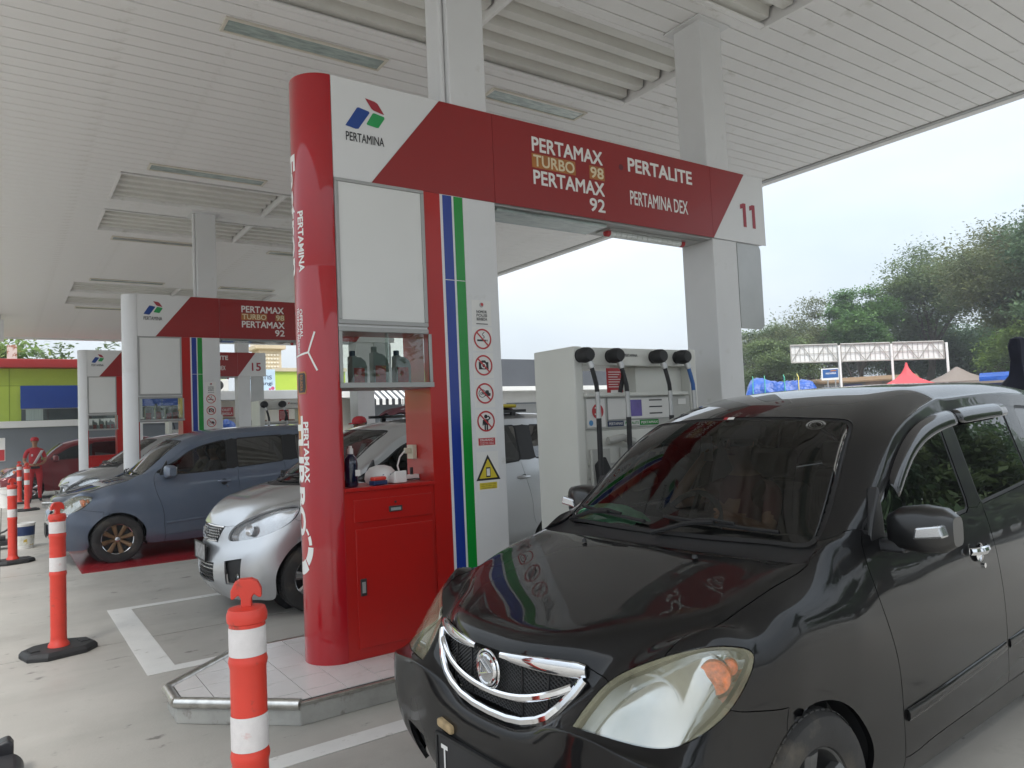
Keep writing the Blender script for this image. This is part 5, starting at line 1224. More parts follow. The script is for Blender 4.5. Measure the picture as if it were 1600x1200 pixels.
# badge: a folded slanted letter
MB().prism([(.045, .748), (-.01, .775), (-.045, .745), (-.02, .728), (.005, .745), (.012, .74), (-.045, .705), (.01, .672), (.045, .70), (.02, .718), (-.005, .702), (-.012, .707)], .040, .058, 'x').build('badge', M['chrome'], t, bevel=.002)
plate(t, '', .012, .555, w=.40, h=.14, m=mat('plate_grey', (.26, .26, .26), .5, noise=(22, .6)))
for k in range(5):
    strip_along([(.034 + .035 * (abs(y) / .28) ** 2.2, y, .315 + k * .034) for y in [-.27 + .054 * i for i in range(11)]], .007, .012).build('grille_slat', M['satin_silver'] if k > 2 else M['trim_black'], mk['lower_grille'], smooth=True)
for s in (-1, 1):
    MB().lathe([(.05, .0), (.048, -.012), (.0, -.016)], (.195, .535 * s, .36), 18, 'x').build('fog_lamp', M['reflector'], t, smooth=True)
# roof rack with a tied load on the silver car
rk = thing('roof_load', 'maroon cloth covered luggage tied on a roof rack of the silver car', 'luggage', (1.47 + 2.55, 7.25, 1.68), 0, local=True)
mb = MB(); random.seed(3)
V = []; nx_, ny_ = 16, 10
for i in range(nx_ + 1):
    for j in range(ny_ + 1):
        x = -.55 + 1.3 * i / nx_; y = -.5 + 1.0 * j / ny_; e = max(abs(x - .1) / .65, abs(y) / .5)
        V.append((x, y, .07 + .09 * max(0, 1 - e ** 4) + random.uniform(-.018, .018)))
mb.add(V, [(i * (ny_ + 1) + j, i * (ny_ + 1) + j + 1, (i + 1) * (ny_ + 1) + j + 1, (i + 1) * (ny_ + 1) + j) for i in range(nx_) for j in range(ny_)])
mb.build('load_cover', mat('maroon_cloth', (.10, .02, .03), .8, noise=(5, .5), dirt=(6, (.5, .5, .52), .62, .68)), rk, smooth=True)
mb = MB(); 
for x in (-.4, 0, .4, .75): mb.box(x - .015, x + .015, -.55, .55, .03, .05)
for y in (-.55, .55): mb.box(-.6, .8, y - .015, y + .015, .03, .06); mb.box(-.45, -.40, y - .02, y + .02, -.06, .03); mb.box(.6, .65, y - .02, y + .02, -.06, .03)
mb.build('rack', M['trim_black'], rk)
MB().tube([(-.5, -.56, .08), (-.2, -.5, .12), (.2, -.53, .11), (.7, -.5, .1)], .02, 8).build('strap', M['sign_yellow'], rk, smooth=True)
o4 = dict(o3, level=2, handle_m=greyp, sill=greyp, mirror_m=greyp, ws=M['ws_glass'], housing=M['reflector'])
greycar, mk, _ = car(ertiga, 'silver grey car with slim chrome lamp bars nosing out behind the blue car', (.74, 15.9, 0), 0.0, greyp, o4)
t = greycar
for s in (-1, 1):
    strip_along([(.09 + .10 * k ** 1.5 + .02, (.08 + .66 * k) * s, .80 + .09 * k) for k in [i / 8 for i in range(9)]], .016, .014).build('chrome_bar', M['chrome'], t, smooth=True)
    strip_along([(.16 + .06 * k, (.42 + .2 * k) * s, .76 - .36 * k) for k in [i / 6 for i in range(7)]], .03, .03).build('chrome_bar', M['chrome'], t, smooth=True)
MB().prism([(-.38, .46), (.38, .46), (.30, .70), (-.30, .70)], .045, .075, 'x').build('dark_grille', M['seal'], t, bevel=.01)
o5 = dict(o2, level=2, rim=M['satin_silver'], spokes=6, rim_style=1, handle_m=redp, sill=redp, hood=redp, mirror_m=redp, lens=M['lens_fresh'], side_front=M['side_mid'])
redcar, mk, _ = car(avanza, 'dark red car at the far lane behind the attendant', (-.12, 26.05, 0), 0.0, redp, o5)
strip_along([(gline(y, .73) - .004, y, .74) for y in [-.36 + .09 * i for i in range(9)]], .025, .012).build('chrome_bar', M['chrome'], mk['grille'], smooth=True)

# ------------------------------------------------------------------ dispensers
def dispenser(c, label):
    f, b = c - .30, c + .22
    t = thing('fuel_dispenser', label, 'fuel pump', (3.65, c, .13), group='fuel dispensers')
    W = M['pump_white']
    B(3.65, 3.74, f, b, .13, 2.17).build('side_panel', W, t, bevel=.012)
    B(4.96, 5.05, f, b, .13, 2.17).build('side_panel', W, t, bevel=.012)
    top = B(3.742, 4.958, f + .005, b - .005, 2.02, 2.165).build('top_band', W, t, bevel=.008)
    text_xz('lettering', 'PERTAMINA', 4.19, 4.34, 2.095, 2.118, f + .002, M['letter_black'], top)
    mb = MB(); flat(mb, [(4.15, 2.10), (4.17, 2.10), (4.18, 2.125), (4.16, 2.125)], f + .002); mb.build('logo_block', M['sticker_red'], top)
    B(3.742, 4.958, f + .02, b - .02, .13, 1.50).build('lower_cabinet', W, t, bevel=.006)
    B(4.40, 4.958, f + .10, b - .10, 1.80, 2.018).build('upper_panel', W, t)
    B(3.742, 4.958, f + .03, b - .03, 1.502, 1.77).build('meter_box', W, t)
    B(3.742, 4.90, f - .03, f + .03, 1.772, 1.80).build('ledge', W, t, bevel=.004)
    mp_ = B(3.745, 4.955, f + .012, f + .029, 1.515, 1.768).build('meter_panel', M['pump_grey'], t, bevel=.003)
    B(3.765, 3.955, f + .006, f + .011, 1.53, 1.755).build('sticker', M['paper'], mp_)
    mb = MB(); flat(mb, circle(3.875, 1.655, .06), f + .003); mb.build('round_sticker', M['sticker_red'], mp_)
    text_xz('lettering', '3', 3.84, 3.90, 1.625, 1.69, f + .001, M['letter_white'], mp_)
    mb = MB(); flat(mb, circle(3.80, 1.565, .022), f + .003); mb.build('round_sticker', mat('sky_sticker', (.08, .28, .55), .4), mp_)
    B(3.985, 4.72, f + .006, f + .011, 1.585, 1.755).build('meter_face', M['paper'], mp_, bevel=.003)
    fr = MB()
    for a in ((3.98, 4.725, 1.755, 1.762), (3.98, 4.725, 1.578, 1.585)): fr.box(a[0], a[1], f + .004, f + .012, a[2], a[3])
    fr.box(3.978, 3.985, f + .004, f + .012, 1.578, 1.762); fr.box(4.72, 4.727, f + .004, f + .012, 1.578, 1.762); fr.build('meter_frame', M['grey_frame'], mp_)
    B(4.235, 4.36, f + .003, f + .0065, 1.605, 1.74).build('screen', M['screen'], mp_)
    for z in (1.735, 1.68, 1.625): B(4.45, 4.6, f + .004, f + .0065, z - .006, z + .004).build('print_line', M['letter_black'], mp_)
    B(3.98, 4.15, f + .006, f + .011, 1.53, 1.572).build('grade_label', mat('navy', (.012, .03, .10), .4), mp_); text_xz('lettering', 'PERTAMAX', 3.99, 4.14, 1.54, 1.562, f + .004, M['letter_white'], mp_)
    B(4.155, 4.33, f + .006, f + .011, 1.53, 1.572).build('grade_label', M['paper'], mp_); text_xz('lettering', 'PERTALITE', 4.165, 4.32, 1.54, 1.562, f + .004, M['green_stripe'], mp_)
    B(4.335, 4.55, f + .006, f + .011, 1.53, 1.572).build('grade_label', M['green_stripe'], mp_); text_xz('lettering', 'PERTAMAX', 4.345, 4.54, 1.54, 1.562, f + .004, M['letter_white'], mp_)
    B(4.8, 4.90, f + .006, f + .011, 1.69, 1.74).build('button_plate', M['paper'], mp_, bevel=.008)
    nt_ = B(3.985, 4.155, f - .002, f + .004, 1.79, 2.0).build('notice', M['sticker_red'], t)
    for k in range(7): B(4.0, 4.14 - .02 * (k % 3), f - .0035, f - .0022, 1.965 - k * .02, 1.971 - k * .02).build('print_line', M['letter_white'], nt_)
    B(4.02, 4.13, f - .0035, f - .0022, 1.80, 1.822).build('print_line', M['letter_white'], nt_)
    for z in (1.12, 1.22): B(3.76, 4.94, f + .008, f + .019, z, z + .02).build('louvre', M['pump_grey'], t, bevel=.003)
    for k, x in enumerate((3.715, 4.03, 4.52, 4.81)):
        # hose: boot, swivel, rubber, coupling, nozzle in its holster
        boot = MB().lathe([(0, -.07), (.045, -.068), (.058, -.045), (.062, 0), (.058, .03), (.05, .05), (.054, .06), (.03, .10), (.018, .13)], (x, f - .06, 2.095), 18, 'y'); 
        h = boot.build('hose_boot', M['rubber'], t, smooth=True)
        MB().tube([(x + .02, f - .09, 2.04), (x + .03, f - .10, 1.99)], .026, 12).build('swivel', M['alu'], h, smooth=True)
        P = [(x + .03, f - .10, 1.99), (x + .045, f - .105, 1.93), (x + .06, f - .11, 1.86), (x + .065, f - .11, 1.80)]
        MB().tube(P, .018, 10).build('hose', M['rubber'] if k < 3 else mat('blue_hose', (.02, .10, .32), .4), h, smooth=True)
        MB().tube([(x + .065, f - .11, 1.805), (x + .067, f - .11, 1.72)], .02, 10).build('coupling', M['alu'], h, smooth=True)
        MB().tube([(x + .067, f - .11, 1.725), (x + .068, f - .11, 1.60)], [.018, .022], 10).build('coupling', M['alu'], h, smooth=True)
        MB().tube([(x + .068, f - .11, 1.61), (x + .065, f - .11, 1.4), (x + .055, f - .12, 1.0), (x + .06, f - .14, .62), (x + .10, f - .15, .45), (x + .16, f - .13, .5), (x + .17, f - .08, .8), (x + .16, f - .04, .98)], .021, 10).build('hose', M['rubber'], h, smooth=True)
        nz_ = MB().prism([(x + .10, 1.02), (x + .22, 1.02), (x + .23, 1.16), (x + .16, 1.30), (x + .08, 1.24)], f - .07, f + .004).build('nozzle', [M['rubber'], M['black_plastic']][k % 2], t, bevel=.012)
        B(x + .06, x + .25, f - .02, f + .012, .95, 1.36).build('holster', M['pump_grey'], t, bevel=.006)
    mb = MB(); mb.tube([(4.07, f - .10, 1.97), (4.10, f - .07, 1.93), (4.085, f - .06, 1.86), (4.075, f - .05, 1.80)], .018, 8); mb.build('hose', M['rubber'], t, smooth=True)
    MB().tube([(3.95, f - .02, 1.42), (4.08, f - .05, 1.44), (4.20, f - .05, 1.40)], .03, 10).build('nozzle_guard', M['pump_grey'], t, smooth=True)
    return t
dispenser(YC[0], 'white fuel dispenser with black hoses between the two columns beside the black car')
dispenser(YC[1], 'white fuel dispenser behind the blue car roof on the second island')
dispenser(YC[2], 'white fuel dispenser on the rear island behind the totem numbered 15')

# ------------------------------------------------------------------ bollards
def bollard(x, y, rz, label, k=1.0):
    t = thing('bollard', label, 'bollard', (x, y, 0), rz, 'orange bollards', local=True)
    P = [(-.24, -.10), (-.13, -.19), (.13, -.19), (.24, -.10), (.24, .10), (.13, .19), (-.13, .19), (-.24, .10)]
    bs = MB(); bs.prism(P, .0, .03, 'z'); Q = [(p[0] * .92, p[1] * .9) for p in P]
    n = 8; V = [(p[0], p[1], .03) for p in P] + [(p[0], p[1], .055) for p in Q]; bs.add(V, [(i, (i + 1) % n, (i + 1) % n + n, i + n) for i in range(n)] + [tuple(range(n, 2 * n))])
    b_ = bs.build('base', M['rubber'], t, bevel=.006)
    for s in (-1, 1): B(s * .17 - .03, s * .17 + .03, -.05, .05, .055, .062).build('base_grip', M['rubber'], b_)
    r = .055
    post = MB().lathe([(r * 1.35, .05), (r * 1.3, .07), (r * 1.05, .09), (r, .12), (r, .575), (r * 1.06, .588), (r * 1.09, .597), (r * 1.06, .606), (r, .617), (r, .866), (r * 1.06, .879), (r * 1.09, .887), (r * 1.06, .895), (r, .906), (r, 1.005), (r * 1.10, 1.01), (r * 1.13, 1.022), (r * 1.13, 1.032), (r * 1.02, 1.05), (.022, 1.056), (0, 1.056)], (0, 0, 0), 32).build('post', M['orange_plastic'], t, smooth=True)
    for (z0, z1) in ((.62, .725), (.908, .995)):
        MB().lathe([(r + .0015, z0), (r + .0018, z0 + .002), (r + .0018, z1 - .002), (r + .0015, z1)], (0, 0, 0), 32).build('reflective_band', M['reflective'], t, smooth=True)
    # anchor shaped carrying handle
    H = [(-.018, 1.05), (-.018, 1.085), (-.035, 1.098), (-.055, 1.085), (-.068, 1.085), (-.068, 1.115), (-.05, 1.142), (-.025, 1.152), (.025, 1.152), (.05, 1.142), (.068, 1.115), (.068, 1.085), (.055, 1.085), (.035, 1.098), (.018, 1.085), (.018, 1.05)]
    H = [(p[0] * (.68 if abs(p[0]) > .02 else .9), 1.05 + (p[1] - 1.05) * .9) for p in H]
    MB().prism(H, -.017, .017).build('handle', M['orange_plastic'], t, bevel=.006, seg=3)
    return t
bollard(.632, 2.44, -.35, 'near orange bollard in the foreground in front of the tiled island')
bollard(.338, 6.69, .25, 'orange bollard on a black base left of the white bay marking')
bollard(.095, 12.12, .3, 'orange bollard beside the paint bucket at the left edge')
bollard(.46, 21.2, .4, 'far orange bollard, nearer of the pair in front of the attendant')
bollard(.35, 23.85, .1, 'far orange bollard, hinder of the pair in front of the attendant')

# ------------------------------------------------------------------ small things
def lathe_thing(name, label, cat, loc, prof, m, group=None, n=20):
    t = thing(name, label, cat, loc, 0, group, local=True); return t
bt = thing('paint_bucket', 'white paint bucket with dark blue printed label behind a bollard', 'bucket', (.25, 13.7, 0), local=True)
bd = MB().lathe([(0, .0), (.128, .0), (.132, .01), (.15, .36), (.156, .362), (.156, .385), (.148, .386), (.145, .37), (.126, .03), (0, .03)], n=32).build('bucket_body', M['paper'], bt, smooth=True)
MB().lathe([(.1345, .05), (.1425, .20)], n=32).build('label_print', mat('bucket_print', (.6, .6, .55), .5, noise=(8, .3), dirt=(12, (.5, .35, .03), .56, .6)), bd, smooth=True)
MB().lathe([(.1428, .20), (.1495, .34)], n=32).build('label_print', mat('navy', (.012, .03, .10), .4), bd, smooth=True)
bt = thing('white_bucket', 'plain white bucket far left near the attendant', 'bucket', (.08, 22.9, 0), local=True)
MB().lathe([(0, 0), (.16, 0), (.2, .48), (.215, .485), (.215, .51), (.195, .51), (.15, .04), (0, .04)], n=24).build('bucket_body', M['paper'], bt, smooth=True)
MB().tube([(-.2, 0, .45), (-.14, -.16, .36), (.0, -.22, .33), (.14, -.16, .36), (.2, 0, .45)], .006, 6).build('bucket_handle', M['steel'], bt)
bt = thing('floor_jack', 'black trolley with handle bars on the floor left of the paint bucket', 'trolley', (.0, 13.9, 0), local=True)
B(-.35, .16, -.14, .14, .06, .14).build('frame', M['black_plastic'], bt, bevel=.01); B(-.25, .02, -.1, .1, .14, .2).build('frame', M['black_plastic'], bt, bevel=.01)
MB().tube([(-.3, 0, .18), (.0, 0, .26), (.12, 0, .34)], .015, 8).build('handle_bar', M['dark_steel'], bt)
for x in (-.28, .1):
    for y in (-.13, .13): MB().cyl((x, y - .02, .05), (x, y + .02, .05), .05, n=14).build('caster', M['rubber'], bt)
bt = thing('wheel_stop', 'black glossy moulded block at the lower left corner', 'wheel stop', (-.02, 4.2, 0), local=True)
MB().prism([(-.5, 0), (.09, 0), (.09, .11), (.055, .15), (-.5, .15)], -.16, .10).build('block', M['black_plastic'], bt, bevel=.018, seg=3)
MB().prism([(-.5, .0), (.05, .0), (.052, .17), (.035, .20), (.01, .195), (-.5, .06)], .13, .22).build('fin', M['black_plastic'], bt, bevel=.012, seg=3)

def oil_bottle(x, y, z, rz, label, h=.25, m=None):
    t = thing('oil_bottle', label, 'bottle', (x, y, z), rz, 'oil bottles in the display cases', local=True)
    P = [(-.055, 0), (.055, 0), (.058, .14), (.045, .18), (.012, .205), (-.02, .207), (-.02, .215), (-.055, .215), (-.057, .1)]
    k = h / .25; P = [(a, b * k) for a, b in P]
    MB().prism(P, -.035, .035).build('bottle_body', M['oil_grey'], t, bevel=.014, seg=3)
    B(-.045, .035, -.0368, -.0355, .02, .13 * k).build('label_print', mat('oil_label', (.36, .03, .03), .4, noise=(30, .4), dirt=(25, (.4, .3, .1), .58, .62)), t)
    MB().lathe([(.02, .21 * k), (.02, .25 * k), (.016, .253 * k), (0, .253 * k)], (-.036, 0, 0), 14).build('cap', m or M['oil_grey'], t, smooth=True)
navyc = mat('cap_navy', (.02, .04, .09), .4)
oil_bottle(1.98, 4.68, 1.886, .1, 'grey oil bottle with navy cap, left one in the totem display case', .24, navyc)
oil_bottle(2.13, 4.66, 1.886, .05, 'tall grey oil bottle in the middle of the totem display case', .27)
oil_bottle(2.27, 4.60, 1.886, 0, 'oil bottle with red label, right one in the totem display case', .24, navyc)
for i, c in enumerate(YC[1:]):
    w_ = ['second', 'rear'][i]
    for k, (x, h) in enumerate(((1.95, .24), (2.1, .27), (2.25, .22), (2.34, .24))): 
        oil_bottle(x, c - .02, 1.886, .1 * k, f'grey oil bottle, {["leftmost", "second from left", "third from left", "rightmost"][k]} in the {w_} totem display case', h)
# counter of the first totem
zc_ = 1.2225
t = thing('ink_bottle', 'large dark blue bottle with white pump cap on the totem counter', 'bottle', (1.885, 4.62, zc_), local=True)
MB().lathe([(0, 0), (.042, 0), (.046, .01), (.046, .15), (.04, .185), (.022, .205), (.016, .21), (.016, .22)], n=24).build('bottle_body', mat('ink_blue', (.005, .008, .03), .12, coat=.5), t, smooth=True)
MB().lathe([(.019, .215), (.019, .25), (.012, .252), (.012, .268), (0, .268)], n=16).build('cap', M['paper'], t, smooth=True)
B(.012, .047, -.046, -.040, .07, .11).build('label_print', M['paper'], t)
t = thing('card_terminal', 'white card payment terminal with grey screen on the totem counter', 'terminal', (2.20, 4.60, zc_), .15, local=True)
MB().prism([(-.045, 0), (.045, 0), (.045, .045), (-.045, .085)], -.04, .06, 'x').build('case', M['paper'], t, bevel=.008)
MB().prism([(-.03, .0795), (.025, .055), (.025, .058), (-.03, .0825)], -.03, .045, 'x').build('screen', M['dark_steel'], t)
t = thing('helmet', 'white rounded helmet lying behind the card terminal on the counter', 'helmet', (2.15, 4.74, zc_), local=True)
MB().lathe([(.10, 0), (.112, .03), (.105, .07), (.075, .105), (.03, .12), (0, .122)], n=24).build('shell', M['paper'], t, smooth=True)
B(-.03, .03, -.104, -.09, .05, .062).build('print_mark', mat('navy', (.012, .03, .10), .4), t)
t = thing('stapler', 'orange and blue stapler box lying on the totem counter', 'stapler', (2.05, 4.56, zc_), .2, local=True)
B(-.055, .055, -.03, .03, 0, .03).build('base', mat('navy', (.012, .03, .10), .4), t, bevel=.006); B(-.05, .05, -.026, .026, .03, .055).build('cover', M['orange_plastic'], t, bevel=.008)
t = thing('orange_carton', 'orange carton at the left end of the totem counter', 'carton', (1.83, 4.68, zc_), local=True)
MB().prism([(-.025, 0), (.025, 0), (.025, .15), (0, .17), (-.025, .15)], -.05, .05).build('box', M['orange_plastic'], t, bevel=.003); B(-.025, .026, -.052, -.0505, .04, .1).build('label_print', M['paper'], t)
t = thing('power_strip', 'white power strip with black cable on the totem counter', 'power strip', (2.36, 4.72, zc_), .1, local=True)
B(-.09, .07, -.025, .025, 0, .04).build('strip_case', M['paper'], t, bevel=.006); MB().tube([(-.09, 0, .02), (-.16, -.04, .012), (-.1, -.08, .012), (0, -.06, .012), (.03, -.09, .01)], .005, 6).build('cable', M['rubber'], t, smooth=True)
MB().tube([(.02, 0, .04), (.02, 0, .09)], .012, 8).build('plug', M['rubber'], t)
t = thing('wall_socket', 'cream wall socket with plug and looping cable on the red inner wall', 'socket', (2.436, 4.78, 1.42), local=True)
B(-.035, -.0005, -.045, .045, -.05, .05).build('socket_box', mat('cream', (.56, .52, .40), .4), t, bevel=.004); B(-.075, -.036, -.02, .02, -.01, .03).build('plug', mat('cream', (.56, .52, .40), .4), t, bevel=.006)
MB().tube([(-.075, 0, .01), (-.12, -.01, -.03), (-.145, -.02, -.09), (-.14, -.04, -.15), (-.13, -.05, -.19)], .006, 6).build('cable', M['paper'], t, smooth=True)

# ------------------------------------------------------------------ people
def skin_mesh(nodes, edges, sub=2):
    """nodes: name -> (x,y,z, rx, ry); one continuous skinned surface"""
    names = list(nodes); me = D.meshes.new('body'); me.from_pydata([nodes[n][:3] for n in names], [(names.index(a), names.index(b)) for a, b in edges], [])
    o = D.objects.new('tmp', me); COL.objects.link(o)
    sk = o.modifiers.new('skin', 'SKIN'); sk.use_smooth_shade = True
    for i, n in enumerate(names):
        me.skin_vertices[0].data[i].radius = nodes[n][3:5]; me.skin_vertices[0].data[i].use_root = (n == 'pelvis')
    ss = o.modifiers.new('sub', 'SUBSURF'); ss.levels = sub; ss.render_levels = sub
    bpy.context.view_layer.update(); dg = bpy.context.evaluated_depsgraph_get(); r = D.meshes.new_from_object(o.evaluated_get(dg)); D.objects.remove(o); D.meshes.remove(me)
    return r
skin_m = mat('skin', (.30, .155, .085), .55, noise=(15, .08)); shirt_red = mat('uniform_red', (.42, .022, .03), .75, noise=(8, .15)); hair_m = mat('hair', (.012, .010, .009), .6)
shoe_m = mat('shoe', (.02, .02, .02), .5); sash_m = mat('sash_white', (.62, .58, .58), .8, noise=(10, .1))
def colour_faces(me, rules, mats):
    for m in mats: me.materials.append(m)
    idx = []
    for p in me.polygons: idx.append(rules(p.center))
    me.polygons.foreach_set('material_index', idx); me.polygons.foreach_set('use_smooth', [True] * len(idx))
def head_parts(t, c, f, capm=None, s=1.0):
    """small facial features and cap on a head at c facing f (unit, horizontal)"""
    c = Vector(c); f = Vector(f); r = f.cross(Vector((0, 0, 1)))
    for k in (-1, 1):
        mb = MB(); e = c + f * .082 + r * .032 * k + Vector((0, 0, .01)); mb.lathe([(0, -.008), (.007, -.005), (.009, 0), (.007, .005), (0, .008)], tuple(e), 8); mb.build('eye', hair_m, t, smooth=True)
        mb = MB(); e = c + r * .078 * k - f * .005; mb.lathe([(0, -.03), (.012, -.02), (.016, .005), (.012, .025), (0, .03)], tuple(e), 8); mb.build('ear', skin_m, t, smooth=True)
    n = c + f * .098; MB().tube([n + Vector((0, 0, .02)) - f * .012, n + f * .008 + Vector((0, 0, -.022)), n - f * .008 + Vector((0, 0, -.032))], [.008, .014, .009], 8).build('nose', skin_m, t, smooth=True)
    m = c + f * .086 + Vector((0, 0, -.058)); MB().tube([m - r * .024 - f * .008, m, m + r * .024 - f * .008], [.003, .006, .003], 6).build('mouth', mat('lip', (.20, .07, .05), .5), t, smooth=True)
    if capm:
        cp = MB().lathe([(.098, .03), (.102, .045), (.098, .075), (.078, .105), (.04, .122), (0, .126)], tuple(c), 20).build('cap', capm, t, smooth=True)
        V = []
        for i in range(9):
            a = -1.1 + 2.2 * i / 8; d = f * math.cos(a) + r * math.sin(a)
            V += [c + d * .098 + Vector((0, 0, .04)), c + d * (.098 + .075 * math.cos(a * 1.2)) + Vector((0, 0, .022))]
        br = MB().add(V, [(2 * i, 2 * i + 1, 2 * i + 3, 2 * i + 2) for i in range(8)]).build('cap_peak', capm, cp, smooth=True); so = br.modifiers.new('t', 'SOLIDIFY'); so.thickness = .008
    hb = MB().lathe([(.0, -.02), (.06, -.015), (.088, .0), (.093, .03), (.09, .055)], tuple(c - f * .022), 18, 'z', math.atan2(-f.y, -f.x) - 1.7, math.atan2(-f.y, -f.x) + 1.7)
    hb.build('hair', hair_m, t, smooth=True)
def standing(loc, rz, label, capm, full=True):
    """attendant, hands held in front of the waist; faces local -y"""
    t = thing('person', label, 'person', loc, rz, local=True)
    N = {'pelvis': (0, 0, .95, .15, .11), 'waist': (0, -.005, 1.08, .145, .10), 'chest': (0, 0, 1.28, .17, .115), 'neckb': (0, .01, 1.44, .10, .08), 'neck': (0, .0, 1.50, .052, .055), 'jaw': (0, -.025, 1.575, .06, .07), 'head': (0, -.012, 1.65, .078, .092), 'crown': (0, 0, 1.715, .06, .07)}
    E_ = [('pelvis', 'waist'), ('waist', 'chest'), ('chest', 'neckb'), ('neckb', 'neck'), ('neck', 'jaw'), ('jaw', 'head'), ('head', 'crown')]
    for s, k in ((1, 'r'), (-1, 'l')):
        N.update({'sh' + k: (.175 * s, .005, 1.39, .062, .062), 'ua' + k: (.225 * s, .01, 1.26, .052, .055), 'el' + k: (.25 * s, .0, 1.11, .04, .042), 'fa' + k: (.18 * s, -.11, 1.05, .034, .034), 'wr' + k: (.09 * s, -.20, 1.01, .024, .028), 'pa' + k: (.05 * s, -.225, 1.0, .022, .036)})
        E_ += [('neckb', 'sh' + k), ('sh' + k, 'ua' + k), ('ua' + k, 'el' + k), ('el' + k, 'fa' + k), ('fa' + k, 'wr' + k), ('wr' + k, 'pa' + k)]
        for i in range(4):
            a = 'f%d%s' % (i, k); N[a] = (.02 * s, -.235 - .004 * i, 1.025 - .017 * i, .0085, .0085); N[a + 't'] = (-.012 * s, -.225, 1.02 - .017 * i, .0075, .0075); E_ += [('pa' + k, a), (a, a + 't')]
        N['th' + k] = (.055 * s, -.25, 1.035, .010, .010); N['tt' + k] = (.03 * s, -.262, 1.05, .008, .008); E_ += [('pa' + k, 'th' + k), ('th' + k, 'tt' + k)]
        N.update({'hip' + k: (.095 * s, 0, .86, .095, .10), 'tg' + k: (.105 * s, -.01, .68, .082, .085), 'kn' + k: (.11 * s, -.012, .49, .06, .064), 'ca' + k: (.112 * s, .012, .34, .056, .06), 'an' + k: (.115 * s, .02, .1, .04, .045), 'he' + k: (.117 * s, .03, .045, .04, .04), 'to' + k: (.125 * s, -.13, .03, .042, .028)})
        E_ += [('pelvis', 'hip' + k), ('hip' + k, 'tg' + k), ('tg' + k, 'kn' + k), ('kn' + k, 'ca' + k), ('ca' + k, 'an' + k), ('an' + k, 'he' + k), ('he' + k, 'to' + k)]
    me = skin_mesh(N, E_)
    def rule(c):
        if c.z < .085: return 2
        if c.z > 1.485: return 1
        if c.z > .96 and (abs(c.x) > .19 and c.z < 1.2 or c.y < -.125): return 1
        return 0
    colour_faces(me, rule, [shirt_red, skin_m, shoe_m]); link('body', me, None, t)
    head_parts(t, (0, -.012, 1.655), (0, -1, 0), capm)
    V = []
    for i in range(9):
        k = i / 8; V += [(.135 - .20 * k, -.135 - .012 * math.sin(math.pi * k), 1.40 - .38 * k), (.205 - .20 * k, -.118 - .012 * math.sin(math.pi * k), 1.40 - .38 * k)]
    sh = MB().add(V, [(2 * i, 2 * i + 1, 2 * i + 3, 2 * i + 2) for i in range(8)]).build('sash', sash_m, t, smooth=True); so = sh.modifiers.new('t', 'SOLIDIFY'); so.thickness = .012
    MB().prism([(-.10, 1.245), (-.055, 1.245), (-.05, 1.305), (-.095, 1.305)], -.136, -.132).build('chest_badge', sash_m, t)
    B(-.11, .11, -.15, -.10, .90, .965).build('belt_pouch', M['black_plastic'], t, bevel=.015)
    return t
standing((.72, 24.45, 0), .05, 'attendant in red uniform and cap with white sash standing far left', shirt_red)
standing((4.08, 9.62, 0), -1.1, 'person in red cap half hidden behind the silver car seen through the totem', shirt_red)
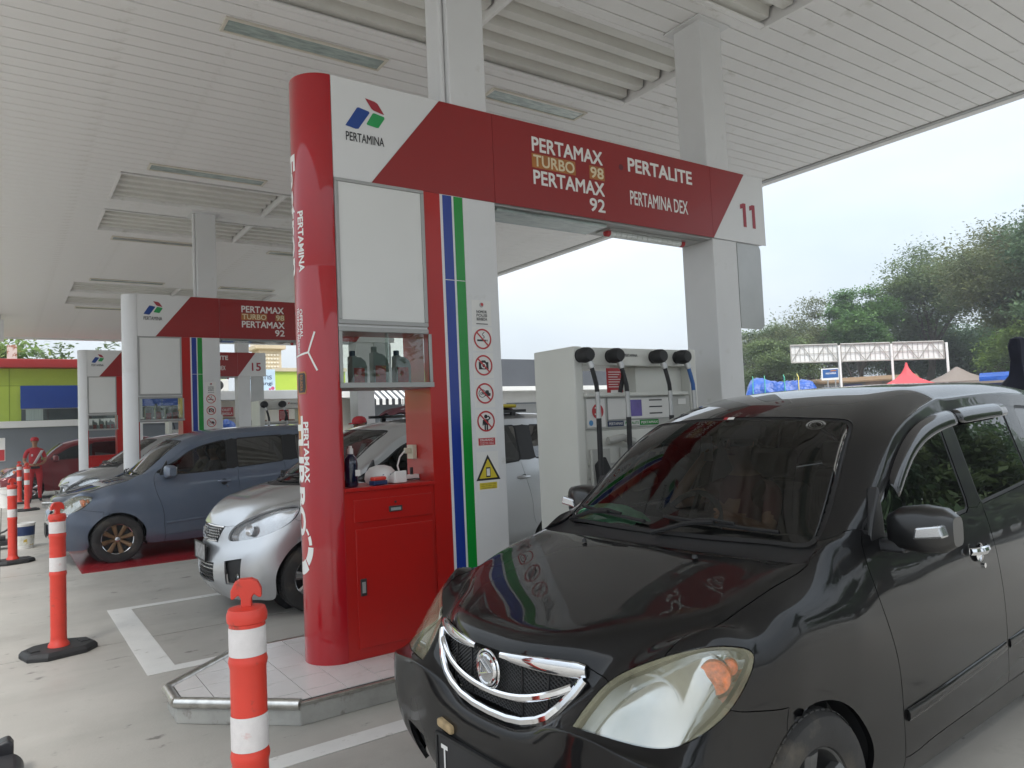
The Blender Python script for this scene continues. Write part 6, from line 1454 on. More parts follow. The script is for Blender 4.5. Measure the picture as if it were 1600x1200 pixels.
def seated(parent_car, x, y, rz_car, label, pose='wheel', shirt=None, name='person'):
    """seated figure; local frame of the car: faces -x. top-level object placed in world space"""
    ca, sa = math.cos(rz_car[3]), math.sin(rz_car[3])
    wx, wy = rz_car[0] + x * ca - y * sa, rz_car[1] + x * sa + y * ca
    t = thing(name, label, 'person', (wx, wy, 0), rz_car[3], local=True)
    N = {'pelvis': (0, 0, .74, .13, .15), 'waist': (.06, 0, .88, .11, .145), 'chest': (.10, 0, 1.06, .115, .165), 'neckb': (.13, 0, 1.21, .08, .10), 'neck': (.115, 0, 1.275, .05, .05), 'jaw': (.075, 0, 1.345, .068, .058), 'head': (.085, 0, 1.42, .09, .076), 'crown': (.095, 0, 1.48, .066, .058)}
    E_ = [('pelvis', 'waist'), ('waist', 'chest'), ('chest', 'neckb'), ('neckb', 'neck'), ('neck', 'jaw'), ('jaw', 'head'), ('head', 'crown')]
    for s, k in ((1, 'r'), (-1, 'l')):
        N.update({'sh' + k: (.12, .185 * s, 1.15, .058, .058)})
        if pose == 'phone' and s == 1:
            N.update({'el' + k: (-.21, .25 * s, 1.10, .042, .042), 'wr' + k: (-.085, .14, 1.33, .027, .027), 'pa' + k: (-.065, .115, 1.37, .038, .026)})
            fing = [(-.06, .10, 1.42), (-.045, .095, 1.425), (-.03, .09, 1.42), (-.02, .088, 1.405)]; tips = [(-.075, .07, 1.44), (-.06, .062, 1.438), (-.043, .06, 1.43), (-.03, .06, 1.41)]; th = [(-.085, .095, 1.385), (-.095, .07, 1.40)]
        else:
            N.update({'el' + k: (-.06, .25 * s, .97, .042, .042), 'wr' + k: (-.27, .19 * s, 1.06, .027, .027), 'pa' + k: (-.325, .175 * s, 1.075, .030, .036)})
            fing = [(-.36, .165 * s, 1.09 - .016 * i) for i in range(4)]; tips = [(-.355, .14 * s, 1.085 - .016 * i) for i in range(4)]; th = [(-.34, .15 * s, 1.105), (-.345, .13 * s, 1.11)]
        E_ += [('neckb', 'sh' + k), ('sh' + k, 'el' + k), ('el' + k, 'wr' + k), ('wr' + k, 'pa' + k)]
        for i in range(4): N['f%d%s' % (i, k)] = (*fing[i], .009, .009); N['g%d%s' % (i, k)] = (*tips[i], .008, .008); E_ += [('pa' + k, 'f%d%s' % (i, k)), ('f%d%s' % (i, k), 'g%d%s' % (i, k))]
        N['t0' + k] = (*th[0], .010, .010); N['t1' + k] = (*th[1], .009, .009); E_ += [('pa' + k, 't0' + k), ('t0' + k, 't1' + k)]
        N.update({'hip' + k: (-.05, .10 * s, .70, .085, .09), 'kn' + k: (-.38, .13 * s, .72, .06, .06), 'an' + k: (-.46, .13 * s, .38, .04, .04), 'to' + k: (-.60, .13 * s, .335, .03, .04)})
        E_ += [('pelvis', 'hip' + k), ('hip' + k, 'kn' + k), ('kn' + k, 'an' + k), ('an' + k, 'to' + k)]
    me = skin_mesh(N, E_)
    ph = pose == 'phone'
    def rule(c):
        if c.z > 1.24 and c.x > -.0 and abs(c.y) < .1: return 1
        if c.x < (-.02 if ph else -.1) and c.z > .9: return 1
        if c.z < .84 and c.x < .02: return 2
        return 0
    colour_faces(me, rule, [shirt or mat('shirt_maroon', (.12, .03, .03), .8), skin_m, mat('trousers', (.03, .03, .04), .8)]); link('body', me, None, t)
    head_parts(t, (.085, 0, 1.425), (-1, 0, 0), None)
    MB().lathe([(.0, .085), (.05, .078), (.085, .045), (.096, .0), (.09, -.03)], (.098, 0, 1.44), 18).build('hair', hair_m, t, smooth=True)
    if ph:
        pass
    return t
CB = (1.37, 2.235, 0, 0.05); CBL = (.47, 11.72, 0, 0.0)
seated(blackcar, 1.98, .36, CB, 'driver of the black car holding a phone beside his head', 'phone')
ca, sa = math.cos(.05), math.sin(.05)
def in_black(u, y, z): return (1.37 + u * ca - y * sa, 2.235 + u * sa + y * ca, z)
pw = in_black(1.98 - .09, .36 + .085, 1.405)
t = thing('phone', 'grey phone in the hand of the black car driver', 'phone', pw, .05, local=True)
MB().prism([(-.004, -.07), (.004, -.07), (.004, .07), (-.004, .07)], -.036, .036).build('phone_case', M['grey_frame'], t, bevel=.002)
t = thing('green_cloth', 'pale green cloth heap lying on the dash of the black car', 'cloth', in_black(1.12, .47, 1.09), .05, local=True)
random.seed(5); V = []; n1, n2 = 12, 10
for i in range(n1 + 1):
    for j in range(n2 + 1):
        x = -.07 + .17 * i / n1; y = -.20 + .40 * j / n2; e = max(abs(x - .015) / .085, abs(y) / .2)
        V.append((x + random.uniform(-.004, .004), y, .075 * max(0, 1 - e ** 3) + random.uniform(0, .012)))
MB().add(V, [(i * (n2 + 1) + j, i * (n2 + 1) + j + 1, (i + 1) * (n2 + 1) + j + 1, (i + 1) * (n2 + 1) + j) for i in range(n1) for j in range(n2)]).build('cloth_folds', mat('green_cloth', (.16, .48, .26), .8, noise=(14, .25)), t, smooth=True)
seated(bluecar, 1.95, -.36, CBL, 'front passenger in the near seat of the blue car', 'lap', mat('shirt_grey', (.12, .12, .13), .8))
seated(bluecar, 1.95, .36, CBL, 'driver in the far seat of the blue car', 'wheel', mat('shirt_olive', (.22, .2, .12), .8))
CS = (1.47, 7.25, 0, 0.0)
seated(silvercar, 1.95, .36, CS, 'driver in the far seat of the silver car', 'wheel', mat('shirt_grey', (.12, .12, .13), .8))
# ------------------------------------------------------------------ station buildings beyond the canopy
lime = mat('lime_panel', (.40, .52, .07), .4, noise=(1.5, .05)); band_red = mat('band_red', (.33, .03, .03), .45, noise=(1, .05)); blue_panel = mat('blue_panel', (.018, .06, .30), .35, noise=(.8, .08))
grey_wall = mat('grey_wall', (.17, .185, .20), .7, noise=(.8, .06)); white_wall = mat('white_wall', (.72, .71, .68), .6, noise=(1.2, .05)); dark_wall = mat('dark_wall', (.075, .08, .09), .6, noise=(1, .1), dirt=(9, (.2, .2, .2), .68, .72))
beige = mat('beige_wall', (.52, .44, .31), .7, noise=(2, .08)); cream_w = mat('cream_wall', (.66, .62, .53), .7, noise=(2, .06)); win_dark = mat('window_dark', (.06, .075, .075), .12, noise=(.8, .5)); curtain = mat('curtain', (.30, .36, .33), .6, noise=(6, .2), stretch=(8, 1, .2))
Y = 33.0
bA = thing('store_building', 'lime green and blue station store with red roof band behind the rear totem', 'building', (-12, Y, 0))
B(-16, 6.4, Y, Y + 8, 0, 4.42).build('wall', lime, bA)
B(-16.2, 6.6, Y - .35, Y + 8.2, 4.43, 4.76).build('roof_band', band_red, bA, bevel=.02)
B(-16, 6.4, Y - .12, Y - .004, 0, 2.2).build('lower_wall', grey_wall, bA)
B(-16.1, 6.5, Y - .26, Y - .005, 2.205, 2.45).build('ledge', white_wall, bA, bevel=.01)
for x in (-9.5, -6.2, -3.0, .2, 3.4): B(x - .012, x + .012, Y - .012, Y - .002, 2.46, 4.42).build('panel_joint', mat('lime_dark', (.22, .30, .03), .5), bA)
B(-16, 6.4, Y - .012, Y - .002, 3.765, 3.785).build('panel_joint', mat('lime_dark', (.22, .30, .03), .5), bA)
B(.54, 6.0, Y - .10, Y - .013, 2.91, 3.77).build('blue_awning', blue_panel, bA, bevel=.01)
w_ = B(.56, 5.98, Y - .06, Y - .014, 2.46, 2.90).build('window', win_dark, bA)
B(.56, 5.98, Y - .075, Y - .061, 2.885, 2.905).build('frame', M['alu'], w_)
for x in (1.4, 2.6, 4.0): B(x - .02, x + .02, Y - .075, Y - .061, 2.46, 2.885).build('mullion', M['dark_steel'], w_)
B(.7, 1.25, Y - .072, Y - .061, 2.47, 2.88).build('curtain', curtain, w_)
sg = thing('wall_sign', 'white and red notice on the grey wall at the left edge', 'sign', (-.2, Y - .14, 1.0))
B(-.4, .06, Y - .15, Y - .122, 1.0, 1.85).build('board', M['paper'], sg); B(-.38, .04, Y - .156, Y - .151, 1.02, 1.42).build('red_field', M['sticker_red'], sg); text_xz('lettering', 'P', -.28, -.1, 1.5, 1.78, Y - .157, M['letter_black'], sg)
pl = thing('rusty_pole', 'rust streaked white post above the store roof at the left edge', 'post', (.3, 31.6, 0))
B(.14, .46, 33.6, 33.9, 4.7, 5.38).build('shaft', mat('rusty', (.55, .52, .48), .6, dirt=(5, (.25, .09, .03), .52, .6)), pl, bevel=.01); B(.04, .60, 33.5, 34.0, 4.62, 4.78).build('foot', grey_wall, pl)
sb = thing('hanging_sign', 'white double sided box sign hanging below the canopy at the left edge', 'sign', (-.5, 26, 4.6))
B(-1.2, .04, 25.9, 26.1, 4.62, 5.25).build('box', M['sign_white'], sb, bevel=.01); B(-.1, -.04, 25.95, 26.05, 5.25, 5.395).build('hanger', M['alu'], sb); B(-1.05, -1.0, 25.95, 26.05, 5.25, 5.395).build('hanger', M['alu'], sb)
# middle block: washrooms, white awning, signboard, tower
bB = thing('washroom_block', 'cream washroom block with white canopy edge and lime parapet', 'building', (7, Y + 1, 0))
B(6.7, 14.2, Y + 1.0, Y + 7, 0, 3.2).build('wall', cream_w, bB)
B(6.7, 22, Y + .0, Y + 1.3, 3.1, 3.5).build('awning', white_wall, bB, bevel=.02)
B(6.9, 8.25, Y + 1.4, Y + 6, 3.5, 4.1).build('parapet', lime, bB); B(10.35, 13.9, Y + 1.4, Y + 6, 3.5, 4.45).build('parapet', lime, bB); B(10.3, 13.95, Y + 1.3, Y + 6.1, 4.455, 4.62).build('coping', beige, bB)
for x in (9, 10.5, 12.5): B(x, x + .9, Y + .985, Y + .998, 0, 2.2).build('door', mat('door_brown', (.16, .09, .05), .5), bB)
ac = B(7.5, 8.15, Y + .5, Y + .9, 3.52, 4.02).build('air_conditioner', M['paper'], bB, bevel=.02); MB().lathe([(.21, 0), (.19, -.01), (.0, -.012)], (7.73, Y + .5, 3.77), 20, 'y').build('fan_grille', M['dark_steel'], ac, smooth=True)
sg = thing('washroom_sign', 'red sign with white lettering over the washroom entrance', 'sign', (7.9, Y + .9, 2.5)); B(7.75, 8.42, Y + .9, Y + .95, 2.42, 2.82).build('board', M['sticker_red'], sg)
text_xz('lettering', 'TOILET', 7.85, 8.32, 2.65, 2.76, Y + .896, M['letter_white'], sg, .03); text_xz('lettering', 'MUSHOLLA', 7.80, 8.38, 2.48, 2.59, Y + .896, M['letter_white'], sg, .03)
rk = thing('wooden_rack', 'brown wooden rack below the red washroom sign', 'rack', (7.9, Y, 0))
for x in (7.65, 8.5): B(x - .04, x + .04, Y + .3, Y + .8, 0, 2.35).build('post', mat('door_brown', (.16, .09, .05), .5), rk)
for z in (1.2, 1.75, 2.3): B(7.7, 8.45, Y + .3, Y + .8, z, z + .04).build('shelf', mat('door_brown', (.16, .09, .05), .5), rk)
tp = thing('blue_cover', 'blue tarpaulin covered heap left of the far column', 'tarpaulin', (7.6, 31.2, 0), local=True)
def heap(sx, sy, h, seed, nx_=18, ny_=12, flatp=6, amp=.05):
    random.seed(seed); V = []
    for i in range(nx_ + 1):
        for j in range(ny_ + 1):
            x = -1 + 2 * i / nx_; y = -1 + 2 * j / ny_; e = max(abs(x), abs(y))
            z = h * (1 - e ** flatp) * (.86 + .14 * math.sin(x * 3 + seed) * math.cos(y * 2.3)) + (random.uniform(-amp, amp) if e < .98 else 0)
            V.append((x * sx * (1 - .06 * (1 - e)), y * sy, max(0, z)))
    return MB().add(V, [(i * (ny_ + 1) + j, i * (ny_ + 1) + j + 1, (i + 1) * (ny_ + 1) + j + 1, (i + 1) * (ny_ + 1) + j) for i in range(nx_) for j in range(ny_)])
tarp_m = mat('tarp_blue', (.008, .075, .36), .35, noise=(3, .35), bump=(3, .9, .12))
heap(.9, .8, 2.2, 2, amp=.08).build('cover', tarp_m, tp, smooth=True)
sg = thing('offer_board', 'pale blue offer board with dark lettering beside the tower', 'sign', (9, Y + .6, 3.5))
B(8.75, 10.2, Y + .55, Y + .62, 3.53, 4.48).build('board', mat('pale_blue', (.52, .66, .78), .5, noise=(1, .06)), sg)
text_xz('lettering', 'GRATIS', 9.05, 10.05, 4.02, 4.2, Y + .546, mat('navy', (.012, .03, .10), .4), sg); text_xz('lettering', 'Ilu Wangi', 8.9, 10.07, 3.72, 3.93, Y + .546, mat('navy', (.012, .03, .10), .4), sg)
mb = MB(); flat(mb, circle(10.08, 3.62, .08), Y + .546); flat(mb, circle(9.95, 3.58, .05), Y + .545); mb.build('flower_print', mat('pink', (.55, .10, .22), .5), sg)
tw = thing('lattice_tower', 'beige tower with pale lattice panels and overhanging cap', 'tower', (9.8, 38, 0))
B(10.75, 11.9, 38.0, 39.2, 0, 5.9).build('shaft', beige, tw); B(10.55, 12.1, 37.8, 39.4, 5.9, 6.12).build('cap', beige, tw, bevel=.03); B(10.7, 12.0, 37.9, 39.3, 6.12, 6.6).build('upper_block', cream_w, tw)
for i in range(6):
    for j in range(7):
        MB().prism([(10.86 + i * .155, 4.4 + j * .2), (10.93 + i * .155, 4.46 + j * .2), (11.0 + i * .155, 4.4 + j * .2), (10.93 + i * .155, 4.34 + j * .2)], 37.96, 37.999).build('lattice_block', cream_w, tw)
bC = thing('white_house', 'white walled house with narrow window seen through the display case', 'building', (17, 40, 0))
B(16.4, 24, 40, 46, 0, 8.6).build('wall', white_wall, bC); w_ = B(18.4, 18.75, 39.97, 40.01, 5.6, 6.6).build('window', win_dark, bC); B(18.35, 18.8, 39.95, 39.968, 5.55, 6.65).build('frame', M['grey_frame'], w_); B(16.2, 24.2, 39.8, 46.2, 8.6, 8.9).build('roof', band_red, bC)
aw = thing('striped_awning', 'black and white striped awning behind the totem opening', 'awning', (14, Y - 1.2, 0))
sblk, swht = M['letter_black'], M['paper']
for k in range(26):
    x = 13.6 + k * .16; m_ = sblk if k % 2 else swht
    V = [(x, Y - .2, 3.55), (x + .16, Y - .2, 3.55), (x + .16, Y - 1.4, 2.95), (x, Y - 1.4, 2.95), (x + .16, Y - 1.4, 2.68), (x, Y - 1.4, 2.68)]
    MB().add(V, [(0, 1, 2, 3), (3, 2, 4, 5)]).build('stripe', m_, aw)
for x in (13.65, 15.6, 17.7): B(x - .03, x + .03, Y - 1.42, Y - 1.36, 0, 2.95).build('post', M['alu'], aw)
B(13.6, 17.76, Y - .22, Y - .12, 0, 3.6).build('back_board', grey_wall, aw)
bD = thing('long_workshop', 'long low building with dark parapet and white lower wall behind the dispenser', 'building', (20, 35, 0))
B(18.5, 48, 34.4, 40, 0, 3.45).build('wall', white_wall, bD); B(18.4, 48.2, 33.0, 40.2, 3.55, 5.05).build('parapet', dark_wall, bD); B(18.3, 48.2, 32.8, 34.3, 3.3, 3.54).build('ledge', white_wall, bD, bevel=.02)
for x in (20, 23.5, 27, 30.5, 34, 37.5, 41): 
    d_ = B(x, x + 2.4, 34.37, 34.398, .1, 2.6).build('shutter', M['grey_frame'], bD)
    B(x - .06, x + 2.46, 34.36, 34.369, 2.61, 2.7).build('lintel', grey_wall, d_)

# ------------------------------------------------------------------ trees
def leaf_mat(name, col, col2):
    m = D.materials.new(name); m.use_nodes = True; t = m.node_tree; b = t.nodes['Principled BSDF']; o = t.nodes['Material Output']
    b.inputs['Roughness'].default_value = .6; b.inputs['Specular IOR Level'].default_value = .25
    tcn = t.nodes.new('ShaderNodeTexCoord'); n = t.nodes.new('ShaderNodeTexNoise'); n.inputs['Scale'].default_value = .9; n.inputs['Detail'].default_value = 5
    t.links.new(tcn.outputs['Object'], n.inputs['Vector']); r = t.nodes.new('ShaderNodeValToRGB'); r.color_ramp.elements[0].position = .36; r.color_ramp.elements[1].position = .66
    r.color_ramp.elements[0].color = (*col, 1); r.color_ramp.elements[1].color = (*col2, 1); t.links.new(n.outputs['Fac'], r.inputs[0]); t.links.new(r.outputs[0], b.inputs['Base Color'])
    tl = t.nodes.new('ShaderNodeBsdfTranslucent'); t.links.new(r.outputs[0], tl.inputs[0]); mx_ = t.nodes.new('ShaderNodeMixShader'); mx_.inputs[0].default_value = .4
    t.links.new(b.outputs[0], mx_.inputs[1]); t.links.new(tl.outputs[0], mx_.inputs[2]); t.links.new(mx_.outputs[0], o.inputs[0]); return m
LF = {'olive': leaf_mat('leaf_olive', (.085, .13, .055), (.18, .235, .095)), 'green': leaf_mat('leaf_green', (.07, .15, .05), (.17, .30, .09)), 'dark': leaf_mat('leaf_dark', (.06, .11, .06), (.14, .21, .10)), 'bright': leaf_mat('leaf_bright', (.10, .18, .05), (.25, .34, .09)), 'brown': leaf_mat('leaf_brown', (.095, .12, .055), (.185, .20, .09))}
bark = mat('bark', (.075, .06, .045), .9, noise=(6, .3))
def tree(loc, h, w, seed, leaf, label, n_leaf=7000, ls=.16, spread=.55, trunk=.32, clump=1.0, group='trees beyond the station'):
    rnd = random.Random(seed); t = thing('tree', label, 'tree', loc, rnd.uniform(0, 6), group, local=True)
    mb = MB(); tips = []
    def grow(p, d, length, r, depth):
        n = 4; pts = [p]; dd = d.copy(); rs = [r]
        for i in range(n):
            dd = (dd + Vector((rnd.uniform(-.22, .22), rnd.uniform(-.22, .22), rnd.uniform(-.05, .16)))).normalized(); p = p + dd * length / n; pts.append(p); rs.append(r * (1 - .5 * (i + 1) / n))
        mb.tube(pts, rs, 6 if depth < 2 else 4, caps=False)
        if depth >= 3: tips.append((p, dd)); tips.append((pts[2], dd)); return
        for k in range(rnd.choice((2, 3, 3)) if depth else 5):
            a = rnd.uniform(0, 6.283); tilt = rnd.uniform(.45, .95) * spread * 1.6
            o = dd.orthogonal().normalized(); o.rotate(Matrix.Rotation(a, 3, dd)); nd = (dd * math.cos(tilt) + o * math.sin(tilt)); nd.z = nd.z * .8 + .1; nd.normalize()
            grow(pts[rnd.choice((2, 3, 4)) if depth else 3 + k % 2], nd, length * rnd.uniform(.62, .85), rs[-1] * .8, depth + 1)
    grow(Vector((0, 0, -.05)), Vector((rnd.uniform(-.08, .08), rnd.uniform(-.08, .08), 1)).normalized(), h * .36, trunk, 0)
    mx_z = max(p.z for p, _ in tips); mx_r = max(math.hypot(p.x, p.y) for p, _ in tips); kz, kr = h * .93 / mx_z, w * .46 / mx_r
    sc = lambda p: Vector((p[0] * kr, p[1] * kr, p[2] * kz))
    mb.v = [tuple(sc(p)) for p in mb.v]; mb.build('trunk', bark, t, smooth=True)
    V = []; F_ = []; per = max(1, n_leaf // len(tips))
    for p, d in tips:
        p = sc(p); cr_ = rnd.uniform(.55, 1.1) * clump * w / 9; fl = rnd.uniform(.4, .65)
        for k in range(int(per * rnd.uniform(.55, 1.45))):
            a = Vector((rnd.gauss(0, 1), rnd.gauss(0, 1), rnd.gauss(0, 1) * fl)) * cr_ * .55; c = p + a
            if c.z < .5: continue
            u_ = Vector((rnd.gauss(0, 1), rnd.gauss(0, 1), rnd.gauss(0, .5))).normalized(); v_ = u_.cross(Vector((rnd.gauss(0, .5), rnd.gauss(0, .5), 1))).normalized(); s_ = ls * rnd.uniform(.6, 1.35)
            i = len(V); V += [c - u_ * s_, c + v_ * s_ * .45, c + u_ * s_, c - v_ * s_ * .45]; F_.append((i, i + 1, i + 2, i + 3))
    me = D.meshes.new('crown'); me.from_pydata([tuple(v) for v in V], [], F_); me.materials.append(LF[leaf]); link('crown', me, None, t)
    return t
TR = [
 ((46.5, 33.0, 0), 9.0, 9.0, 1, 'olive', 'pale olive tree at the left end of the row beside the far column', 9000, .17, .6, .3),
 ((33.6, 25.2, 0), 6.2, 6.4, 12, 'olive', 'low pale leaved tree rising behind the blue tarpaulin load', 9000, .13, .7, .2),
 ((44.5, 28.2, 0), 10.2, 10.5, 3, 'brown', 'wide spreading thin leaved tree behind the left billboard panel', 7500, .16, .75, .32),
 ((41.0, 24.0, 0), 10.0, 6.4, 4, 'green', 'dense bright green tree behind the middle of the billboard', 13000, .17, .45, .3),
 ((46.5, 22.6, 0), 13.0, 12.5, 5, 'olive', 'large airy tree with yellow flecks, tallest behind the billboard', 12000, .17, .75, .4),
 ((44.0, 17.2, 0), 13.2, 12.5, 6, 'brown', 'large brownish tree near the right edge with dark limbs', 13000, .17, .7, .45),
 ((37.5, 14.8, 0), 6.0, 7.0, 7, 'bright', 'low leafy bright tree right of the red tent', 9000, .16, .6, .22),
 ((39.5, 11.6, 0), 12.0, 10.0, 8, 'dark', 'dark dense tree at the right edge of the row', 13000, .18, .6, .4),
 ((52.0, 24.0, 0), 8.5, 14.0, 9, 'dark', 'dark broad tree filling the gap behind the billboard posts', 12000, .2, .7, .3),
 ((44.5, 31.0, 0), 4.5, 8.0, 10, 'green', 'low green bush tree under the left billboard panel', 8000, .16, .7, .2),
 ((47.0, 12.8, 0), 6.5, 11.0, 15, 'green', 'green low tree closing the gap right of the last billboard post', 9000, .2, .75, .25),
 ((55.0, 21.5, 0), 8.5, 16.0, 16, 'dark', 'dark far tree behind the grey tent', 15000, .22, .7, .3),
 ((50.0, 18.5, 0), 7.5, 12.0, 13, 'green', 'green background tree behind the red tent', 9000, .2, .7, .3),
]
for a in TR: tree(a[0], a[1] * .90, a[2], a[3], a[4], a[5], int(a[6] * 4.2), a[7] * .55, *a[8:], 1.02)
tree((-1.5, 44, 0), 7.6, 8.5, 21, 'bright', 'yellow green tree above the store roof at the left edge', 7000, .18, .6, .3)
tree((3.2, 48, 0), 7.6, 6.0, 22, 'olive', 'pale thin tree above the store roof beside the rear totem', 3500, .15, .6, .2)
tree((6.2, 50, 0), 8.0, 5.0, 23, 'olive', 'slim pale treetop seen between the two rear totems', 2500, .15, .5, .2)
# planting across the road on the viewer's side, seen in the car's paint and glass
RB = [((20, -7.5, 0), 4.6, 6.5, 31, 'dark'), ((27, -7.5, 0), 5.8, 7.5, 32, 'olive'), ((35, -7.5, 0), 6.6, 8, 33, 'dark'), ((45, -8, 0), 9, 9, 34, 'green'), ((9, -13, 0), 8.5, 8, 35, 'olive'), ((22, -14, 0), 10, 9, 36, 'dark')]
for k, a in enumerate(RB): tree(*a, 'roadside tree ' + ['mirrored in the front door glass of the black car', 'mirrored between the door windows of the black car', 'mirrored in the rear door glass of the black car', 'mirrored farthest back along the black car', 'mirrored in the front fender of the black car', 'mirrored low in the door of the black car'][k], 9000, .17, .6, .35, group='roadside trees on the viewer side')

for k, (x, y_, h_) in enumerate(((17.5, -6.2, 2.2), (23.5, -6.8, 2.6), (29, -6.8, 3.0), (34, -6.6, 3.2), (40, -6.8, 3.8))):
    tree((x, y_, 0), h_, 6.5, 41 + k, ['dark', 'olive'][k % 2], 'roadside shrub ' + ['nearest the car', 'second along the kerb', 'third along the kerb', 'fourth along the kerb', 'farthest along the kerb'][k] + ' mirrored low in the black car glass', 7000, .15, .8, .12, 1.3, group='roadside shrubs on the viewer side')
# ------------------------------------------------------------------ far right: billboard, tarpaulin load, signs, tents
bb = thing('billboard', 'back of a white billboard, three framed panels on steel posts before the trees', 'billboard', (31, 21, 0))
white_m = mat('billboard_white', (.72, .71, .69), .6, noise=(.6, .06), dirt=(2, (.5, .47, .42), .6, .75)); rusty = mat('truss_grey', (.36, .34, .31), .6, noise=(3, .15))
P0, P1 = Vector((31.2, 21.7, 0)), Vector((34.6, 15.65, 0)); dv = P1 - P0; Ln = dv.length; dv.normalize(); nv = Vector((-dv.y, dv.x, 0)) if True else 0
if nv.dot(-P0) < 0: nv = -nv
def bp_(s, z, o=0.0): 
    q_ = P0 + dv * s + nv * o; return (q_.x, q_.y, z)
cuts = [(0.35, 2.42), (2.56, 4.62), (4.72, 6.75)]
for (a, b_) in cuts:
    zt = 4.72 - .055 * a; zb = 3.88 - .045 * a; zt2 = 4.72 - .055 * b_; zb2 = 3.88 - .045 * b_
    V = [bp_(a, zb), bp_(b_, zb2), bp_(b_, zt2), bp_(a, zt), bp_(a, zb, -.05), bp_(b_, zb2, -.05), bp_(b_, zt2, -.05), bp_(a, zt, -.05)]
    pn = MB().add(V, [(0, 1, 2, 3), (4, 7, 6, 5), (0, 4, 5, 1), (1, 5, 6, 2), (2, 6, 7, 3), (3, 7, 4, 0)]).build('panel', white_m, bb)
    fr = MB(); n = 10
    for (z0, z1, r) in ((zb, zb2, .035), (zt, zt2, .035), ((zb + zt) / 2, (zb2 + zt2) / 2, .012)): fr.tube([bp_(a, z0, .05), bp_(b_, z1, .05)], r, 6)
    for k in range(n + 1):
        s = a + (b_ - a) * k / n; za = zb + (zb2 - zb) * k / n; zc2 = zt + (zt2 - zt) * k / n; fr.tube([bp_(s, za, .045), bp_(s, zc2, .045)], .010 if k % n else .025, 4)
    for k in range(4):
        s0 = a + (b_ - a) * k / 4; s1 = a + (b_ - a) * (k + 1) / 4; k0 = (zb + (zb2 - zb) * k / 4, zt + (zt2 - zt) * k / 4); k1 = (zb + (zb2 - zb) * (k + 1) / 4, zt + (zt2 - zt) * (k + 1) / 4)
        fr.tube([bp_(s0, k0[k % 2], .07), bp_(s1, k1[(k + 1) % 2], .07)], .018, 4)
    fr.build('truss', rusty, pn)
for s in (2.49, 4.67, 6.85): MB().cyl(bp_(s, 0, .1), bp_(s, 4.66 - .055 * s, .1), .055, n=12).build('post', white_m, bb, smooth=True)
tl = thing('tarpaulin_load', 'lorry load under a bright blue tarpaulin tied with green rope behind the far column', 'lorry', (22.9, 16.1, 0), math.atan2(15.23 - 17.1, 23.5 - 22.18), local=True)
heap(1.35, 1.0, 1.45, 4, 26, 14, 8, .035).build('tarpaulin', tarp_m, tl, smooth=True).location = (0, 0, 1.42)
B(-1.4, 1.4, -1.0, 1.0, .75, 1.42).build('cargo_bed', mat('lorry_bed', (.14, .12, .10), .7, noise=(3, .2)), tl, bevel=.02)
for x in (-1.0, .9):
    for s in (-1, 1): MB().lathe([(0, -.1), (.3, -.1), (.38, -.07), (.38, .07), (.3, .1), (0, .1)], (x, s * .85, .38), 24, 'y').build('wheel', M['tyre'], tl, smooth=True)
B(-1.35, 1.35, -.5, .5, .55, .75).build('chassis', M['dark_steel'], tl)
for x in (-.95, -.55, .1, .55): MB().tube([(x, -1.02, 1.45), (x + .02, -.98, 2.2), (x + .03, -.8, 2.72), (x, 0, 2.86), (x, .8, 2.72), (x, 1.02, 1.45)], .014, 5).build('rope', mat('rope_green', (.05, .35, .20), .7) if x < .3 else M['sign_yellow'], tl)
ss = thing('direction_sign', 'small blue direction sign on two posts before the billboard', 'sign', (28.9, 17.9, 0), math.atan2(17.61 - 18.16, 29.08 - 28.74), local=True)
B(-.34, .34, -.03, .0, 2.78, 3.28).build('board', M['paper'], ss, bevel=.01); B(-.28, .32, -.036, -.031, 2.88, 3.24).build('blue_field', mat('field_blue', (.015, .09, .28), .4), ss)
text_xz('lettering', 'PERTAMINA', -.16, .24, 3.03, 3.10, -.038, M['letter_white'], ss)
mb = MB(); flat(mb, [(.0, 3.15), (.24, 3.15), (.27, 3.20), (.05, 3.20)], -.038); mb.build('orange_mark', M['gold'], ss)
for x in (-.1, .2): MB().cyl((x, .02, 0), (x, .02, 2.8), .03, n=8).build('post', M['alu'], ss)
MB().cyl((.36, .03, 0), (.36, .03, 3.55), .022, n=8).build('post', M['alu'], ss)
tn = thing('red_tent', 'red peaked marquee tent before the billboard', 'tent', (32.1, 16.3, 0), .5, local=True)
red_t = mat('tent_red', (.55, .05, .06), .6, noise=(2, .1))
V = []; n = 16; prof = [(.03, 3.42), (.09, 3.2), (.22, 2.95), (.45, 2.72), (.85, 2.5), (1.05, 2.42), (1.05, 2.2)]
for (r, z) in prof:
    for i in range(n):
        a = 2 * math.pi * i / n; q_ = 1 / max(abs(math.cos(a)), abs(math.sin(a))); q_ = 1 + (q_ - 1) * min(1, r); V.append((r * q_ * math.cos(a), r * q_ * math.sin(a), z + (.02 * (-1) ** i if .1 < r < 1 else 0)))
MB().add(V, [(j * n + i, j * n + (i + 1) % n, (j + 1) * n + (i + 1) % n, (j + 1) * n + i) for j in range(len(prof) - 1) for i in range(n)]).build('canopy', red_t, tn, smooth=True)
for x in (-1, 1):
    for y_ in (-1, 1): MB().cyl((x * .98, y_ * .98, 0), (x * .98, y_ * .98, 2.45), .025, n=8).build('leg', M['alu'], tn)
tn = thing('grey_tent', 'low grey brown tent right of the red marquee', 'tent', (34.4, 15.3, 0), .4, local=True)
V = []; prof = [(.05, 3.15), (.5, 2.85), (1.3, 2.5), (1.3, 2.3)]
for (r, z) in prof:
    for i in range(n): a = 2 * math.pi * i / n; V.append((r * math.cos(a), r * math.sin(a), z))
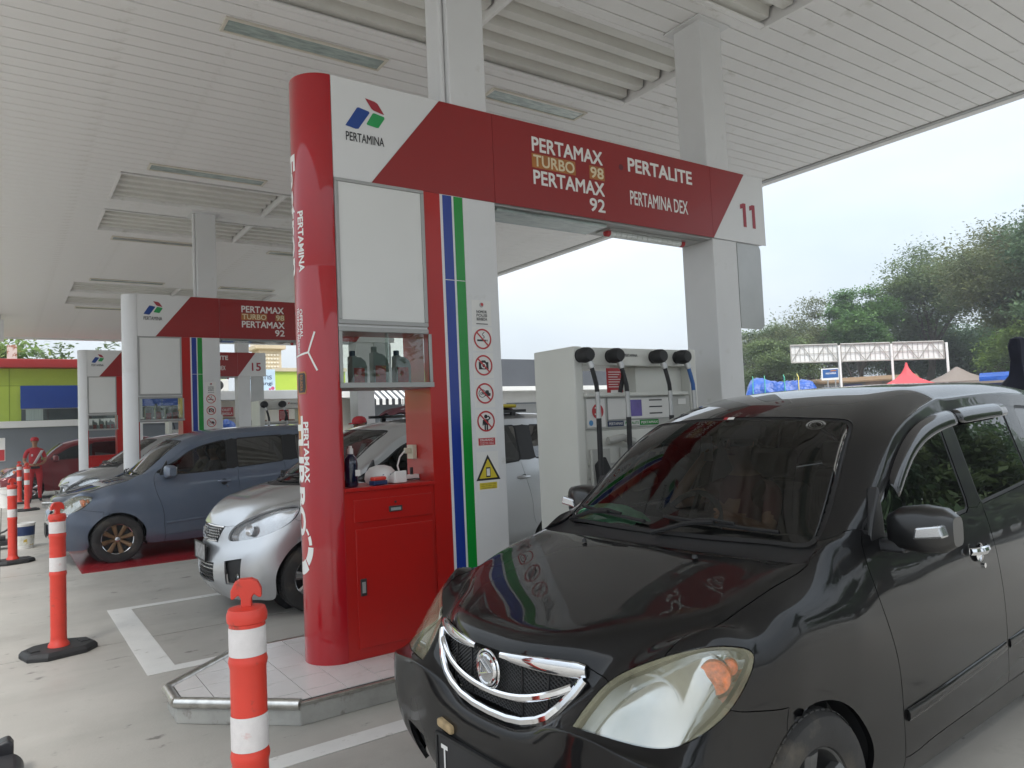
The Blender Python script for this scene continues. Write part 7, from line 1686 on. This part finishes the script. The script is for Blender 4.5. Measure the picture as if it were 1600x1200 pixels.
MB().add(V, [(j * n + i, j * n + (i + 1) % n, (j + 1) * n + (i + 1) % n, (j + 1) * n + i) for j in range(len(prof) - 1) for i in range(n)]).build('canopy', mat('tent_grey', (.19, .155, .13), .7), tn, smooth=True)
for x in (-1, 1):
    for y_ in (-1, 1): MB().cyl((x * .9, y_ * .9, 0), (x * .9, y_ * .9, 2.42), .025, n=8).build('leg', M['alu'], tn)
ks = thing('cafe_stall', 'row of cafe stall banners under an orange tiled roof before the trees', 'stall', (37, 22, 0), math.atan2(20.8 - 25.0, 39.9 - 37.4), local=True)
B(-3.2, 3.2, .0, 2.2, 0, 2.9).build('wall', mat('stall_wall', (.28, .25, .21), .8, noise=(2, .15)), ks)
MB().prism([(-.35, 2.9), (2.5, 2.9), (2.5, 3.05), (1.1, 3.22), (-.35, 2.98)], -3.4, 3.4, 'x').build('roof', mat('roof_orange', (.22, .14, .075), .8, noise=(4, .2)), ks)
for k, (a, b_, z0, z1, col) in enumerate(((-1.1, -.2, 2.2, 2.85, (.66, .65, .62)), (-.1, .75, 2.2, 2.8, (.10, .11, .30)), (.0, .65, 2.15, 2.45, (.45, .06, .07)), (.9, 1.7, 2.3, 2.95, (.35, .24, .19)), (1.8, 2.9, 2.3, 2.9, (.30, .20, .16)))):
    bn = B(a, b_, -.06 - .012 * k, -.05 - .012 * k, z0, z1).build('banner', mat('banner%d' % k, col, .6, noise=(3, .1)), ks)
    if k == 0: text_xz('lettering', 'TAMAN', a + .1, b_ - .1, 2.6, 2.78, -.064, M['letter_black'], bn, .03); text_xz('lettering', 'CAFE', a + .25, b_ - .15, 2.3, 2.53, -.064, M['letter_black'], bn, .03)
st = thing('blue_stall', 'blue roofed market stall at the right edge beyond the black car', 'stall', (27.9, 11.1, 0), math.atan2(10.57 - 11.76, 28.08 - 27.6), local=True)
B(-.9, 1.2, .0, 1.5, 0, 2.25).build('wall', mat('navy_stall', (.05, .07, .17), .6), st); MB().prism([(-.5, 2.28), (1.6, 2.5), (1.6, 2.62), (-.5, 2.42)], -.55, 1.3, 'x').build('awning', tarp_m, st); B(-.55, 1.3, -.52, -.50, 2.2, 2.28).build('awning_edge', mat('tent_grey', (.19, .155, .13), .7), st)
text_xz('lettering', 'XL', .75, .95, 2.44, 2.54, -.51, M['letter_white'], st)
pa = thing('folded_parasol', 'folded navy parasol standing at the right edge behind the black car', 'parasol', (8.52, 3.19, 0), local=True)
V = []; n = 20; prof = [(.02, 2.24), (.06, 2.22), (.085, 2.15), (.075, 2.0), (.10, 1.85), (.17, 1.76), (.20, 1.70), (.16, 1.60), (.12, 1.3), (.10, 1.05), (.03, 1.0)]
for (r, z) in prof:
    for i in range(n): a = 2 * math.pi * i / n; q_ = r * (1 + .13 * math.sin(a * 5 + z * 4)); V.append((q_ * math.cos(a), q_ * math.sin(a), z))
MB().add(V, [(j * n + i, j * n + (i + 1) % n, (j + 1) * n + (i + 1) % n, (j + 1) * n + i) for j in range(len(prof) - 1) for i in range(n)]).build('canopy', mat('navy_cloth', (.012, .014, .03), .8, noise=(6, .3)), pa, smooth=True)
MB().cyl((0, 0, .05), (0, 0, 1.1), .022, n=10).build('pole', M['dark_steel'], pa); MB().lathe([(0, .0), (.24, 0), (.25, .05), (.08, .09), (.03, .12), (0, .12)], n=24).build('foot', M['kerb'], pa, smooth=True)
# ------------------------------------------------------------------ humid air
hm = D.materials.new('haze'); hm.use_nodes = True; ht = hm.node_tree; ht.nodes.clear()
ho = ht.nodes.new('ShaderNodeOutputMaterial'); hv = ht.nodes.new('ShaderNodeVolumePrincipled'); hv.inputs['Color'].default_value = (.93, .96, 1.0, 1); hv.inputs['Density'].default_value = .0019; hv.inputs['Anisotropy'].default_value = .2
ht.links.new(hv.outputs[0], ho.inputs['Volume'])
hz = B(-265, 425, -265, 425, -1.6, 16.0).build('haze', hm); hz['kind'] = 'stuff'; hz['label'] = 'thin humid haze filling the air over the station'
SC.cycles.volume_bounces = 0
